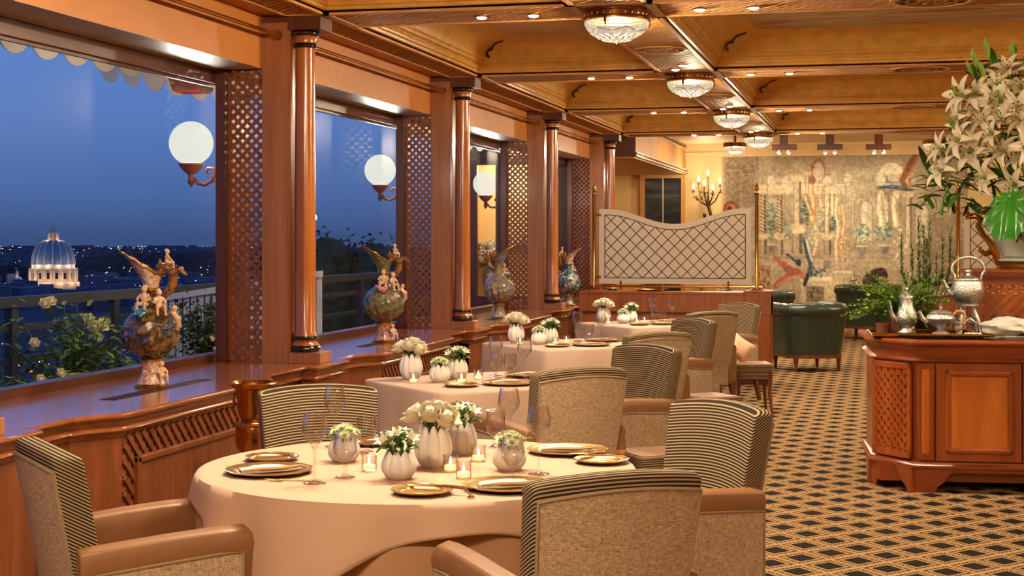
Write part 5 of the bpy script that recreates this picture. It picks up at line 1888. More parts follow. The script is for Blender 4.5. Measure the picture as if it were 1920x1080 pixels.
    # red bird with spread wings
    for k in range(9):
        line([P(520, 900), P(385 + k * 10, 815 + k * 12 + (k % 2) * 4)], 6, (196 - 6 * k, 98, 66))
    line([P(590, 950), P(520, 900), P(440, 960), P(395, 1000)], 15, (190, 96, 66))
    line([P(560, 930), P(480, 950), P(405, 995)], 5, (222, 140, 100), 0.8)
    ell(*P(575, 935), 7, 6, (206, 116, 80))
    line([P(470, 800), P(530, 850), P(548, 868)], 6, (58, 76, 108))
    ell(*P(540, 850), 5, 6, (44, 62, 92))
    # blue peacock
    line([P(590, 670), P(575, 710), P(600, 780), P(620, 860), P(600, 930), P(580, 990)], 9, (70, 92, 112))
    line([P(585, 690), P(605, 770), P(625, 840)], 4, (200, 204, 190))
    line([P(578, 730), P(590, 800), P(612, 870)], 3, (36, 52, 76))
    ell(*P(595, 680), 6, 8, (150, 130, 110))
    line([P(620, 870), P(650, 920), P(700, 900)], 9, (88, 104, 110))
    bush(660, 920, 50, 30, (60, 80, 96), (190, 176, 140), 60, 12)
    line([P(600, 930), P(578, 990)], 5, (40, 54, 76))
    # dark rocky lump and small still life
    ell(*P(1025, 950), 25, 17, (94, 68, 48), 1, -0.5)
    ell(*P(1045, 930), 17, 12, (70, 50, 38), 1, -0.7)
    ell(*P(1070, 960), 8, 8, (160, 120, 82))
    for k in range(14):
        line([P(960 + k * 9, 990 - k * 7), P(985 + k * 9, 930 - k * 3)], 1.2, (140, 104, 70), 0.7)
    bush(890, 980, 44, 26, (110, 80, 60), (206, 176, 140), 60, 13)
    bush(1290, 960, 120, 60, (150, 138, 100), (196, 178, 136), 140, 14)
    # background architecture in faint brown outline
    for k, (x0, x1, y0, y1) in enumerate(((290, 470, 410, 700), (480, 620, 420, 640), (640, 860, 350, 620), (860, 1020, 410, 720), (1010, 1200, 400, 560), (1190, 1420, 410, 760))):
        a, b_ = P(x0, y0), P(x1, y1)
        for q in range(5):
            x = a[0] + (b_[0] - a[0]) * (q + 0.5) / 5
            line([(x, a[1]), (x, b_[1])], 1.0, (132, 112, 86), 0.45)
        for q in range(3):
            y = a[1] + (b_[1] - a[1]) * (q + 0.3) / 3
            line([(a[0], y), (b_[0], y)], 1.3, (140, 120, 92), 0.5)
        cx_, r_ = (a[0] + b_[0]) / 2, (b_[0] - a[0]) * 0.28
        line([(cx_ + r_ * math.cos(PI + PI * i / 10), a[1] + 22 + r_ * math.sin(PI + PI * i / 10)) for i in range(11)], 2.2, (126, 104, 80), 0.6)
        line([(cx_ - r_, a[1] + 22), (cx_ - r_, b_[1])], 1.8, (126, 104, 80), 0.5)
        line([(cx_ + r_, a[1] + 22), (cx_ + r_, b_[1])], 1.8, (126, 104, 80), 0.5)
    for y in (355, 425, 700, 812, 850, 905):
        line([P(285, y), P(1480, y - 6)], 1.4, (150, 126, 96), 0.5)
    bush(640, 700, 40, 60, (150, 150, 112), (200, 176, 130), 50, 21)
    bush(830, 760, 30, 80, (196, 160, 112), (150, 120, 84), 50, 22)
    bush(470, 650, 24, 70, (160, 160, 124), (120, 130, 106), 50, 23)
    bush(1180, 760, 40, 120, (210, 190, 150), (164, 140, 104), 70, 24)
    for _ in range(1):
        img[1:-1, 1:-1] = (img[1:-1, 1:-1] * 2 + img[:-2, 1:-1] + img[2:, 1:-1] + img[1:-1, :-2] + img[1:-1, 2:]) / 6
    # weave and ageing
    for k in range(420):
        q = (X0 + rs.rand() * (X1 - X0), Y0 + 8 + rs.rand() * (Y1 - Y0 - 20))
        dx, dy = (0, 4 + rs.rand() * 12) if rs.rand() < 0.6 else (3 + rs.rand() * 10, rs.rand() * 3 - 1.5)
        i0, i1 = int((q[0] - X0) / (X1 - X0) * NX), int((q[1] - Y0) / (Y1 - Y0) * NY)
        j1, j2 = max(1, int(dy / (Y1 - Y0) * NY)), max(1, int(dx / (X1 - X0) * NX))
        img[i1:i1 + j1, i0:i0 + j2] *= 0.80 if rs.rand() < 0.6 else 1.14
    img[:] += (noise(120, 70) - 0.5)[..., None] * 26
    img[:] *= (0.96 + 0.04 * np.sin(gx * 2.1))[..., None]
    img[:] *= (0.95 + 0.10 * noise(9, 6))[..., None]
    g_ = img.mean(2, keepdims=True)
    img[:] = 172 + ((g_ + (img - g_) * 0.66) - 170) * 1.30
    np.clip(img, 0, 255, out=img)
    # mesh
    xw0, xw1, z1, z0 = -2.69, 1.43, 3.0, 0.42
    xs = np.linspace(xw0, xw1, NX)
    zs = np.linspace(z1, z0, NY)
    verts = [(float(x), float(0.004 * math.sin(x * 5.0)), float(z)) for z in zs for x in xs]
    faces = [(j * NX + i, (j + 1) * NX + i, (j + 1) * NX + i + 1, j * NX + i + 1) for j in range(NY - 1) for i in range(NX - 1)]
    me = bpy.data.meshes.new('woven_picture')
    me.from_pydata(verts, [], faces)
    c = img.reshape(-1, 3) / 255.0
    c = np.where(c <= 0.04045, c / 12.92, ((c + 0.055) / 1.055) ** 2.4)
    ca = me.color_attributes.new('Col', 'FLOAT_COLOR', 'POINT')
    ca.data.foreach_set('color', np.concatenate([c, np.ones((len(c), 1))], 1).astype(np.float32).ravel())
    me.materials.append(MATS['woven'])
    return me, (xw0, xw1, z0, z1)
vcol('woven', 0.85)
tme, (xa, xb, za, zb) = tapestry()
t = thing('tapestry', 'large faded tapestry of columns, statues and birds on the end wall', 'tapestry', (0, 26.955, 0))
link('woven_picture', tme, t)
MB().box(xa, xb, 0.008, 0.03, za, zb).build('backing', 'tan_wall', t, smooth=0)
MB().box(xa - 0.03, xa, -0.01, 0.03, za, zb).build('side_batten', 'wood_beam', t, smooth=0)

# track spotlights washing the tapestry
for i, x in enumerate((-1.50, -0.78, -0.02)):
    t = thing('track_spotlight', 'brown twin spotlight fixture under the end ceiling, ' + ('nearest the bulkhead', 'in the middle of three', 'nearest the lilies')[i], 'spotlight', (x, 24.75 + 0.15 * i, 3.21), 0, 'twin spotlights before the tapestry')
    MB().box(-0.065, 0.065, -0.05, 0.05, -0.15, 0.0).build('stem_plate', 'wood_post', t, smooth=0)
    bevel(MB().box(-0.20, 0.20, -0.05, 0.05, -0.24, -0.15).build('cross_bar', 'wood_post', t, smooth=0), 0.006)
    for s in (-1, 1):
        h_ = MB().lathe([(0.012, 0.0), (0.030, -0.02), (0.036, -0.05), (0.036, -0.055)], 14, (s * 0.075, 0.0, -0.235)).build('spot_head', 'white_enamel', t)
        MB().ball((s * 0.075, 0.0, -0.285), 0.026, 10, 8).build('bulb', 'downlight_lens', t)
        sl = light('spot_beam', 'SPOT', (s * 0.075, 0.05, -0.32), 62.0, WARM2, t, spot_size=R(88), spot_blend=0.8, shadow_soft_size=0.03)
        sl.rotation_euler = (R(52), 0, R(s * 8))

# bronze figural candelabrum by the end wall
t = thing('candelabrum', 'bronze figural candelabrum with lit candle bulbs before the end wall', 'candelabrum', (-2.90, 26.45, 0))
MB().lathe([(0.001, 0), (0.22, 0), (0.22, 0.06), (0.17, 0.10), (0.15, 0.14), (0.15, 1.30), (0.18, 1.36), (0.20, 1.38), (0.20, 1.42), (0.001, 1.42)], 24).build('marble_pedestal', 'tan_wall', t)
mb = MB()
def stand(mb, x, y, z, s, lean):
    limb(mb, [(x - 0.04 * s, y, z), (x - 0.035 * s, y, z + 0.22 * s), (x - 0.02 * s, y, z + 0.42 * s)], [0.045 * s, 0.055 * s, 0.06 * s])
    limb(mb, [(x + 0.05 * s, y - 0.03 * s, z), (x + 0.04 * s, y - 0.03 * s, z + 0.22 * s), (x + 0.02 * s, y, z + 0.42 * s)], [0.04 * s, 0.05 * s, 0.06 * s])
    mb.ball((x, y, z + 0.52 * s), (0.085 * s, 0.065 * s, 0.13 * s), 10, 8)
    mb.ball((x + lean * 0.02, y - 0.01, z + 0.74 * s), (0.045 * s, 0.05 * s, 0.058 * s), 10, 8)
    limb(mb, [(x, y, z + 0.6 * s), (x + lean * 0.02, y, z + 0.70 * s)], [0.035 * s, 0.026 * s])
    limb(mb, [(x + 0.07 * s, y, z + 0.6 * s), (x + 0.13 * s * lean, y - 0.03, z + 0.56 * s), (x + 0.12 * s * lean, y, z + 0.70 * s)], [0.03 * s, 0.026 * s, 0.02 * s])
stand(mb, -0.08, 0.0, 1.42, 0.72, 1)
stand(mb, 0.11, 0.0, 1.42, 0.66, -1)
mb.lathe([(0.001, 1.42), (0.19, 1.42), (0.15, 1.50), (0.10, 1.62), (0.03, 1.8)], 14)
remesh(mb.build('figures', 'bronze', t), 0.012)
MB().tube([(0.02, 0, 1.75), (0.05, 0, 1.95), (0.0, 0, 2.12), (0.0, 0, 2.30)], [0.03, 0.028, 0.03, 0.016], 8).build('stem', 'bronze', t)
emit('candle_bulb', (255, 226, 172), 9.0)
rc = random.Random(11)
for i, (dx, dz, dy) in enumerate(((0.0, 2.70, 0.0), (-0.17, 2.60, 0.05), (-0.25, 2.46, -0.04), (0.20, 2.56, 0.04), (0.09, 2.44, -0.10), (-0.08, 2.52, 0.12))):
    pts = [(0, 0, 2.10), (dx * 0.6, dy * 0.6, 2.20), (dx * 1.05, dy, (2.2 + dz) / 2), (dx, dy, dz - 0.10)]
    br = MB().tube(pts, [0.014, 0.012, 0.009, 0.008], 6).build('branch', 'bronze', t)
    MB().lathe([(0.004, -0.012), (0.036, 0.0), (0.030, 0.006), (0.011, 0.008), (0.010, 0.045)], 12, (dx, dy, dz - 0.10)).build('drip_pan', 'bronze', br)
    MB().lathe([(0.008, 0.0), (0.024, 0.03), (0.020, 0.06), (0.006, 0.095), (0.001, 0.11)], 12, (dx, dy, dz - 0.055)).build('candle_bulb', 'candle_bulb', br)
    for k in range(5):
        q = rc.random()
        p = Vector(pts[1]).lerp(Vector(pts[2]), q)
        mbl = MB()
        for a in range(3):
            petal(mbl, p, rc.uniform(0, 6.28), rc.uniform(-0.3, 0.9), 0.07, 0.016, -0.6, 3, 2)
        mbl.build('bronze_leaf', 'bronze', br)
light('candle_glow', 'POINT', (0, -0.25, 2.62), 30.0, WARM, t, shadow_soft_size=0.08)
# ------------------------------------------------------------------ buffet
BA = R(4.5)
bf = thing('buffet_cabinet', 'honey wood buffet with chamfered lattice corner and panel doors', 'cabinet', (0.206, 9.60, 0), BA)
poly = [(0.0, 0.0), (1.95, 0.0), (1.95, 1.0), (-0.23, 1.0), (-0.23, 0.30)]
def off_poly(pl, d):
    n = len(pl)
    out = []
    for i in range(n):
        a, p, b = pl[i - 1], pl[i], pl[(i + 1) % n]
        def nr(q, r):
            dx, dy = r[0] - q[0], r[1] - q[1]
            L = math.hypot(dx, dy)
            return dy / L, -dx / L
        n1, n2 = nr(a, p), nr(p, b)
        mx_, my_ = n1[0] + n2[0], n1[1] + n2[1]
        s = 2 * d / (mx_ * mx_ + my_ * my_)
        out.append((p[0] + mx_ * s, p[1] + my_ * s))
    return out
MB().prism(off_poly(poly, -0.012), 0.17, 0.90).build('carcass', 'wood_buffet', bf, smooth=0)
def ringmould(name, mat_, prof):
    MB().loft([[(x, y, z) for x, y in off_poly(poly, d)] for d, z in prof], True, True, True).build(name, mat_, bf, smooth=40)
ringmould('base_moulding', 'wood_buffet_h', [(0.0, 0.150), (0.022, 0.152), (0.022, 0.166), (0.012, 0.176), (0.010, 0.186), (0.0, 0.192)])
ringmould('frieze', 'wood_buffet_h', [(0.0, 0.795), (0.014, 0.798), (0.018, 0.806), (0.010, 0.814), (-0.004, 0.826), (-0.002, 0.865), (0.010, 0.885), (0.022, 0.898)])
ringmould('top_slab', 'wood_buffet_h', [(0.022, 0.897), (0.040, 0.902), (0.044, 0.914), (0.036, 0.926), (0.02, 0.930)])
MB().prism(off_poly(poly, -0.03), 0.929, 0.9335).build('glass_top', 'black_lacquer', bf, smooth=0)
# bracket feet
def bracket(pts0, dirx, diry, L, cut, name='foot'):
    """board under the base moulding along a face with a cyma cut"""
    prof = [(0, 0.0), (cut, 0.0), (cut + 0.015, 0.035), (cut + 0.05, 0.06), (cut + 0.075, 0.10), (cut + 0.10, 0.125), (cut + 0.10, 0.155), (0, 0.155)]
    nx, ny = diry, -dirx
    a = [(pts0[0] + dirx * u + nx * 0.004, pts0[1] + diry * u + ny * 0.004, z) for u, z in prof]
    b = [(x - nx * 0.03, y - ny * 0.03, z) for x, y, z in a]
    MB().loft([a, b]).build(name, 'wood_buffet_h', bf, smooth=0)
cl = math.hypot(0.23, 0.30)
cx_, cy_ = -0.23 / cl, 0.30 / cl
bracket((0.0, 0.0), 1, 0, 1, 0.12)
bracket((1.95, 0.0), -1, 0, 1, 0.12)
bracket((0.0, 0.0), cx_, cy_, 1, 0.035)
bracket((-0.23, 0.30), -cx_, -cy_, 1, 0.035)
bracket((-0.23, 0.30), 0, 1, 1, 0.10)
MB().box(0.1, 1.85, 0.0, 0.02, 0.125, 0.155).build('apron', 'wood_buffet_h', bf, smooth=0)
MB().box(-0.2, 1.9, 0.12, 0.98, 0.05, 0.17).build('under_shade_board', 'wood_buffet_h', bf, smooth=0)  # board added under the carcass to make the shadow below the buffet
# front: pilaster panel and doors
bevel(MB().box(0.015, 0.115, -0.012, 0.01, 0.195, 0.79).build('pilaster_panel', 'wood_buffet', bf, smooth=0), 0.006)
bevel(MB().box(0.040, 0.088, -0.016, 0.0, 0.235, 0.755).build('pilaster_inset', 'wood_panel', bf, smooth=0), 0.010)
for x0 in (0.125, 0.635, 1.145):
    d = MB().box(x0, x0 + 0.50, -0.012, 0.01, 0.195, 0.79)
    do = bevel(d.build('door', 'wood_buffet', bf, smooth=0), 0.003)
    fx0, fx1, fz0, fz1 = x0 + 0.055, x0 + 0.45, 0.245, 0.745
    for bx_ in ((fx0, fx1, fz1 - 0.032, fz1), (fx0, fx1, fz0, fz0 + 0.032), (fx0, fx0 + 0.032, fz0, fz1), (fx1 - 0.032, fx1, fz0, fz1)):
        bevel(MB().box(bx_[0], bx_[1], -0.034, -0.008, bx_[2], bx_[3]).build('door_moulding', 'wood_buffet', do, smooth=0), 0.011, 3)
    MB().box(fx0 + 0.03, fx1 - 0.03, -0.016, -0.010, fz0 + 0.03, fz1 - 0.03).build('door_panel', 'wood_panel', do, smooth=0)
# chamfer lattice
ang = math.atan2(-0.30, 0.23)
lp = link('lattice_panel', MB().box(0.03, cl - 0.03, -0.006, 0.006, 0.21, 0.78).mesh('lattice_panel', 'wood_panel', 0), bf, (-0.23, 0.30, 0), (0, 0, ang))
A, B = lattice(cl - 0.10, 0.49, 0.060)
for seg_, dy in ((A, -0.012), (B, -0.021)):
    for a, b in seg_:
        MB().strip((0.05 + a[0], dy, 0.25 + a[1]), (0.05 + b[0], dy, 0.25 + b[1]), 0.019, 0.010, (0, 1, 0)).build('lattice_strip', 'wood_buffet', lp, smooth=0)
for bx_ in ((0.02, cl - 0.02, 0.745, 0.785), (0.02, cl - 0.02, 0.20, 0.25), (0.02, 0.055, 0.2, 0.785), (cl - 0.055, cl - 0.02, 0.2, 0.785)):
    bevel(MB().box(bx_[0], bx_[1], -0.022, 0.0, bx_[2], bx_[3]).build('lattice_frame', 'wood_buffet', lp, smooth=0), 0.005)

ZB = 0.934
# lattice pedestal standing on the buffet
pd = thing('lattice_pedestal', 'square wooden lattice pedestal standing on the buffet under the lily bowl', 'pedestal', (0.615, 10.45, ZB), BA)
PW, PD, PH = 0.80, 0.60, 0.41
PD = 0.52
for x0, y0 in ((0, 0), (PW - 0.04, 0), (0, PD - 0.04), (PW - 0.04, PD - 0.04)):
    MB().box(x0, x0 + 0.04, y0, y0 + 0.04, 0, PH - 0.05).build('corner_post', 'wood_buffet', pd, smooth=0)
for bx_ in ((0.04, PW - 0.04, 0.005, 0.03, 0.0, 0.03), (0.04, PW - 0.04, 0.005, 0.03, PH - 0.10, PH - 0.05), (0.04, PW - 0.04, PD - 0.03, PD - 0.005, PH - 0.10, PH - 0.05), (0.005, 0.03, 0.04, PD - 0.04, PH - 0.10, PH - 0.05), (0.005, 0.03, 0.04, PD - 0.04, 0.0, 0.03)):
    MB().box(*bx_).build('rail', 'wood_buffet_h', pd, smooth=0)
for z0, z1, d in ((PH - 0.05, PH - 0.035, 0.012), (PH - 0.035, PH - 0.018, 0.024), (PH - 0.018, PH, 0.032)):
    MB().box(-d, PW + d, -d, PD + d, z0, z1).build('top_moulding', 'wood_buffet_h', pd, smooth=0)
A, B = lattice(PW - 0.08, PH - 0.13, 0.072)
for seg_, dy in ((A, 0.012), (B, 0.021)):
    for a, b in seg_:
        MB().strip((0.04 + a[0], dy, 0.03 + a[1]), (0.04 + b[0], dy, 0.03 + b[1]), 0.024, 0.009, (0, 1, 0)).build('lattice_strip', 'wood_buffet', pd, smooth=0)
A, B = lattice(PD - 0.08, PH - 0.13, 0.072)
for seg_, dx in ((A, 0.012), (B, 0.021)):
    for a, b in seg_:
        MB().strip((dx, 0.04 + a[0], 0.03 + a[1]), (dx, 0.04 + b[0], 0.03 + b[1]), 0.024, 0.009, (1, 0, 0)).build('lattice_strip', 'wood_buffet', pd, smooth=0)

# porcelain bowl with gilt mounts
plain('celadon', (206, 212, 198), 0.12, 0, (3, 0.05), 0, 0.5)
plain('gilt', (214, 158, 62), 0.2, 1.0, (40, 0.2), 0.2)
VC = (0.99, 10.76, ZB + PH)
vb = thing('lily_bowl', 'large pale porcelain bowl with gilt scroll handles holding the lilies', 'bowl', VC)
MB().lathe([(0.001, 0.0), (0.225, 0.0), (0.228, 0.012), (0.222, 0.018), (0.222, 0.036), (0.23, 0.042), (0.225, 0.05), (0.001, 0.05)], 40).build('gilt_base', 'gilt', vb)
MB().lathe([(0.215, 0.048), (0.235, 0.055), (0.225, 0.068), (0.20, 0.076), (0.12, 0.08)], 40, fn=lambda a, r_, z: (r_ * (1 + 0.03 * math.cos(14 * a)), z)).build('rock_base', 'celadon', vb)
MB().lathe([(0.155, 0.075), (0.185, 0.085), (0.235, 0.17), (0.275, 0.28), (0.300, 0.38), (0.305, 0.42), (0.295, 0.42), (0.288, 0.38), (0.262, 0.28), (0.2, 0.12), (0.001, 0.1)], 48).build('porcelain_body', 'celadon', vb)
for s in (-1, 1):
    pts = [(s * 0.215, -0.06, 0.03), (s * 0.235, -0.075, 0.10), (s * 0.265, -0.08, 0.17), (s * 0.315, -0.07, 0.23), (s * 0.345, -0.06, 0.29), (s * 0.335, -0.06, 0.34), (s * 0.37, -0.06, 0.36), (s * 0.43, -0.06, 0.345)]
    MB().tube(pts, [0.020, 0.026, 0.024, 0.020, 0.022, 0.026, 0.022, 0.010], 10).build('scroll_handle', 'gilt', vb)
    MB().tube([(s * 0.25, -0.08, 0.12), (s * 0.30, -0.09, 0.10), (s * 0.34, -0.09, 0.13), (s * 0.33, -0.08, 0.15)], [0.02, 0.018, 0.015, 0.006], 8).build('scroll_leaf', 'gilt', vb)
    MB().tube([(s * 0.40, -0.06, 0.355), (s * 0.425, -0.06, 0.395), (s * 0.41, -0.06, 0.43)], [0.016, 0.012, 0.004], 8).build('scroll_leaf', 'gilt', vb)
rg = random.Random(4)
def gilt_spray(pts):
    mb = MB()
    mb.tube(pts, 0.006, 5)
    for i in range(26):
        q = rg.random()
        k = min(len(pts) - 2, int(q * (len(pts) - 1)))
        p = Vector(pts[k]).lerp(Vector(pts[k + 1]), q * (len(pts) - 1) - k)
        petal(mb, p, rg.uniform(0, 6.28), rg.uniform(-0.8, 0.6), rg.uniform(0.025, 0.05), 0.010, -0.7, 3, 2)
    mb.build('gilt_branch', 'gilt', vb)
gilt_spray([(-0.33, -0.08, 0.33), (-0.20, -0.24, 0.36), (-0.05, -0.30, 0.35), (0.1, -0.30, 0.36)])
gilt_spray([(-0.12, -0.30, 0.36), (-0.10, -0.30, 0.27), (-0.11, -0.28, 0.19)])
gilt_spray([(0.02, -0.31, 0.36), (0.12, -0.31, 0.31), (0.24, -0.24, 0.30)])
gilt_spray([(-0.34, -0.07, 0.34), (-0.30, -0.10, 0.40), (-0.22, -0.2, 0.42)])

# lilies
plain('lily_petal', (236, 224, 196), 0.5)
plain('lily_throat', (196, 206, 120), 0.5)
plain('stamen', (96, 50, 24), 0.6)
plain('monstera', (58, 140, 30), 0.28, 0, (8, 0.25), 0.05, 0.3)
plain('leaf_bg', (120, 150, 84), 0.4, 0, (8, 0.2))
def lily_mesh(open_):
    p, th, sm = MB(), MB(), MB()
    for i in range(6):
        a = 2 * PI * i / 6
        petal(p, (0.006 * math.cos(a), 0.006 * math.sin(a), 0.0), a, 1.25 - 0.55 * open_, 0.125, 0.026 if i % 2 else 0.020, -1.3 * open_ - 0.3, 7, 4, 0.35)
    th.lathe([(0.002, -0.035), (0.006, -0.02), (0.010, 0.0), (0.014, 0.02)], 10)
    for i in range(6):
        a = 2 * PI * i / 6 + 0.3
        q = (0.028 * math.cos(a), 0.028 * math.sin(a), 0.070)
        th.tube([(0, 0, 0.0), (q[0] * 0.5, q[1] * 0.5, 0.045), q], 0.0018, 4)
        sm.ball(q, (0.006, 0.006, 0.003), 6, 4)
    th.tube([(0, 0, 0), (0.004, 0, 0.085)], 0.0025, 4)
    return multi('lily', [(p, 'lily_petal'), (th, 'lily_throat'), (sm, 'stamen')], 60)
ME['lily_a'], ME['lily_b'] = lily_mesh(1.0), lily_mesh(0.6)
ME['bud'] = multi('lily_bud', [(MB().lathe([(0.002, -0.03), (0.008, 0.0), (0.014, 0.03), (0.013, 0.06), (0.006, 0.085), (0.001, 0.095)], 10), 'leaf_light')], 60)
ME['blade'] = leafm('lily_leaf', 0.16, 0.016, 'leaf_dark', -0.9)
ME['blade2'] = leafm('lily_leaf', 0.13, 0.018, 'leaf_green', -0.6)
lb = thing('lily_bouquet', 'towering bouquet of white lilies with green leaves on the buffet', 'bouquet', (VC[0], VC[1], VC[2] + 0.40))
LX = [(0.82, 2.66), (0.75, 2.56), (0.63, 2.5), (0.54, 2.49), (0.61, 2.39), (0.66, 2.32), (0.78, 2.32), (0.55, 2.3), (0.51, 2.35), (0.72, 2.23), (0.87, 2.41), (0.9, 2.53), (0.66, 2.1), (0.58, 2.12), (0.47, 2.09), (0.41, 2.14), (0.79, 2.11), (0.88, 2.05), (0.86, 1.9), (0.68, 1.95), (0.4, 1.99), (0.91, 2.14), (0.9, 2.32), (0.71, 2.45), (0.43, 1.94), (0.51, 2.19)]
LX += [(1.0, 2.55), (1.1, 2.35), (1.0, 2.2), (1.15, 2.1), (1.05, 1.95), (1.25, 2.2), (1.3, 1.95), (0.95, 2.66), (1.2, 1.82), (0.97, 1.85)]
rl = random.Random(9)
stem = MB()
for i, (x, z) in enumerate(LX):
    dy = -0.10 - 0.30 * math.sqrt(max(0.0, 1 - ((x - 0.97) / 0.72) ** 2)) * (1.0 - 0.45 * max(0, (z - 2.1) / 0.6))
    p = Vector((x - VC[0], dy + rl.uniform(-0.04, 0.04), z - VC[2] - 0.40))
    d = Vector((p.x * 1.2 + rl.uniform(-0.6, 0.6), -0.6 + rl.uniform(-0.2, 0.45), 0.3 + rl.uniform(-0.45, 0.4)))
    link('lily', ME['lily_a' if i % 3 else 'lily_b'], lb, p, aim(*d), rl.uniform(0.95, 1.3))
    stem.tube([(p.x * 0.15, -0.02, -0.05), (p.x * 0.5, p.y * 0.4, p.z * 0.55), tuple(p - d.normalized() * 0.03)], 0.004, 5)
for i in range(14):
    x, z = rl.uniform(0.4, 1.2), rl.uniform(2.0, 2.78)
    if abs(x - 0.9) > 0.62 - 0.5 * (z - 2.0):
        x = 0.9 + (0.62 - 0.5 * (z - 2.0)) * (1 if x > 0.9 else -1)
    p = (x - VC[0], -0.25 + rl.uniform(-0.1, 0.1), z - VC[2] - 0.40)
    link('lily_bud', ME['bud'], lb, p, aim(p[0], -0.3, 0.8), rl.uniform(0.9, 1.3))
for x, z in ((0.62, 2.70), (0.86, 2.72), (0.70, 2.76)):
    link('lily_bud', ME['bud'], lb, (x - VC[0], -0.22, z - VC[2] - 0.40), aim(-0.2, -0.2, 0.9), 1.3)
for i in range(330):
    x, z = rl.uniform(0.25, 1.4), rl.uniform(1.70, 2.70)
    lim = 0.70 - 0.52 * max(0, z - 1.9)
    if abs(x - 0.93) > lim:
        continue
    y = rl.uniform(-0.24, 0.10) if z > 1.95 else rl.uniform(-0.32, 0.0)
    link('lily_leaf', ME['blade' if i % 2 else 'blade2'], lb, (x - VC[0], y, z - VC[2] - 0.40), (rl.uniform(-0.6, 0.6), rl.uniform(-0.9, 0.5), rl.uniform(0, 6.28)), rl.uniform(0.8, 1.4))
stem.build('stems', 'leaf_green', lb)
def monstera_mesh(mt, s=1.0):
    """heart shaped leaf cut into fingers, midrib along +x"""
    pts = []
    N = 60
    ol = []
    for i in range(N + 1):
        a = -PI * 0.97 + 2 * PI * 0.97 * i / N
        r_ = 0.20 * (1 + 0.35 * math.cos(a)) * (0.75 + 0.25 * math.cos(a / 2) ** 2)
        cut = max(0.0, math.cos(a * 9.0)) ** 6 * (1 if 0.35 < abs(a) < 2.3 else 0)
        r_ *= 1 - 0.55 * cut
        ol.append((0.06 + r_ * math.cos(a), 0.95 * r_ * math.sin(a)))
    vs_, fs_ = [], []
    K = 5
    for k in range(K + 1):
        for x, y in ol:
            u = k / K
            px_, py_ = 0.02 + (x - 0.02) * u, y * u
            vs_.append((px_ * s, py_ * s, s * (-0.35 * px_ * px_ - 0.5 * py_ * py_ + 0.02 * math.cos(py_ * 60) * u)))
    n = len(ol)
    for k in range(K):
        for i in range(n - 1):
            fs_.append((k * n + i, k * n + i + 1, (k + 1) * n + i + 1, (k + 1) * n + i))
    mb = MB()
    mb.add(vs_, fs_)
    return mb.mesh('monstera_leaf', mt, 60)
ME['mon'] = monstera_mesh('monstera', 1.0)
ME['mon2'] = monstera_mesh('leaf_bg', 0.9)
for me_, p, rot, s in ((ME['mon'], (-0.17, -0.50, 0.09), (R(8), R(62), R(-112)), 0.95), (ME['mon2'], (0.02, -0.36, 0.10), (0, R(70), R(-70)), 1.0), (ME['mon'], (-0.56, -0.26, 0.14), (R(30), R(70), R(-150)), 0.55), (ME['mon2'], (0.25, -0.30, 0.05), (0, R(60), R(-50)), 1.0)):
    o = link('monstera_leaf', me_, lb, p, rot, s)
    o['label'] = 'large split green leaf'
for p, rot, s in (((-0.47, -0.36, 0.10), (0, R(55), R(-125)), 1.5), ((-0.60, -0.2, 0.22), (0, R(35), R(-170)), 1.4)):
    link('broad_leaf', ME['blade2'], lb, p, rot, s)

# ------------------------------------------------------------------ silver service and other things on the buffet top
t = thing('mirror_tray', 'gilt edged mirror tray under the silver pots', 'tray', (0.24, 10.0, ZB), BA)
MB().box(-0.30, 0.34, -0.22, 0.30, 0.0, 0.008).build('mirror', 'black_lacquer', t, smooth=0)
MB().tube([(-0.30, -0.22, 0.014), (0.34, -0.22, 0.014), (0.34, 0.30, 0.014), (-0.30, 0.30, 0.014)], 0.010, 8, True).build('gilt_edge', 'gold_leaf', t)
ZM = ZB + 0.009
def chase(k):
    return lambda a, r_, z: (r_ * (1 + 0.018 * math.sin(11 * a + 70 * z) * math.sin(7 * a - 50 * z + k)), z)
t = thing('coffee_pot', 'tall chased silver coffee pot on the mirror tray', 'coffee pot', (0.165, 10.04, ZM), R(12))
MB().lathe([(0.001, 0.0), (0.058, 0.0), (0.060, 0.008), (0.045, 0.022), (0.032, 0.035), (0.050, 0.055), (0.066, 0.085), (0.068, 0.11), (0.056, 0.145), (0.044, 0.175), (0.040, 0.205), (0.044, 0.228), (0.044, 0.232)], 40, fn=chase(0)).build('body', 'silver', t)
MB().lathe([(0.048, 0.230), (0.046, 0.240), (0.030, 0.252), (0.016, 0.262), (0.006, 0.268), (0.010, 0.276), (0.012, 0.284), (0.006, 0.292), (0.001, 0.294)], 28).build('lid', 'silver', t)
MB().tube([(-0.058, 0, 0.085), (-0.085, 0, 0.105), (-0.098, 0, 0.14), (-0.102, 0, 0.185), (-0.114, 0, 0.212)], [0.024, 0.018, 0.012, 0.009, 0.008], 10).build('spout', 'silver', t)
MB().tube([(0.042, 0, 0.215), (0.075, 0, 0.225), (0.098, 0, 0.20), (0.098, 0, 0.155), (0.082, 0, 0.115), (0.060, 0, 0.10)], [0.008, 0.009, 0.010, 0.010, 0.008, 0.007], 8).build('handle', 'bronze', t)
plain('ivory', (206, 158, 92), 0.4)
t = thing('silver_teapot', 'squat chased silver teapot with ivory handle on the mirror tray', 'teapot', (0.372, 9.93, ZM), R(8))
MB().lathe([(0.001, 0.0), (0.052, 0.0), (0.056, 0.006), (0.048, 0.016), (0.022, 0.028), (0.024, 0.040), (0.058, 0.058), (0.086, 0.085), (0.092, 0.105), (0.080, 0.125), (0.066, 0.132), (0.070, 0.140)], 44, fn=chase(2)).build('body', 'silver', t)
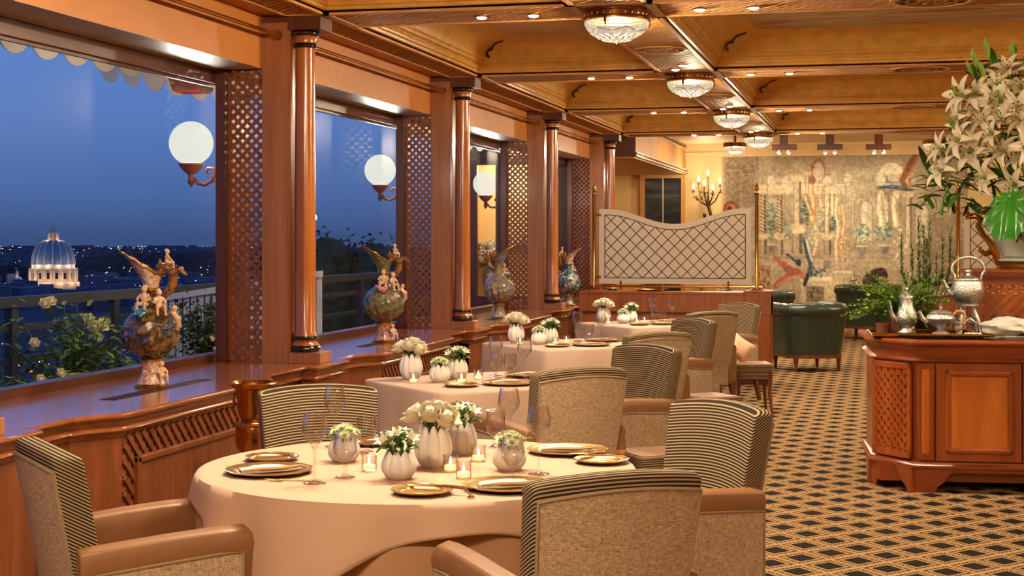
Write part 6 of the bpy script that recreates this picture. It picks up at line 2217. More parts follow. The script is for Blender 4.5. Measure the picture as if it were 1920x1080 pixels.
MB().lathe([(0.068, 0.138), (0.060, 0.146), (0.030, 0.156), (0.008, 0.160), (0.010, 0.168), (0.005, 0.176), (0.001, 0.178)], 28).build('lid', 'silver', t)
MB().tube([(-0.080, 0, 0.085), (-0.110, 0, 0.100), (-0.122, 0, 0.130), (-0.135, 0, 0.152)], [0.022, 0.016, 0.010, 0.008], 10).build('spout', 'silver', t)
MB().tube([(0.076, 0, 0.125), (0.100, 0, 0.150), (0.135, 0, 0.145), (0.148, 0, 0.115), (0.130, 0, 0.080), (0.115, 0, 0.060)], [0.008, 0.010, 0.012, 0.012, 0.010, 0.007], 8).build('handle', 'ivory', t)
t = thing('cream_jug', 'little silver cream jug beside the teapot foot', 'jug', (0.475, 9.98, ZM), R(20))
MB().lathe([(0.001, 0), (0.026, 0.0), (0.02, 0.01), (0.012, 0.018), (0.032, 0.035), (0.034, 0.05), (0.024, 0.066), (0.030, 0.078), (0.027, 0.078), (0.02, 0.066), (0.001, 0.05)], 24, fn=chase(1)).build('body', 'silver', t)
MB().tube([(0.026, 0, 0.07), (0.05, 0, 0.07), (0.05, 0, 0.04), (0.032, 0, 0.034)], 0.004, 6).build('handle', 'silver', t)
MB().tube([(-0.022, 0, 0.070), (-0.036, 0, 0.080)], [0.010, 0.005], 8).build('lip', 'silver', t)
t = thing('kettle_on_stand', 'chased silver kettle with tall bail handle on an openwork stand', 'kettle', (0.555, 10.27, ZM), R(10))
for i in range(4):
    a = PI / 4 + i * PI / 2
    q = lambda r_, z: (r_ * math.cos(a), r_ * math.sin(a), z)
    MB().tube([q(0.095, 0.0), q(0.085, 0.03), q(0.080, 0.07), q(0.060, 0.11), q(0.045, 0.145), q(0.065, 0.175)], [0.012, 0.010, 0.010, 0.012, 0.010, 0.010], 8).build('stand_leg', 'silver', t)
    b = a + PI / 4
    MB().tube([(0.078 * math.cos(a), 0.078 * math.sin(a), 0.05), (0.05 * math.cos(b), 0.05 * math.sin(b), 0.09), (0.078 * math.cos(a + PI / 2), 0.078 * math.sin(a + PI / 2), 0.05)], 0.006, 6).build('stand_scroll', 'silver', t)
MB().lathe([(0.001, 0.06), (0.04, 0.06), (0.042, 0.085), (0.03, 0.095), (0.001, 0.1)], 20).build('spirit_burner', 'silver', t)
MB().lathe([(0.06, 0.168), (0.072, 0.172), (0.072, 0.180), (0.06, 0.184)], 28).build('stand_ring', 'silver', t)
MB().lathe([(0.001, 0.165), (0.050, 0.172), (0.085, 0.200), (0.102, 0.245), (0.104, 0.280), (0.096, 0.315), (0.090, 0.330), (0.094, 0.338)], 44, fn=chase(3)).build('body', 'silver', t)
MB().lathe([(0.092, 0.336), (0.084, 0.348), (0.050, 0.360), (0.016, 0.368), (0.012, 0.380), (0.020, 0.392), (0.012, 0.404), (0.001, 0.408)], 28).build('lid', 'silver', t)
MB().tube([(-0.095, 0, 0.245), (-0.125, 0, 0.265), (-0.140, 0, 0.300), (-0.160, 0, 0.335), (-0.178, 0, 0.338)], [0.024, 0.018, 0.012, 0.010, 0.008], 10).build('spout', 'silver', t)
pts = [(-0.080, 0, 0.335), (-0.088, 0, 0.37)] + [(0.105 * math.cos(PI - PI * i / 12), 0, 0.40 + 0.085 * math.sin(PI * i / 12)) for i in range(13)] + [(0.088, 0, 0.37), (0.080, 0, 0.335)]
MB().tube(pts, [0.008] * 5 + [0.011] * 7 + [0.008] * 5, 8).build('bail_handle', 'silver', t)
# rock crystal
plain('quartz', (226, 218, 202), 0.35, 0, (9, 0.14), 0.5)
def stone_mesh(rx, ry, rz, seed, n1=28, n2=16):
    rq = random.Random(seed)
    ph = [rq.uniform(0, 6) for _ in range(9)]
    mb = MB()
    mb.ball((0, 0, 0), 1.0, n1, n2)
    out = []
    for x, y, z in mb.v:
        k = 1 + 0.10 * math.sin(3 * x + ph[0]) * math.sin(4 * y + ph[1]) + 0.07 * math.sin(7 * z + ph[2] + 3 * x) + 0.05 * math.sin(9 * x + 6 * y + ph[3]) + 0.04 * math.sin(13 * y + 8 * z + ph[4])
        out.append((x * rx * k, y * ry * k, max(-0.75, z * k) * rz))
    mb.v = out
    return mb
o = stone_mesh(0.165, 0.10, 0.065, 3).build('quartz_boulder', 'quartz', None, (0.80, 10.17, ZB + 0.048), 40)
tag(o, 'large rough white quartz rock on the buffet', 'rock')
t = thing('crystal_plate', 'oval plate of small white crystals before the kettle', 'plate', (0.555, 9.92, ZB + 0.001), R(5), scale=(1.0, 0.6, 1.0))
MB().lathe([(0.001, 0.003), (0.07, 0.003), (0.088, 0.014), (0.092, 0.014), (0.072, 0.0), (0.001, 0.0)], 28).build('dish', 'gold_plate', t)
for i in range(9):
    a, r_ = i * 2.4, 0.012 + 0.005 * i
    stone_mesh(0.018, 0.014, 0.012, i, 10, 6).build('crystal', 'quartz', t, (r_ * math.cos(a), r_ * math.sin(a), 0.014), 30)
for i, (x, y, a) in enumerate(((0.70, 9.83, 82), (0.76, 9.86, 100))):
    t = thing('serving_knife', 'serving knife', 'knife', (x, y, ZB + 0.002), R(a), 'serving knives on the buffet')
    t['label'] = 'silver serving knife with gilt handle before the quartz, ' + ('nearer the edge', 'farther from the edge')[i]
    MB().tube([(0, 0.01, 0.008), (0, 0.06, 0.010), (0, 0.13, 0.009)], [0.006, 0.008, 0.010], 8).build('handle', 'gold_leaf', t)
    MB().prism([(-0.008, 0.01), (0.010, 0.01), (0.010, -0.12), (-0.004, -0.17), (-0.010, -0.08)], 0.006, 0.009).build('blade', 'silver', t, smooth=0)
tag(MB().box(-0.09, 0.09, -0.05, 0.05, 0, 0.012).build('green_book', 'green_leather', None, (0.98, 9.85, ZB + 0.001), 0, (0, 0, R(6))), 'flat green leather folder at the buffet front edge', 'folder')

# ------------------------------------------------------------------ green plants at the buffet corner
plain('leaf_mid', (104, 122, 66), 0.5, 0, (30, 0.25))
plain('terracotta', (150, 84, 52), 0.7, 0, (20, 0.15))
def needles(mb, pts, L, n_, r, spread=0.9, w=0.0022):
    pts = [Vector(p) for p in pts]
    for i in range(n_):
        q = r.random() * (len(pts) - 1)
        k = min(len(pts) - 2, int(q))
        p = pts[k].lerp(pts[k + 1], q - k)
        a = r.uniform(0, 2 * PI)
        e_ = r.uniform(0.1, spread)
        d = Vector((math.cos(a) * math.cos(e_), math.sin(a) * math.cos(e_), math.sin(e_)))
        s = d.cross(Vector((0, 0, 1))).normalized() * w
        l_ = L * r.uniform(0.6, 1.1)
        mb.add([p - s, p + s, p + d * l_ * 0.6 + s, p + d * l_, p + d * l_ * 0.6 - s], [(0, 1, 2, 3, 4)])
rp = random.Random(21)
t = thing('rosemary_pot', 'tall potted rosemary rising behind the silver service', 'potted plant', (0.30, 10.44, ZB + 0.001))
MB().lathe([(0.001, 0.0), (0.075, 0.0), (0.095, 0.13), (0.105, 0.13), (0.105, 0.155), (0.092, 0.155), (0.086, 0.12), (0.001, 0.12)], 28).build('pot', 'terracotta', t)
st, fo = MB(), MB()
for x1, y1, h in ((-0.16, -0.02, 0.66), (-0.05, 0.02, 0.76), (-0.02, -0.05, 0.70), (0.02, 0.04, 0.73), (0.10, 0.0, 0.62), (0.15, 0.03, 0.68), (0.06, -0.06, 0.50), (-0.09, 0.05, 0.55), (0.18, -0.04, 0.48), (0.0, 0.0, 0.6)):
    pts = [(x1 * 0.2, y1 * 0.2, 0.11), (x1 * 0.8, y1 * 0.8, 0.30), (x1, y1, h * 0.6), (x1 * 1.02, y1, h)]
    st.tube(pts, [0.004, 0.0035, 0.003, 0.0015], 5)
    needles(fo, pts[1:], 0.040, 280, rp, 0.95, 0.0026)
st.build('stems', 'leaf_mid', t)
tag(fo.build('foliage', 'leaf_mid', t, smooth=0), kind='stuff')
t = thing('asparagus_fern', 'bright feathery fern spilling round the coffee pot', 'fern', (0.13, 10.28, ZB + 0.001))
MB().lathe([(0.001, 0.0), (0.06, 0.0), (0.075, 0.10), (0.082, 0.10), (0.082, 0.12), (0.07, 0.12), (0.066, 0.09), (0.001, 0.09)], 28).build('pot', 'terracotta', t)
st, fo = MB(), MB()
for i in range(130):
    a = rp.uniform(0, 2 * PI)
    el = rp.uniform(0.25, 1.3)
    L = rp.uniform(0.22, 0.44)
    pts = []
    p = Vector((0, 0, 0.10))
    for k in range(6):
        pts.append(tuple(p))
        p = p + Vector((math.cos(a) * math.cos(el), math.sin(a) * math.cos(el), math.sin(el))) * (L / 5)
        el -= 0.20
        a += rp.uniform(-0.2, 0.2)
    if min(q[2] for q in pts) < 0.03:
        continue
    st.tube(pts, 0.0014, 4)
    needles(fo, pts[1:], 0.036, 90, rp, 0.7, 0.0024)
st.build('stems', 'leaf_green', t)
tag(fo.build('foliage', 'leaf_light', t, smooth=0), kind='stuff')
t = thing('trailing_ivy', 'pale trailing ivy sprigs at the buffet corner', 'ivy', (0.02, 10.10, ZB + 0.001))
MB().lathe([(0.001, 0.0), (0.04, 0.0), (0.048, 0.07), (0.044, 0.07), (0.036, 0.01), (0.001, 0.01)], 20).build('pot', 'terracotta', t)
for i in range(9):
    a = R(150 + i * 22)
    pts = [(0, 0, 0.06), (0.05 * math.cos(a), 0.05 * math.sin(a), 0.14 + 0.02 * (i % 3)), (0.12 * math.cos(a), 0.10 * math.sin(a), 0.16 + 0.03 * (i % 4)), (0.18 * math.cos(a), 0.12 * math.sin(a), 0.13 + 0.045 * (i % 3))]
    br = MB().tube(pts, 0.0018, 4).build('sprig', 'leaf_green', t)
    for k in range(9):
        q = 0.3 + 0.7 * k / 8
        j = min(2, int(q * 3))
        p = Vector(pts[j]).lerp(Vector(pts[j + 1]), q * 3 - j)
        mb = MB()
        petal(mb, p, rp.uniform(0, 6.28), rp.uniform(-0.5, 0.7), 0.026, 0.011, -0.4, 3, 2)
        mb.build('ivy_leaf', 'leaf_light', br)
# ------------------------------------------------------------------ outside: terrace, city, basilica
plain('terrace_stone', (96, 92, 88), 0.8, 0, (3, 0.15))
plain('planter_stone', (176, 156, 96), 0.8, 0, (6, 0.15))
plain('rail_paint', (34, 38, 50), 0.4)
plain('fence_white', (206, 208, 214), 0.6)
plain('city_ground', (34, 42, 58), 0.9, 0, (0.02, 0.3))
plain('city_wall', (92, 98, 116), 0.9, 0, (0.05, 0.35))
plain('hill_dark', (20, 28, 30), 0.95, 0, (0.03, 0.3))
plain('travertine', (226, 206, 178), 0.8, 0, (0.12, 0.12))
plain('lead_roof', (128, 140, 158), 0.6, 0, (0.1, 0.12))
plain('pink_iron', (150, 84, 72), 0.45)
plain('canvas_white', (224, 210, 190), 0.9)
plain('tree_leaf', (78, 84, 40), 0.7, 0, (8, 0.3))
plain('rose_leaf', (104, 134, 40), 0.6, 0, (12, 0.35))
plain('heater_red', (176, 52, 40), 0.5)
emit('city_light_a', (255, 208, 140), 5.0)
emit('city_light_b', (190, 210, 255), 3.0)
emit('city_light_c', (255, 110, 50), 5.0)
emit('street_bulb', (255, 196, 130), 9.0)
def globe_glass():
    m, n, l, b, o = _new('opal_globe')
    n.remove(b)
    tr = n.new('ShaderNodeBsdfTransparent')
    em = n.new('ShaderNodeEmission')
    em.inputs[0].default_value = lin(236, 238, 222)
    em.inputs[1].default_value = 1.02
    mx = n.new('ShaderNodeMixShader')
    mx.inputs[0].default_value = 0.72
    l.new(tr.outputs[0], mx.inputs[1])
    l.new(em.outputs[0], mx.inputs[2])
    l.new(mx.outputs[0], o.inputs[0])
globe_glass()

o = MB().box(-6.2, -4.36, 0.5, 22.0, -0.4, 0.10).build('terrace', 'terrace_stone', None, (0, 0, 0), 0)
struct(o, 'stone terrace outside the windows')
o['kind'] = 'structure'
t = thing('terrace_railing', 'dark metal railing along the terrace edge against the city', 'railing', (-6.05, 0, 0.10))
MB().box(-0.05, 0.05, 0.6, 21.9, 0.955, 1.03).build('top_rail', 'rail_paint', t, smooth=0)
for z in (0.12, 0.55, 0.78):
    MB().box(-0.015, 0.015, 0.6, 21.9, z, z + 0.045).build('cross_rail', 'rail_paint', t, smooth=0)
for i in range(15):
    MB().box(-0.03, 0.03, 0.7 + i * 1.5, 0.78 + i * 1.5, 0.0, 0.955).build('post', 'rail_paint', t, smooth=0)
# sloping white slat fence on the terrace
t = thing('white_slat_fence', 'white slatted fence with sloping rail outside the dome window', 'fence', (-5.95, 11.6, 0.10))
def ftop(x):
    return 0.93 + 0.15 * x
rail = [(0, 0, ftop(0)), (1.55, 0, ftop(1.55))]
MB().strip(rail[0], rail[1], 0.10, 0.05, (0, 0, 1)).build('sloping_rail', 'fence_white', t, smooth=0)
for i in range(24):
    x = 0.02 + i * 0.065
    MB().box(x, x + 0.042, -0.008, 0.008, 0.02, ftop(x) - 0.02).build('slat', 'fence_white', t, smooth=0)
MB().box(0, 1.55, 0.008, 0.02, 0.15, 0.19).build('cross_rail', 'fence_white', t, smooth=0)
# stone planters under the windows
for i, (y0, y1) in enumerate(((7.4, 11.2), (14.2, 18.6))):
    t = thing('stone_planter', 'low stone planter outside ' + ('the dome window', 'the third window')[i], 'planter', (-5.0, y0, 0.10), 0, 'terrace planters')
    L = y1 - y0
    for b_ in ((-0.35, 0.35, 0, 0.05), (-0.35, 0.35, L - 0.05, L), (-0.35, -0.30, 0, L), (0.30, 0.35, 0, L)):
        MB().box(*b_, 0.0, 0.48).build('side', 'planter_stone', t, smooth=0)
    MB().box(-0.30, 0.30, 0.05, L - 0.05, 0.0, 0.42).build('soil', 'black', t, smooth=0)
ro = random.Random(31)
def shrub(name, label, loc, h, w, nst, nl, leaf, L, flowers=(), cat='shrub', group=None, droop=0.3):
    t = thing(name, label, cat, loc, 0, group)
    st, fo = MB(), MB()
    for i in range(nst):
        a = ro.uniform(0, 2 * PI)
        hh = h * ro.uniform(0.55, 1.0)
        d = w * math.sqrt(ro.random())
        pts = [(0.1 * d * math.cos(a), 0.1 * d * math.sin(a), 0), (d * 0.5 * math.cos(a), d * 0.5 * math.sin(a), hh * 0.5), (d * math.cos(a), d * math.sin(a), hh)]
        st.tube(pts, [0.006, 0.005, 0.003], 4)
        for k in range(nl):
            q = ro.random() ** 0.7 * 1.999
            j = int(q)
            p = Vector(pts[j]).lerp(Vector(pts[j + 1]), q - j) + Vector((ro.gauss(0, 0.03), ro.gauss(0, 0.03), ro.gauss(0, 0.03)))
            petal(fo, p, ro.uniform(0, 6.28), ro.uniform(-0.6, 0.6), L * ro.uniform(0.7, 1.2), L * 0.26, -droop, 2, 2, 0.2)
    st.build('stems', 'leaf_dark', t)
    tag(fo.build('foliage', leaf, t, smooth=0), kind='stuff')
    for (x, y, z, s) in flowers:
        link('flower', ME['rose'], t, (x - loc[0], y - loc[1], z - loc[2]), aim(0.9 + ro.uniform(-0.3, 0.3), -0.7, 0.5), s * 0.72)
    return t
shrub('rose_bush', 'white flowering rose bush outside the dome window', (-5.15, 9.0, 0.50), 0.62, 0.42, 30, 26, 'rose_leaf', 0.075,
      [(-5.15, 8.67, 1.13, 1.5), (-5.2, 8.83, 1.14, 1.3), (-5.1, 9.13, 1.01, 1.5), (-5.1, 9.20, 0.95, 1.8), (-5.1, 9.31, 0.96, 1.8), (-5.2, 9.49, 0.97, 1.2), (-5.15, 8.55, 0.89, 1.3), (-5.0, 8.60, 0.70, 1.3), (-5.1, 9.25, 0.88, 1.4)], group='terrace shrubs')
shrub('rose_bush', 'low yellow green bush trailing over the planter by the dome window', (-4.95, 8.25, 0.50), 0.22, 0.38, 22, 24, 'rose_leaf', 0.07, [(-4.9, 8.2, 0.7, 1.2)], group='terrace shrubs')
shrub('rose_bush', 'yellow green bush behind the first ewer', (-4.95, 9.75, 0.50), 0.28, 0.40, 24, 24, 'rose_leaf', 0.07, [(-4.9, 9.6, 0.75, 0.8)], group='terrace shrubs')
shrub('laurel_bush', 'dark leafy bush before the white slatted fence', (-5.0, 10.75, 0.50), 0.64, 0.34, 40, 30, 'tree_leaf', 0.065, [(-4.85, 10.5, 0.80, 0.8), (-4.85, 10.62, 0.76, 0.7), (-4.85, 10.55, 0.72, 0.7)], group='terrace shrubs')
shrub('laurel_bush', 'small green bush low outside the third window', (-5.0, 16.6, 0.50), 0.42, 0.45, 26, 26, 'rose_leaf', 0.07, [(-4.9, 16.4, 0.8, 1.0)], group='terrace shrubs')
# gilt flower pot among the roses
t = thing('flower_pot', 'round ochre flower pot among the white roses', 'flower pot', (-4.95, 8.72, 0.52))
MB().lathe([(0.001, 0.0), (0.07, 0.0), (0.095, 0.14), (0.105, 0.14), (0.105, 0.17), (0.09, 0.17), (0.08, 0.12), (0.001, 0.12)], 24).build('body', 'planter_stone', t)
MB().lathe([(0.104, 0.145), (0.112, 0.152), (0.112, 0.162), (0.104, 0.168)], 24).build('rim', 'gold_leaf', t)

# globe lamps on scroll brackets, fixed to outer piers
op = []
for k in (1, 2, 3, 4):
    y = YC[k] + 0.22
    struct(MB().box(-4.42, -4.36, y + 0.50, y + 0.72, 0.10, 3.3).build('trim_%d' % k, 'wood_post', None, smooth=0), 'outer pier post between two windows')
def globe_lamp(label, x, y, z):
    t = thing('globe_lamp', label, 'wall lamp', (x, y, z), 0, 'opal globe terrace lamps')
    MB().ball((0, 0, 0), 0.150, 32, 20).build('globe', 'opal_globe', t)
    MB().lathe([(0.06, -0.135), (0.085, -0.138), (0.085, -0.150), (0.075, -0.158), (0.068, -0.172), (0.035, -0.205), (0.020, -0.215), (0.020, -0.255), (0.028, -0.262), (0.012, -0.285), (0.003, -0.30)], 24).build('socket', 'pink_iron', t)
    pts = [(0.018, 0, -0.235), (0.05, 0, -0.275), (0.10, 0, -0.285), (0.15, 0, -0.26), (0.175, 0, -0.215), (0.16, 0, -0.175), (0.125, 0, -0.17), (0.11, 0, -0.195), (0.13, 0, -0.215)]
    MB().tube(pts, [0.010, 0.012, 0.013, 0.013, 0.012, 0.011, 0.010, 0.009, 0.006], 8).build('scroll_arm', 'pink_iron', t)
    MB().tube([(0.15, 0, -0.26), (0.175, 0.08, -0.24), (-4.42 - x, 0.28, -0.20)], 0.012, 8).build('arm', 'pink_iron', t)
    MB().lathe([(0.06, -0.01), (0.06, 0.01)], 16, (0, 0, 0), True, True).xf(Matrix.Translation((-4.43 - x, 0.28, -0.20)) @ Matrix.Rotation(PI / 2, 4, 'Y')).build('wall_plate', 'pink_iron', t)
    light('globe_bulb', 'POINT', (0, 0, 0), 110.0, (1.0, 0.95, 0.84), t, shadow_soft_size=0.14)
    return t
globe_lamp('white globe lamp on pink scroll bracket outside the dome window', -4.575, 9.58, 2.20)
globe_lamp('white globe lamp on pink scroll bracket outside the tree window', -4.635, 13.80, 2.20)
globe_lamp('white globe lamp seen through the third window', -4.56, 17.5, 2.20)

# scalloped awning
def valance(p0, p1, n_, drop, t):
    p0, p1 = Vector(p0), Vector(p1)
    for i in range(n_):
        a, b = p0.lerp(p1, i / n_), p0.lerp(p1, (i + 1) / n_)
        pts = [tuple(a), tuple(a + Vector((0, 0, -drop * 0.35)))]
        for k in range(1, 10):
            u = k / 10
            q = a.lerp(b, 0.06 + 0.88 * u)
            pts.append((q.x, q.y, q.z - drop * (0.45 + 0.55 * math.sin(PI * u) ** 0.6)))
        pts += [tuple(b + Vector((0, 0, -drop * 0.35))), tuple(b)]
        d = (p1 - p0).normalized().cross(Vector((0, 0, 1))) * 0.006
        r0 = [Vector(p) + d for p in pts]
        r1 = [Vector(p) - d for p in pts]
        MB().loft([r0, r1]).build('scallop', 'canvas_white', t, smooth=0)
t = thing('scalloped_awning', 'white scalloped awning edge hanging outside the windows', 'awning', (0, 0, 0))
valance((-5.6, 6.0, 2.94), (-5.6, 10.86, 2.96), 12, 0.17, t)
valance((-6.0, 10.9, 2.98), (-4.85, 10.9, 2.74), 6, 0.18, t)
valance((-5.6, 10.94, 2.96), (-5.6, 12.2, 2.96), 3, 0.17, t)
valance((-5.6, 17.6, 2.94), (-4.6, 17.6, 2.74), 8, 0.16, t)
MB().add([(-5.6, 6.0, 2.95), (-4.36, 6.0, 3.2), (-4.36, 13.2, 3.2), (-5.6, 13.2, 2.95)], [(0, 1, 2, 3)]).build('canopy', 'canvas_white', t, smooth=0).modifiers.new('thickness', 'SOLIDIFY').thickness = 0.01
for i, (y, lb) in enumerate(((10.2, 'under the awning of the dome window'), (17.3, 'under the awning of the third window'))):
    t = thing('patio_heater', 'red and dark box heater ' + lb, 'heater', (-4.87, y, 2.62), R(0), 'terrace heaters')
    MB().loft([[(-0.10, -0.10, 0.0), (0.12, -0.10, 0.0), (0.12, 0.10, 0.0), (-0.10, 0.10, 0.0)], [(-0.14, -0.12, 0.13), (0.14, -0.12, 0.13), (0.14, 0.12, 0.13), (-0.14, 0.12, 0.13)]]).build('housing', 'wood_post', t, smooth=0)
    MB().box(-0.085, 0.105, -0.085, 0.085, -0.012, 0.0).build('heating_panel', 'heater_red', t, smooth=0)
    MB().box(-0.02, 0.02, -0.02, 0.02, 0.13, 0.45).build('bracket', 'black', t, smooth=0)

# lit wing with a flower niche seen through the third and fourth windows
wg = thing('wall_wing', 'outer wing with a lit cream niche', None, kind='structure')
for b_ in ((-5.60, -5.24, 19.5, 19.65, 0.10, 3.3), (-5.24, -4.37, 19.5, 19.65, 2.56, 3.3), (-5.24, -4.37, 19.5, 19.65, 0.10, 0.78)):
    MB().box(*b_).build('wall_panel', 'wood_dark', wg, smooth=0)
MB().box(-5.28, -5.19, 19.46, 19.52, 0.78, 2.60).build('frame', 'wood_post', wg, smooth=0)
MB().box(-5.19, -4.37, 19.46, 19.52, 2.52, 2.58).build('frame', 'wood_post', wg, smooth=0)
MB().box(-5.6, -4.37, 20.35, 20.45, 0.10, 3.3).build('niche_back', 'cream_wall', wg, smooth=0)
MB().box(-5.6, -5.5, 19.65, 20.35, 0.10, 3.3).build('niche_side', 'cream_wall', wg, smooth=0)
MB().box(-5.5, -4.37, 19.65, 20.35, 0.70, 0.78).build('niche_floor', 'cream_wall', wg, smooth=0)
MB().box(-5.5, -4.37, 19.9, 20.35, 1.46, 1.49).build('niche_shelf', 'soffit_cream', wg, smooth=0)
MB().box(-5.5, -4.37, 19.65, 20.35, 2.6, 2.66).build('niche_top', 'cream_wall', wg, smooth=0)
light('niche_lamp', 'POINT', (-4.95, 19.85, 2.45), 26.0, WARM, wg, shadow_soft_size=0.05)
for i, x in enumerate((-5.05, -4.98, -4.91, -4.70)):
    tag(MB().lathe([(0.001, 0.0), (0.022, 0.0), (0.030, 0.02), (0.028, 0.06), (0.012, 0.09), (0.016, 0.10)], 14).build('small_jar', 'copper', None, (x, 20.1, 1.491)), 'small amber jar on the niche shelf, ' + ('first', 'second', 'third', 'last')[i] + ' from the frame', 'jar', 'jars on the niche shelf')
t = thing('grisaille_jar', 'grey painted jar in the lit niche', 'jar', (-5.10, 19.85, 0.781))
palette('grisaille', [(86, 84, 78), (170, 164, 150), (110, 106, 98), (196, 190, 176)], 14, 0.3, 1.4)
MB().lathe([(0.001, 0.0), (0.085, 0.0), (0.09, 0.02), (0.06, 0.05), (0.075, 0.08), (0.115, 0.17), (0.12, 0.26), (0.10, 0.34), (0.08, 0.36), (0.09, 0.38), (0.08, 0.38), (0.001, 0.3)], 28).build('body', 'grisaille', t)
t = thing('niche_bouquet', 'full bouquet of white flowers in the lit niche', 'bouquet', (-5.10, 19.85, 1.15))
for i in range(22):
    a, q = i * 2.4, math.sqrt((i + 0.5) / 22)
    link('flower', ME['lily_b' if i % 2 else 'rose'], t, (0.15 * q * math.cos(a), 0.12 * q * math.sin(a), 0.10 + 0.22 * (1 - q * q)), aim(math.cos(a) * q, math.sin(a) * q - 0.3, 0.8), 0.9 if i % 2 else 2.0)
mb = MB()
for i in range(22):
    petal(mb, (0, 0, 0.02), i * 0.7, ro.uniform(0.1, 1.2), 0.22, 0.03, -1.0, 4, 2)
mb.build('leaves', 'leaf_green', t)

# dark trees and a street lamp beyond the second window
for i, (x, y, z, r_, lb) in enumerate(((-9.75, 26.0, 0.42, 1.25, 'leafy dark tree beside the bright street lamp'), (-8.95, 26.3, 0.30, 1.25, 'broad dark tree behind the second ewer'), (-11.2, 27.5, -0.3, 1.2, 'low dark tree near the far lamp'))):
    t = thing('terrace_tree', lb, 'tree', (x, y, -3.0), 0, 'dark trees beyond the terrace')
    MB().tube([(0, 0, 0), (0.05, 0, 1.5), (0, 0, z + 3.0)], [0.16, 0.12, 0.08], 8).build('trunk', 'wood_post', t)
    fo = MB()
    for k in range(2600):
        a, b = ro.uniform(0, 6.28), math.acos(ro.uniform(-1, 1))
        q = r_ * (0.55 + 0.45 * ro.random() ** 0.5) * (1 + 0.16 * math.sin(3 * a + i) * math.sin(4 * b))
        p = Vector((q * math.sin(b) * math.cos(a) * 0.62, q * math.sin(b) * math.sin(a) * 0.62, z + 3.0 + q * math.cos(b)))
        petal(fo, p, ro.uniform(0, 6.28), ro.uniform(-0.8, 0.8), 0.11, 0.03, -0.3, 2, 1, 0.0)
    fo.ball((0, 0, z + 3.0), (r_ * 0.56, r_ * 0.56, r_ * 0.93), 14, 10)
    tag(fo.build('foliage', 'tree_leaf', t, smooth=0), kind='stuff')
t = thing('street_lamp', 'glowing street lamp hanging in the dusk beyond the second window', 'street lamp', (-11.56, 30.0, 1.99))
MB().ball((0, 0, 0), 0.085, 16, 10).build('bulb', 'street_bulb', t)
MB().tube([(0, 0, 0.08), (0, 0, 0.16), (-0.12, 0, 0.20), (-0.5, 0, 0.14)], 0.018, 6).build('arm', 'fence_white', t)
MB().lathe([(0.05, 0.075), (0.03, 0.10), (0.02, 0.13)], 12).build('cap', 'fence_white', t)
MB().tube([(-0.5, 0, 0.14), (-0.5, 0, -6.0)], 0.05, 8).build('pole', 'rail_paint', t)

# far city
S_, C_ = math.sin(math.atan(690 / 2850)), math.cos(math.atan(690 / 2850))
def far(px_, d):
    """point on the plain in the bearing px_ (tangent units) at distance d from the hill"""
    a = (px_ - 960) / 2850.0
    return (a * C_ - S_) * d, (a * S_ + C_) * d
ZG = -57.0
struct(MB().box(-9000, 1500, 60, 9500, ZG - 2, ZG).build('terrain_plain', 'city_ground', None, smooth=0), 'dark city plain below the hill')
def mound(name, bear, d, w, h, dep, lab, seed):
    rm = random.Random(seed)
    cx, cy = far(bear, d)
    N, M_ = 60, 12
    vs_, fs_ = [], []
    ax = Vector((C_, S_, 0))
    ay = Vector((-S_, C_, 0))
    for j in range(M_ + 1):
        for i in range(N + 1):
            u, v = -1 + 2 * i / N, -1 + 2 * j / M_
            hh = h * max(0.0, (1 - u ** 4)) ** 0.8 * max(0.0, 1 - v * v) + rm.uniform(-0.03, 0.05) * h
            p = Vector((cx, cy, 0)) + ax * (u * w) + ay * (v * dep)
            vs_.append((p.x, p.y, ZG - 1 + max(0, hh)))
    for j in range(M_):
        for i in range(N):
            a = j * (N + 1) + i
            fs_.append((a, a + 1, a + N + 2, a + N + 1))
    mb = MB()
    mb.add(vs_, fs_)
    return struct(mb.build(name, 'hill_dark', None, smooth=0), lab)
mound('hill_wooded', 300, 2300, 150, 38, 160, 'dark wooded hill behind the dome', 1)
mound('hill_trees', 22, 2000, 34, 24, 60, 'dark clump of trees at the window edge', 2)
mound('hill_far', 470, 3000, 260, 34, 200, 'far dark wooded ridge', 3)
rcity = random.Random(77)
cb = MB()
for i in range(900):
    y = 449 + 14 + rcity.random() ** 2.0 * 120
    d = 58.5 * 2850 / (y - 447)
    b = rcity.uniform(-60, 780)
    if d > 8500 or (80 < b < 160 and 1500 < d < 2000):
        continue
    x, yy = far(b, d)
    w, h = rcity.uniform(8, 26) * (1 if d < 2500 else 2), rcity.uniform(6, 18) * (1 if d < 2500 else 1.4)
    m3 = Matrix.Rotation(rcity.uniform(0, 1.5), 3, 'Z')
    cb.obox((x, yy, ZG + h / 2), (w, w * rcity.uniform(0.5, 1.2), h), m3)
o = cb.build('city_houses', 'city_wall', None, smooth=0)
tag(o, 'countless dim houses of the distant city', 'city', kind='stuff')
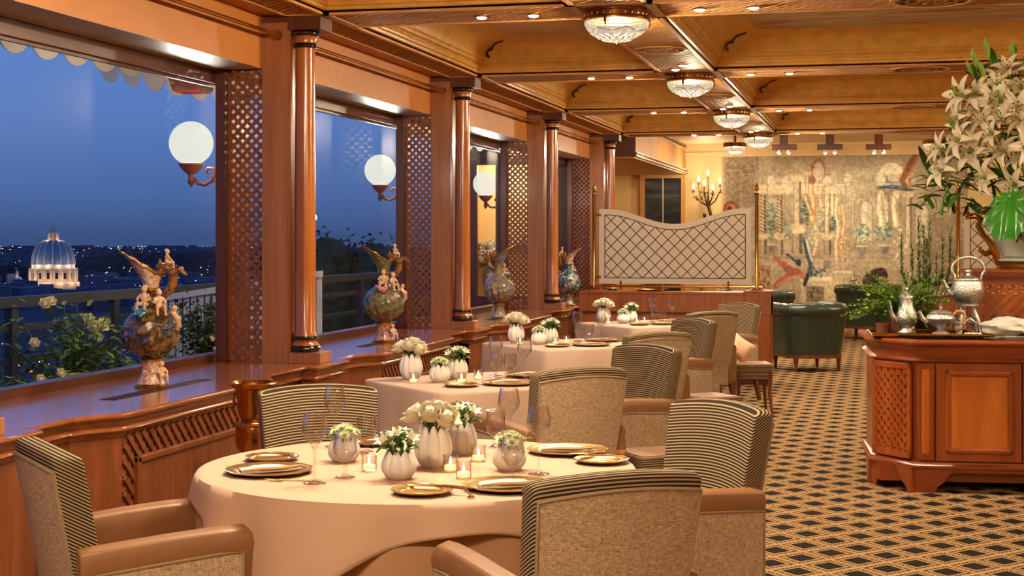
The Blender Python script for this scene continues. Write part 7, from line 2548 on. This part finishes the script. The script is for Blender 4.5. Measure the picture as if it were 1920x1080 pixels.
for mt, n_, lo in (('city_light_a', 420, 1.0), ('city_light_b', 240, 1.0), ('city_light_c', 60, 1.0)):
    lbm = MB()
    for i in range(n_):
        y = 449 + 15 + rcity.random() ** 2.6 * 110
        d = 58.5 * 2850 / (y - 447)
        b = rcity.uniform(-60, 780)
        if d > 8000 or (40 < b < 160 and d < 1900):
            continue
        x, yy = far(b, d)
        s = d / 2850 * rcity.uniform(0.5, 1.15)
        lbm.obox((x, yy, ZG + rcity.uniform(8, 22)), (s, s, s))
    if mt != 'city_light_b':
        for i in range(14):
            d = rcity.uniform(500, 800)
            x, yy = far(rcity.uniform(-20, 110), d)
            lbm.obox((x, yy, ZG + 4), (0.45,) * 3)
    o = lbm.build('city_lights', mt, None, smooth=0)
    tag(o, {'city_light_a': 'scattered warm city lights', 'city_light_b': 'scattered pale blue city lights', 'city_light_c': 'scattered red orange city lights'}[mt] + ' on the dark plain', 'city lights', kind='stuff')

# floodlit domed basilica
BX, BY = far(100, 1780)
t = thing('domed_basilica', 'floodlit basilica with a great ribbed dome on the horizon', 'church', (BX, BY, 0))
NS = 64
MB().lathe([(30.0, -64), (30.0, -50), (28.2, -49.0)], NS, cap0=True, cap1=True).build('base_block', 'travertine', t)
MB().lathe([(24.5, -49.5), (24.5, -34.5)], NS).build('drum', 'travertine', t)
MB().lathe([(27.5, -34.8), (28.0, -33.2), (25.0, -33.0)], NS, cap0=True).build('cornice', 'travertine', t)
MB().lathe([(24.6, -33.2), (24.6, -29.4), (25.4, -28.6), (24.2, -28.2)], NS).build('attic', 'travertine', t)
pr = []
for i in range(15):
    a = PI / 2 * i / 14
    r_ = 24.2 * math.cos(a * 0.82)
    pr.append((r_, -28.4 + 27.6 * math.sin(a) ** 1.0 * (1 - 0.0)))
MB().lathe(pr, NS, fn=lambda a, r_, z: (r_ * (1 + 0.006 * abs(math.cos(8 * a))), z)).build('dome_shell', 'lead_roof', t)
for k in range(16):
    a = 2 * PI * k / 16 + 0.1
    MB().tube([((r_ + 0.3) * math.cos(a), (r_ + 0.3) * math.sin(a), z) for r_, z in pr[::2]], 0.8, 5).build('dome_rib', 'travertine', t)
    # buttress with paired columns, and the window between
    for da in (-0.045, 0.045):
        MB().lathe([(0.85, -48.5), (0.85, -35.2)], 8, (27.0 * math.cos(a + da), 27.0 * math.sin(a + da), 0)).build('drum_column', 'travertine', t)
    w = a + PI / 16
    m3 = Matrix.Rotation(w, 3, 'Z')
    MB().obox((24.5 * math.cos(w), 24.5 * math.sin(w), -42.0), (0.8, 3.0, 7.0), m3).build('drum_window', 'hill_dark', t, smooth=0)
    MB().obox((24.9 * math.cos(w), 24.9 * math.sin(w), -37.6), (0.8, 4.0, 0.9), m3).build('window_hood', 'travertine', t, smooth=0)
    MB().obox((20.6 * math.cos(w), 20.6 * math.sin(w), -18.5), (1.6, 1.8, 2.2), m3).build('dormer', 'hill_dark', t, smooth=0)
MB().lathe([(7.2, -1.6), (7.2, 0.0), (5.2, 0.2), (5.0, 7.0), (6.0, 7.3), (6.0, 8.2), (4.6, 8.6), (4.2, 10.2)], 24).build('lantern', 'travertine', t)
for k in range(12):
    a = 2 * PI * k / 12
    MB().lathe([(0.5, 0.2), (0.5, 7.0)], 6, (6.0 * math.cos(a), 6.0 * math.sin(a), 0)).build('lantern_column', 'travertine', t)
MB().lathe([(4.4, 10.0), (3.4, 12.5), (1.8, 15.5), (1.0, 17.2), (1.5, 18.0), (1.0, 19.2), (0.2, 20.0)], 20).build('spire', 'travertine', t)
MB().box(-0.2, 0.2, -0.2, 0.2, 19.5, 23.0).build('cross', 'travertine', t, smooth=0)
# nave roofs
MB().box(-55, 60, -20, 30, -70, -57).build('nave', 'lead_roof', t, smooth=0)
FL = (1.0, 0.62, 0.30)
vx, vy = -BX / math.hypot(BX, BY), -BY / math.hypot(BX, BY)
va = math.atan2(vy, vx)
for i, da in enumerate((-1.25, -0.75, -0.25, 0.25, 0.75, 1.25)):
    a = va + da
    light('drum_floodlight', 'POINT', (35 * math.cos(a), 35 * math.sin(a), -47.5), 3600.0, FL, t, shadow_soft_size=0.5)
    light('attic_floodlight', 'POINT', (28.6 * math.cos(a), 28.6 * math.sin(a), -31.0), 1300.0, (1.0, 0.80, 0.60), t, shadow_soft_size=0.3)
    if i in (1, 4):
        light('dome_floodlight', 'POINT', (46 * math.cos(a), 46 * math.sin(a), -26.0), 4200.0, (0.95, 0.9, 1.0), t, shadow_soft_size=0.5)
        light('lantern_floodlight', 'POINT', (10 * math.cos(a), 10 * math.sin(a), 1.0), 900.0, FL, t, shadow_soft_size=0.3)
# the smaller dome beside it
BX2, BY2 = far(32, 1720)
t = thing('small_domed_chapel', 'small floodlit dome beside the great dome', 'church', (BX2, BY2, 0))
MB().lathe([(7.2, -62), (7.2, -50.5), (7.8, -50), (7.8, -49), (7.0, -48.6)], 24).build('drum', 'travertine', t)
MB().lathe([(7.0 * math.cos(PI / 2 * i / 10), -48.8 + 8.0 * math.sin(PI / 2 * i / 10)) for i in range(10)] + [(1.2, -40.6)], 24).build('dome_shell', 'lead_roof', t)
MB().lathe([(1.6, -41.2), (1.6, -37.5), (1.9, -37.2), (0.3, -34.0)], 12).build('lantern', 'travertine', t)
for k in range(8):
    a = 2 * PI * k / 8
    m3 = Matrix.Rotation(a, 3, 'Z')
    MB().obox((7.2 * math.cos(a), 7.2 * math.sin(a), -56.0), (0.6, 2.4, 8.0), m3).build('arch_opening', 'hill_dark', t, smooth=0)
for da in (-0.7, 0.7):
    a = va + da
    light('chapel_floodlight', 'POINT', (12 * math.cos(a), 12 * math.sin(a), -58.0), 1100.0, FL, t, shadow_soft_size=0.3)
light('chapel_lantern_light', 'POINT', (4.5 * math.cos(va), 4.5 * math.sin(va), -41.0), 300.0, FL, t, shadow_soft_size=0.3)
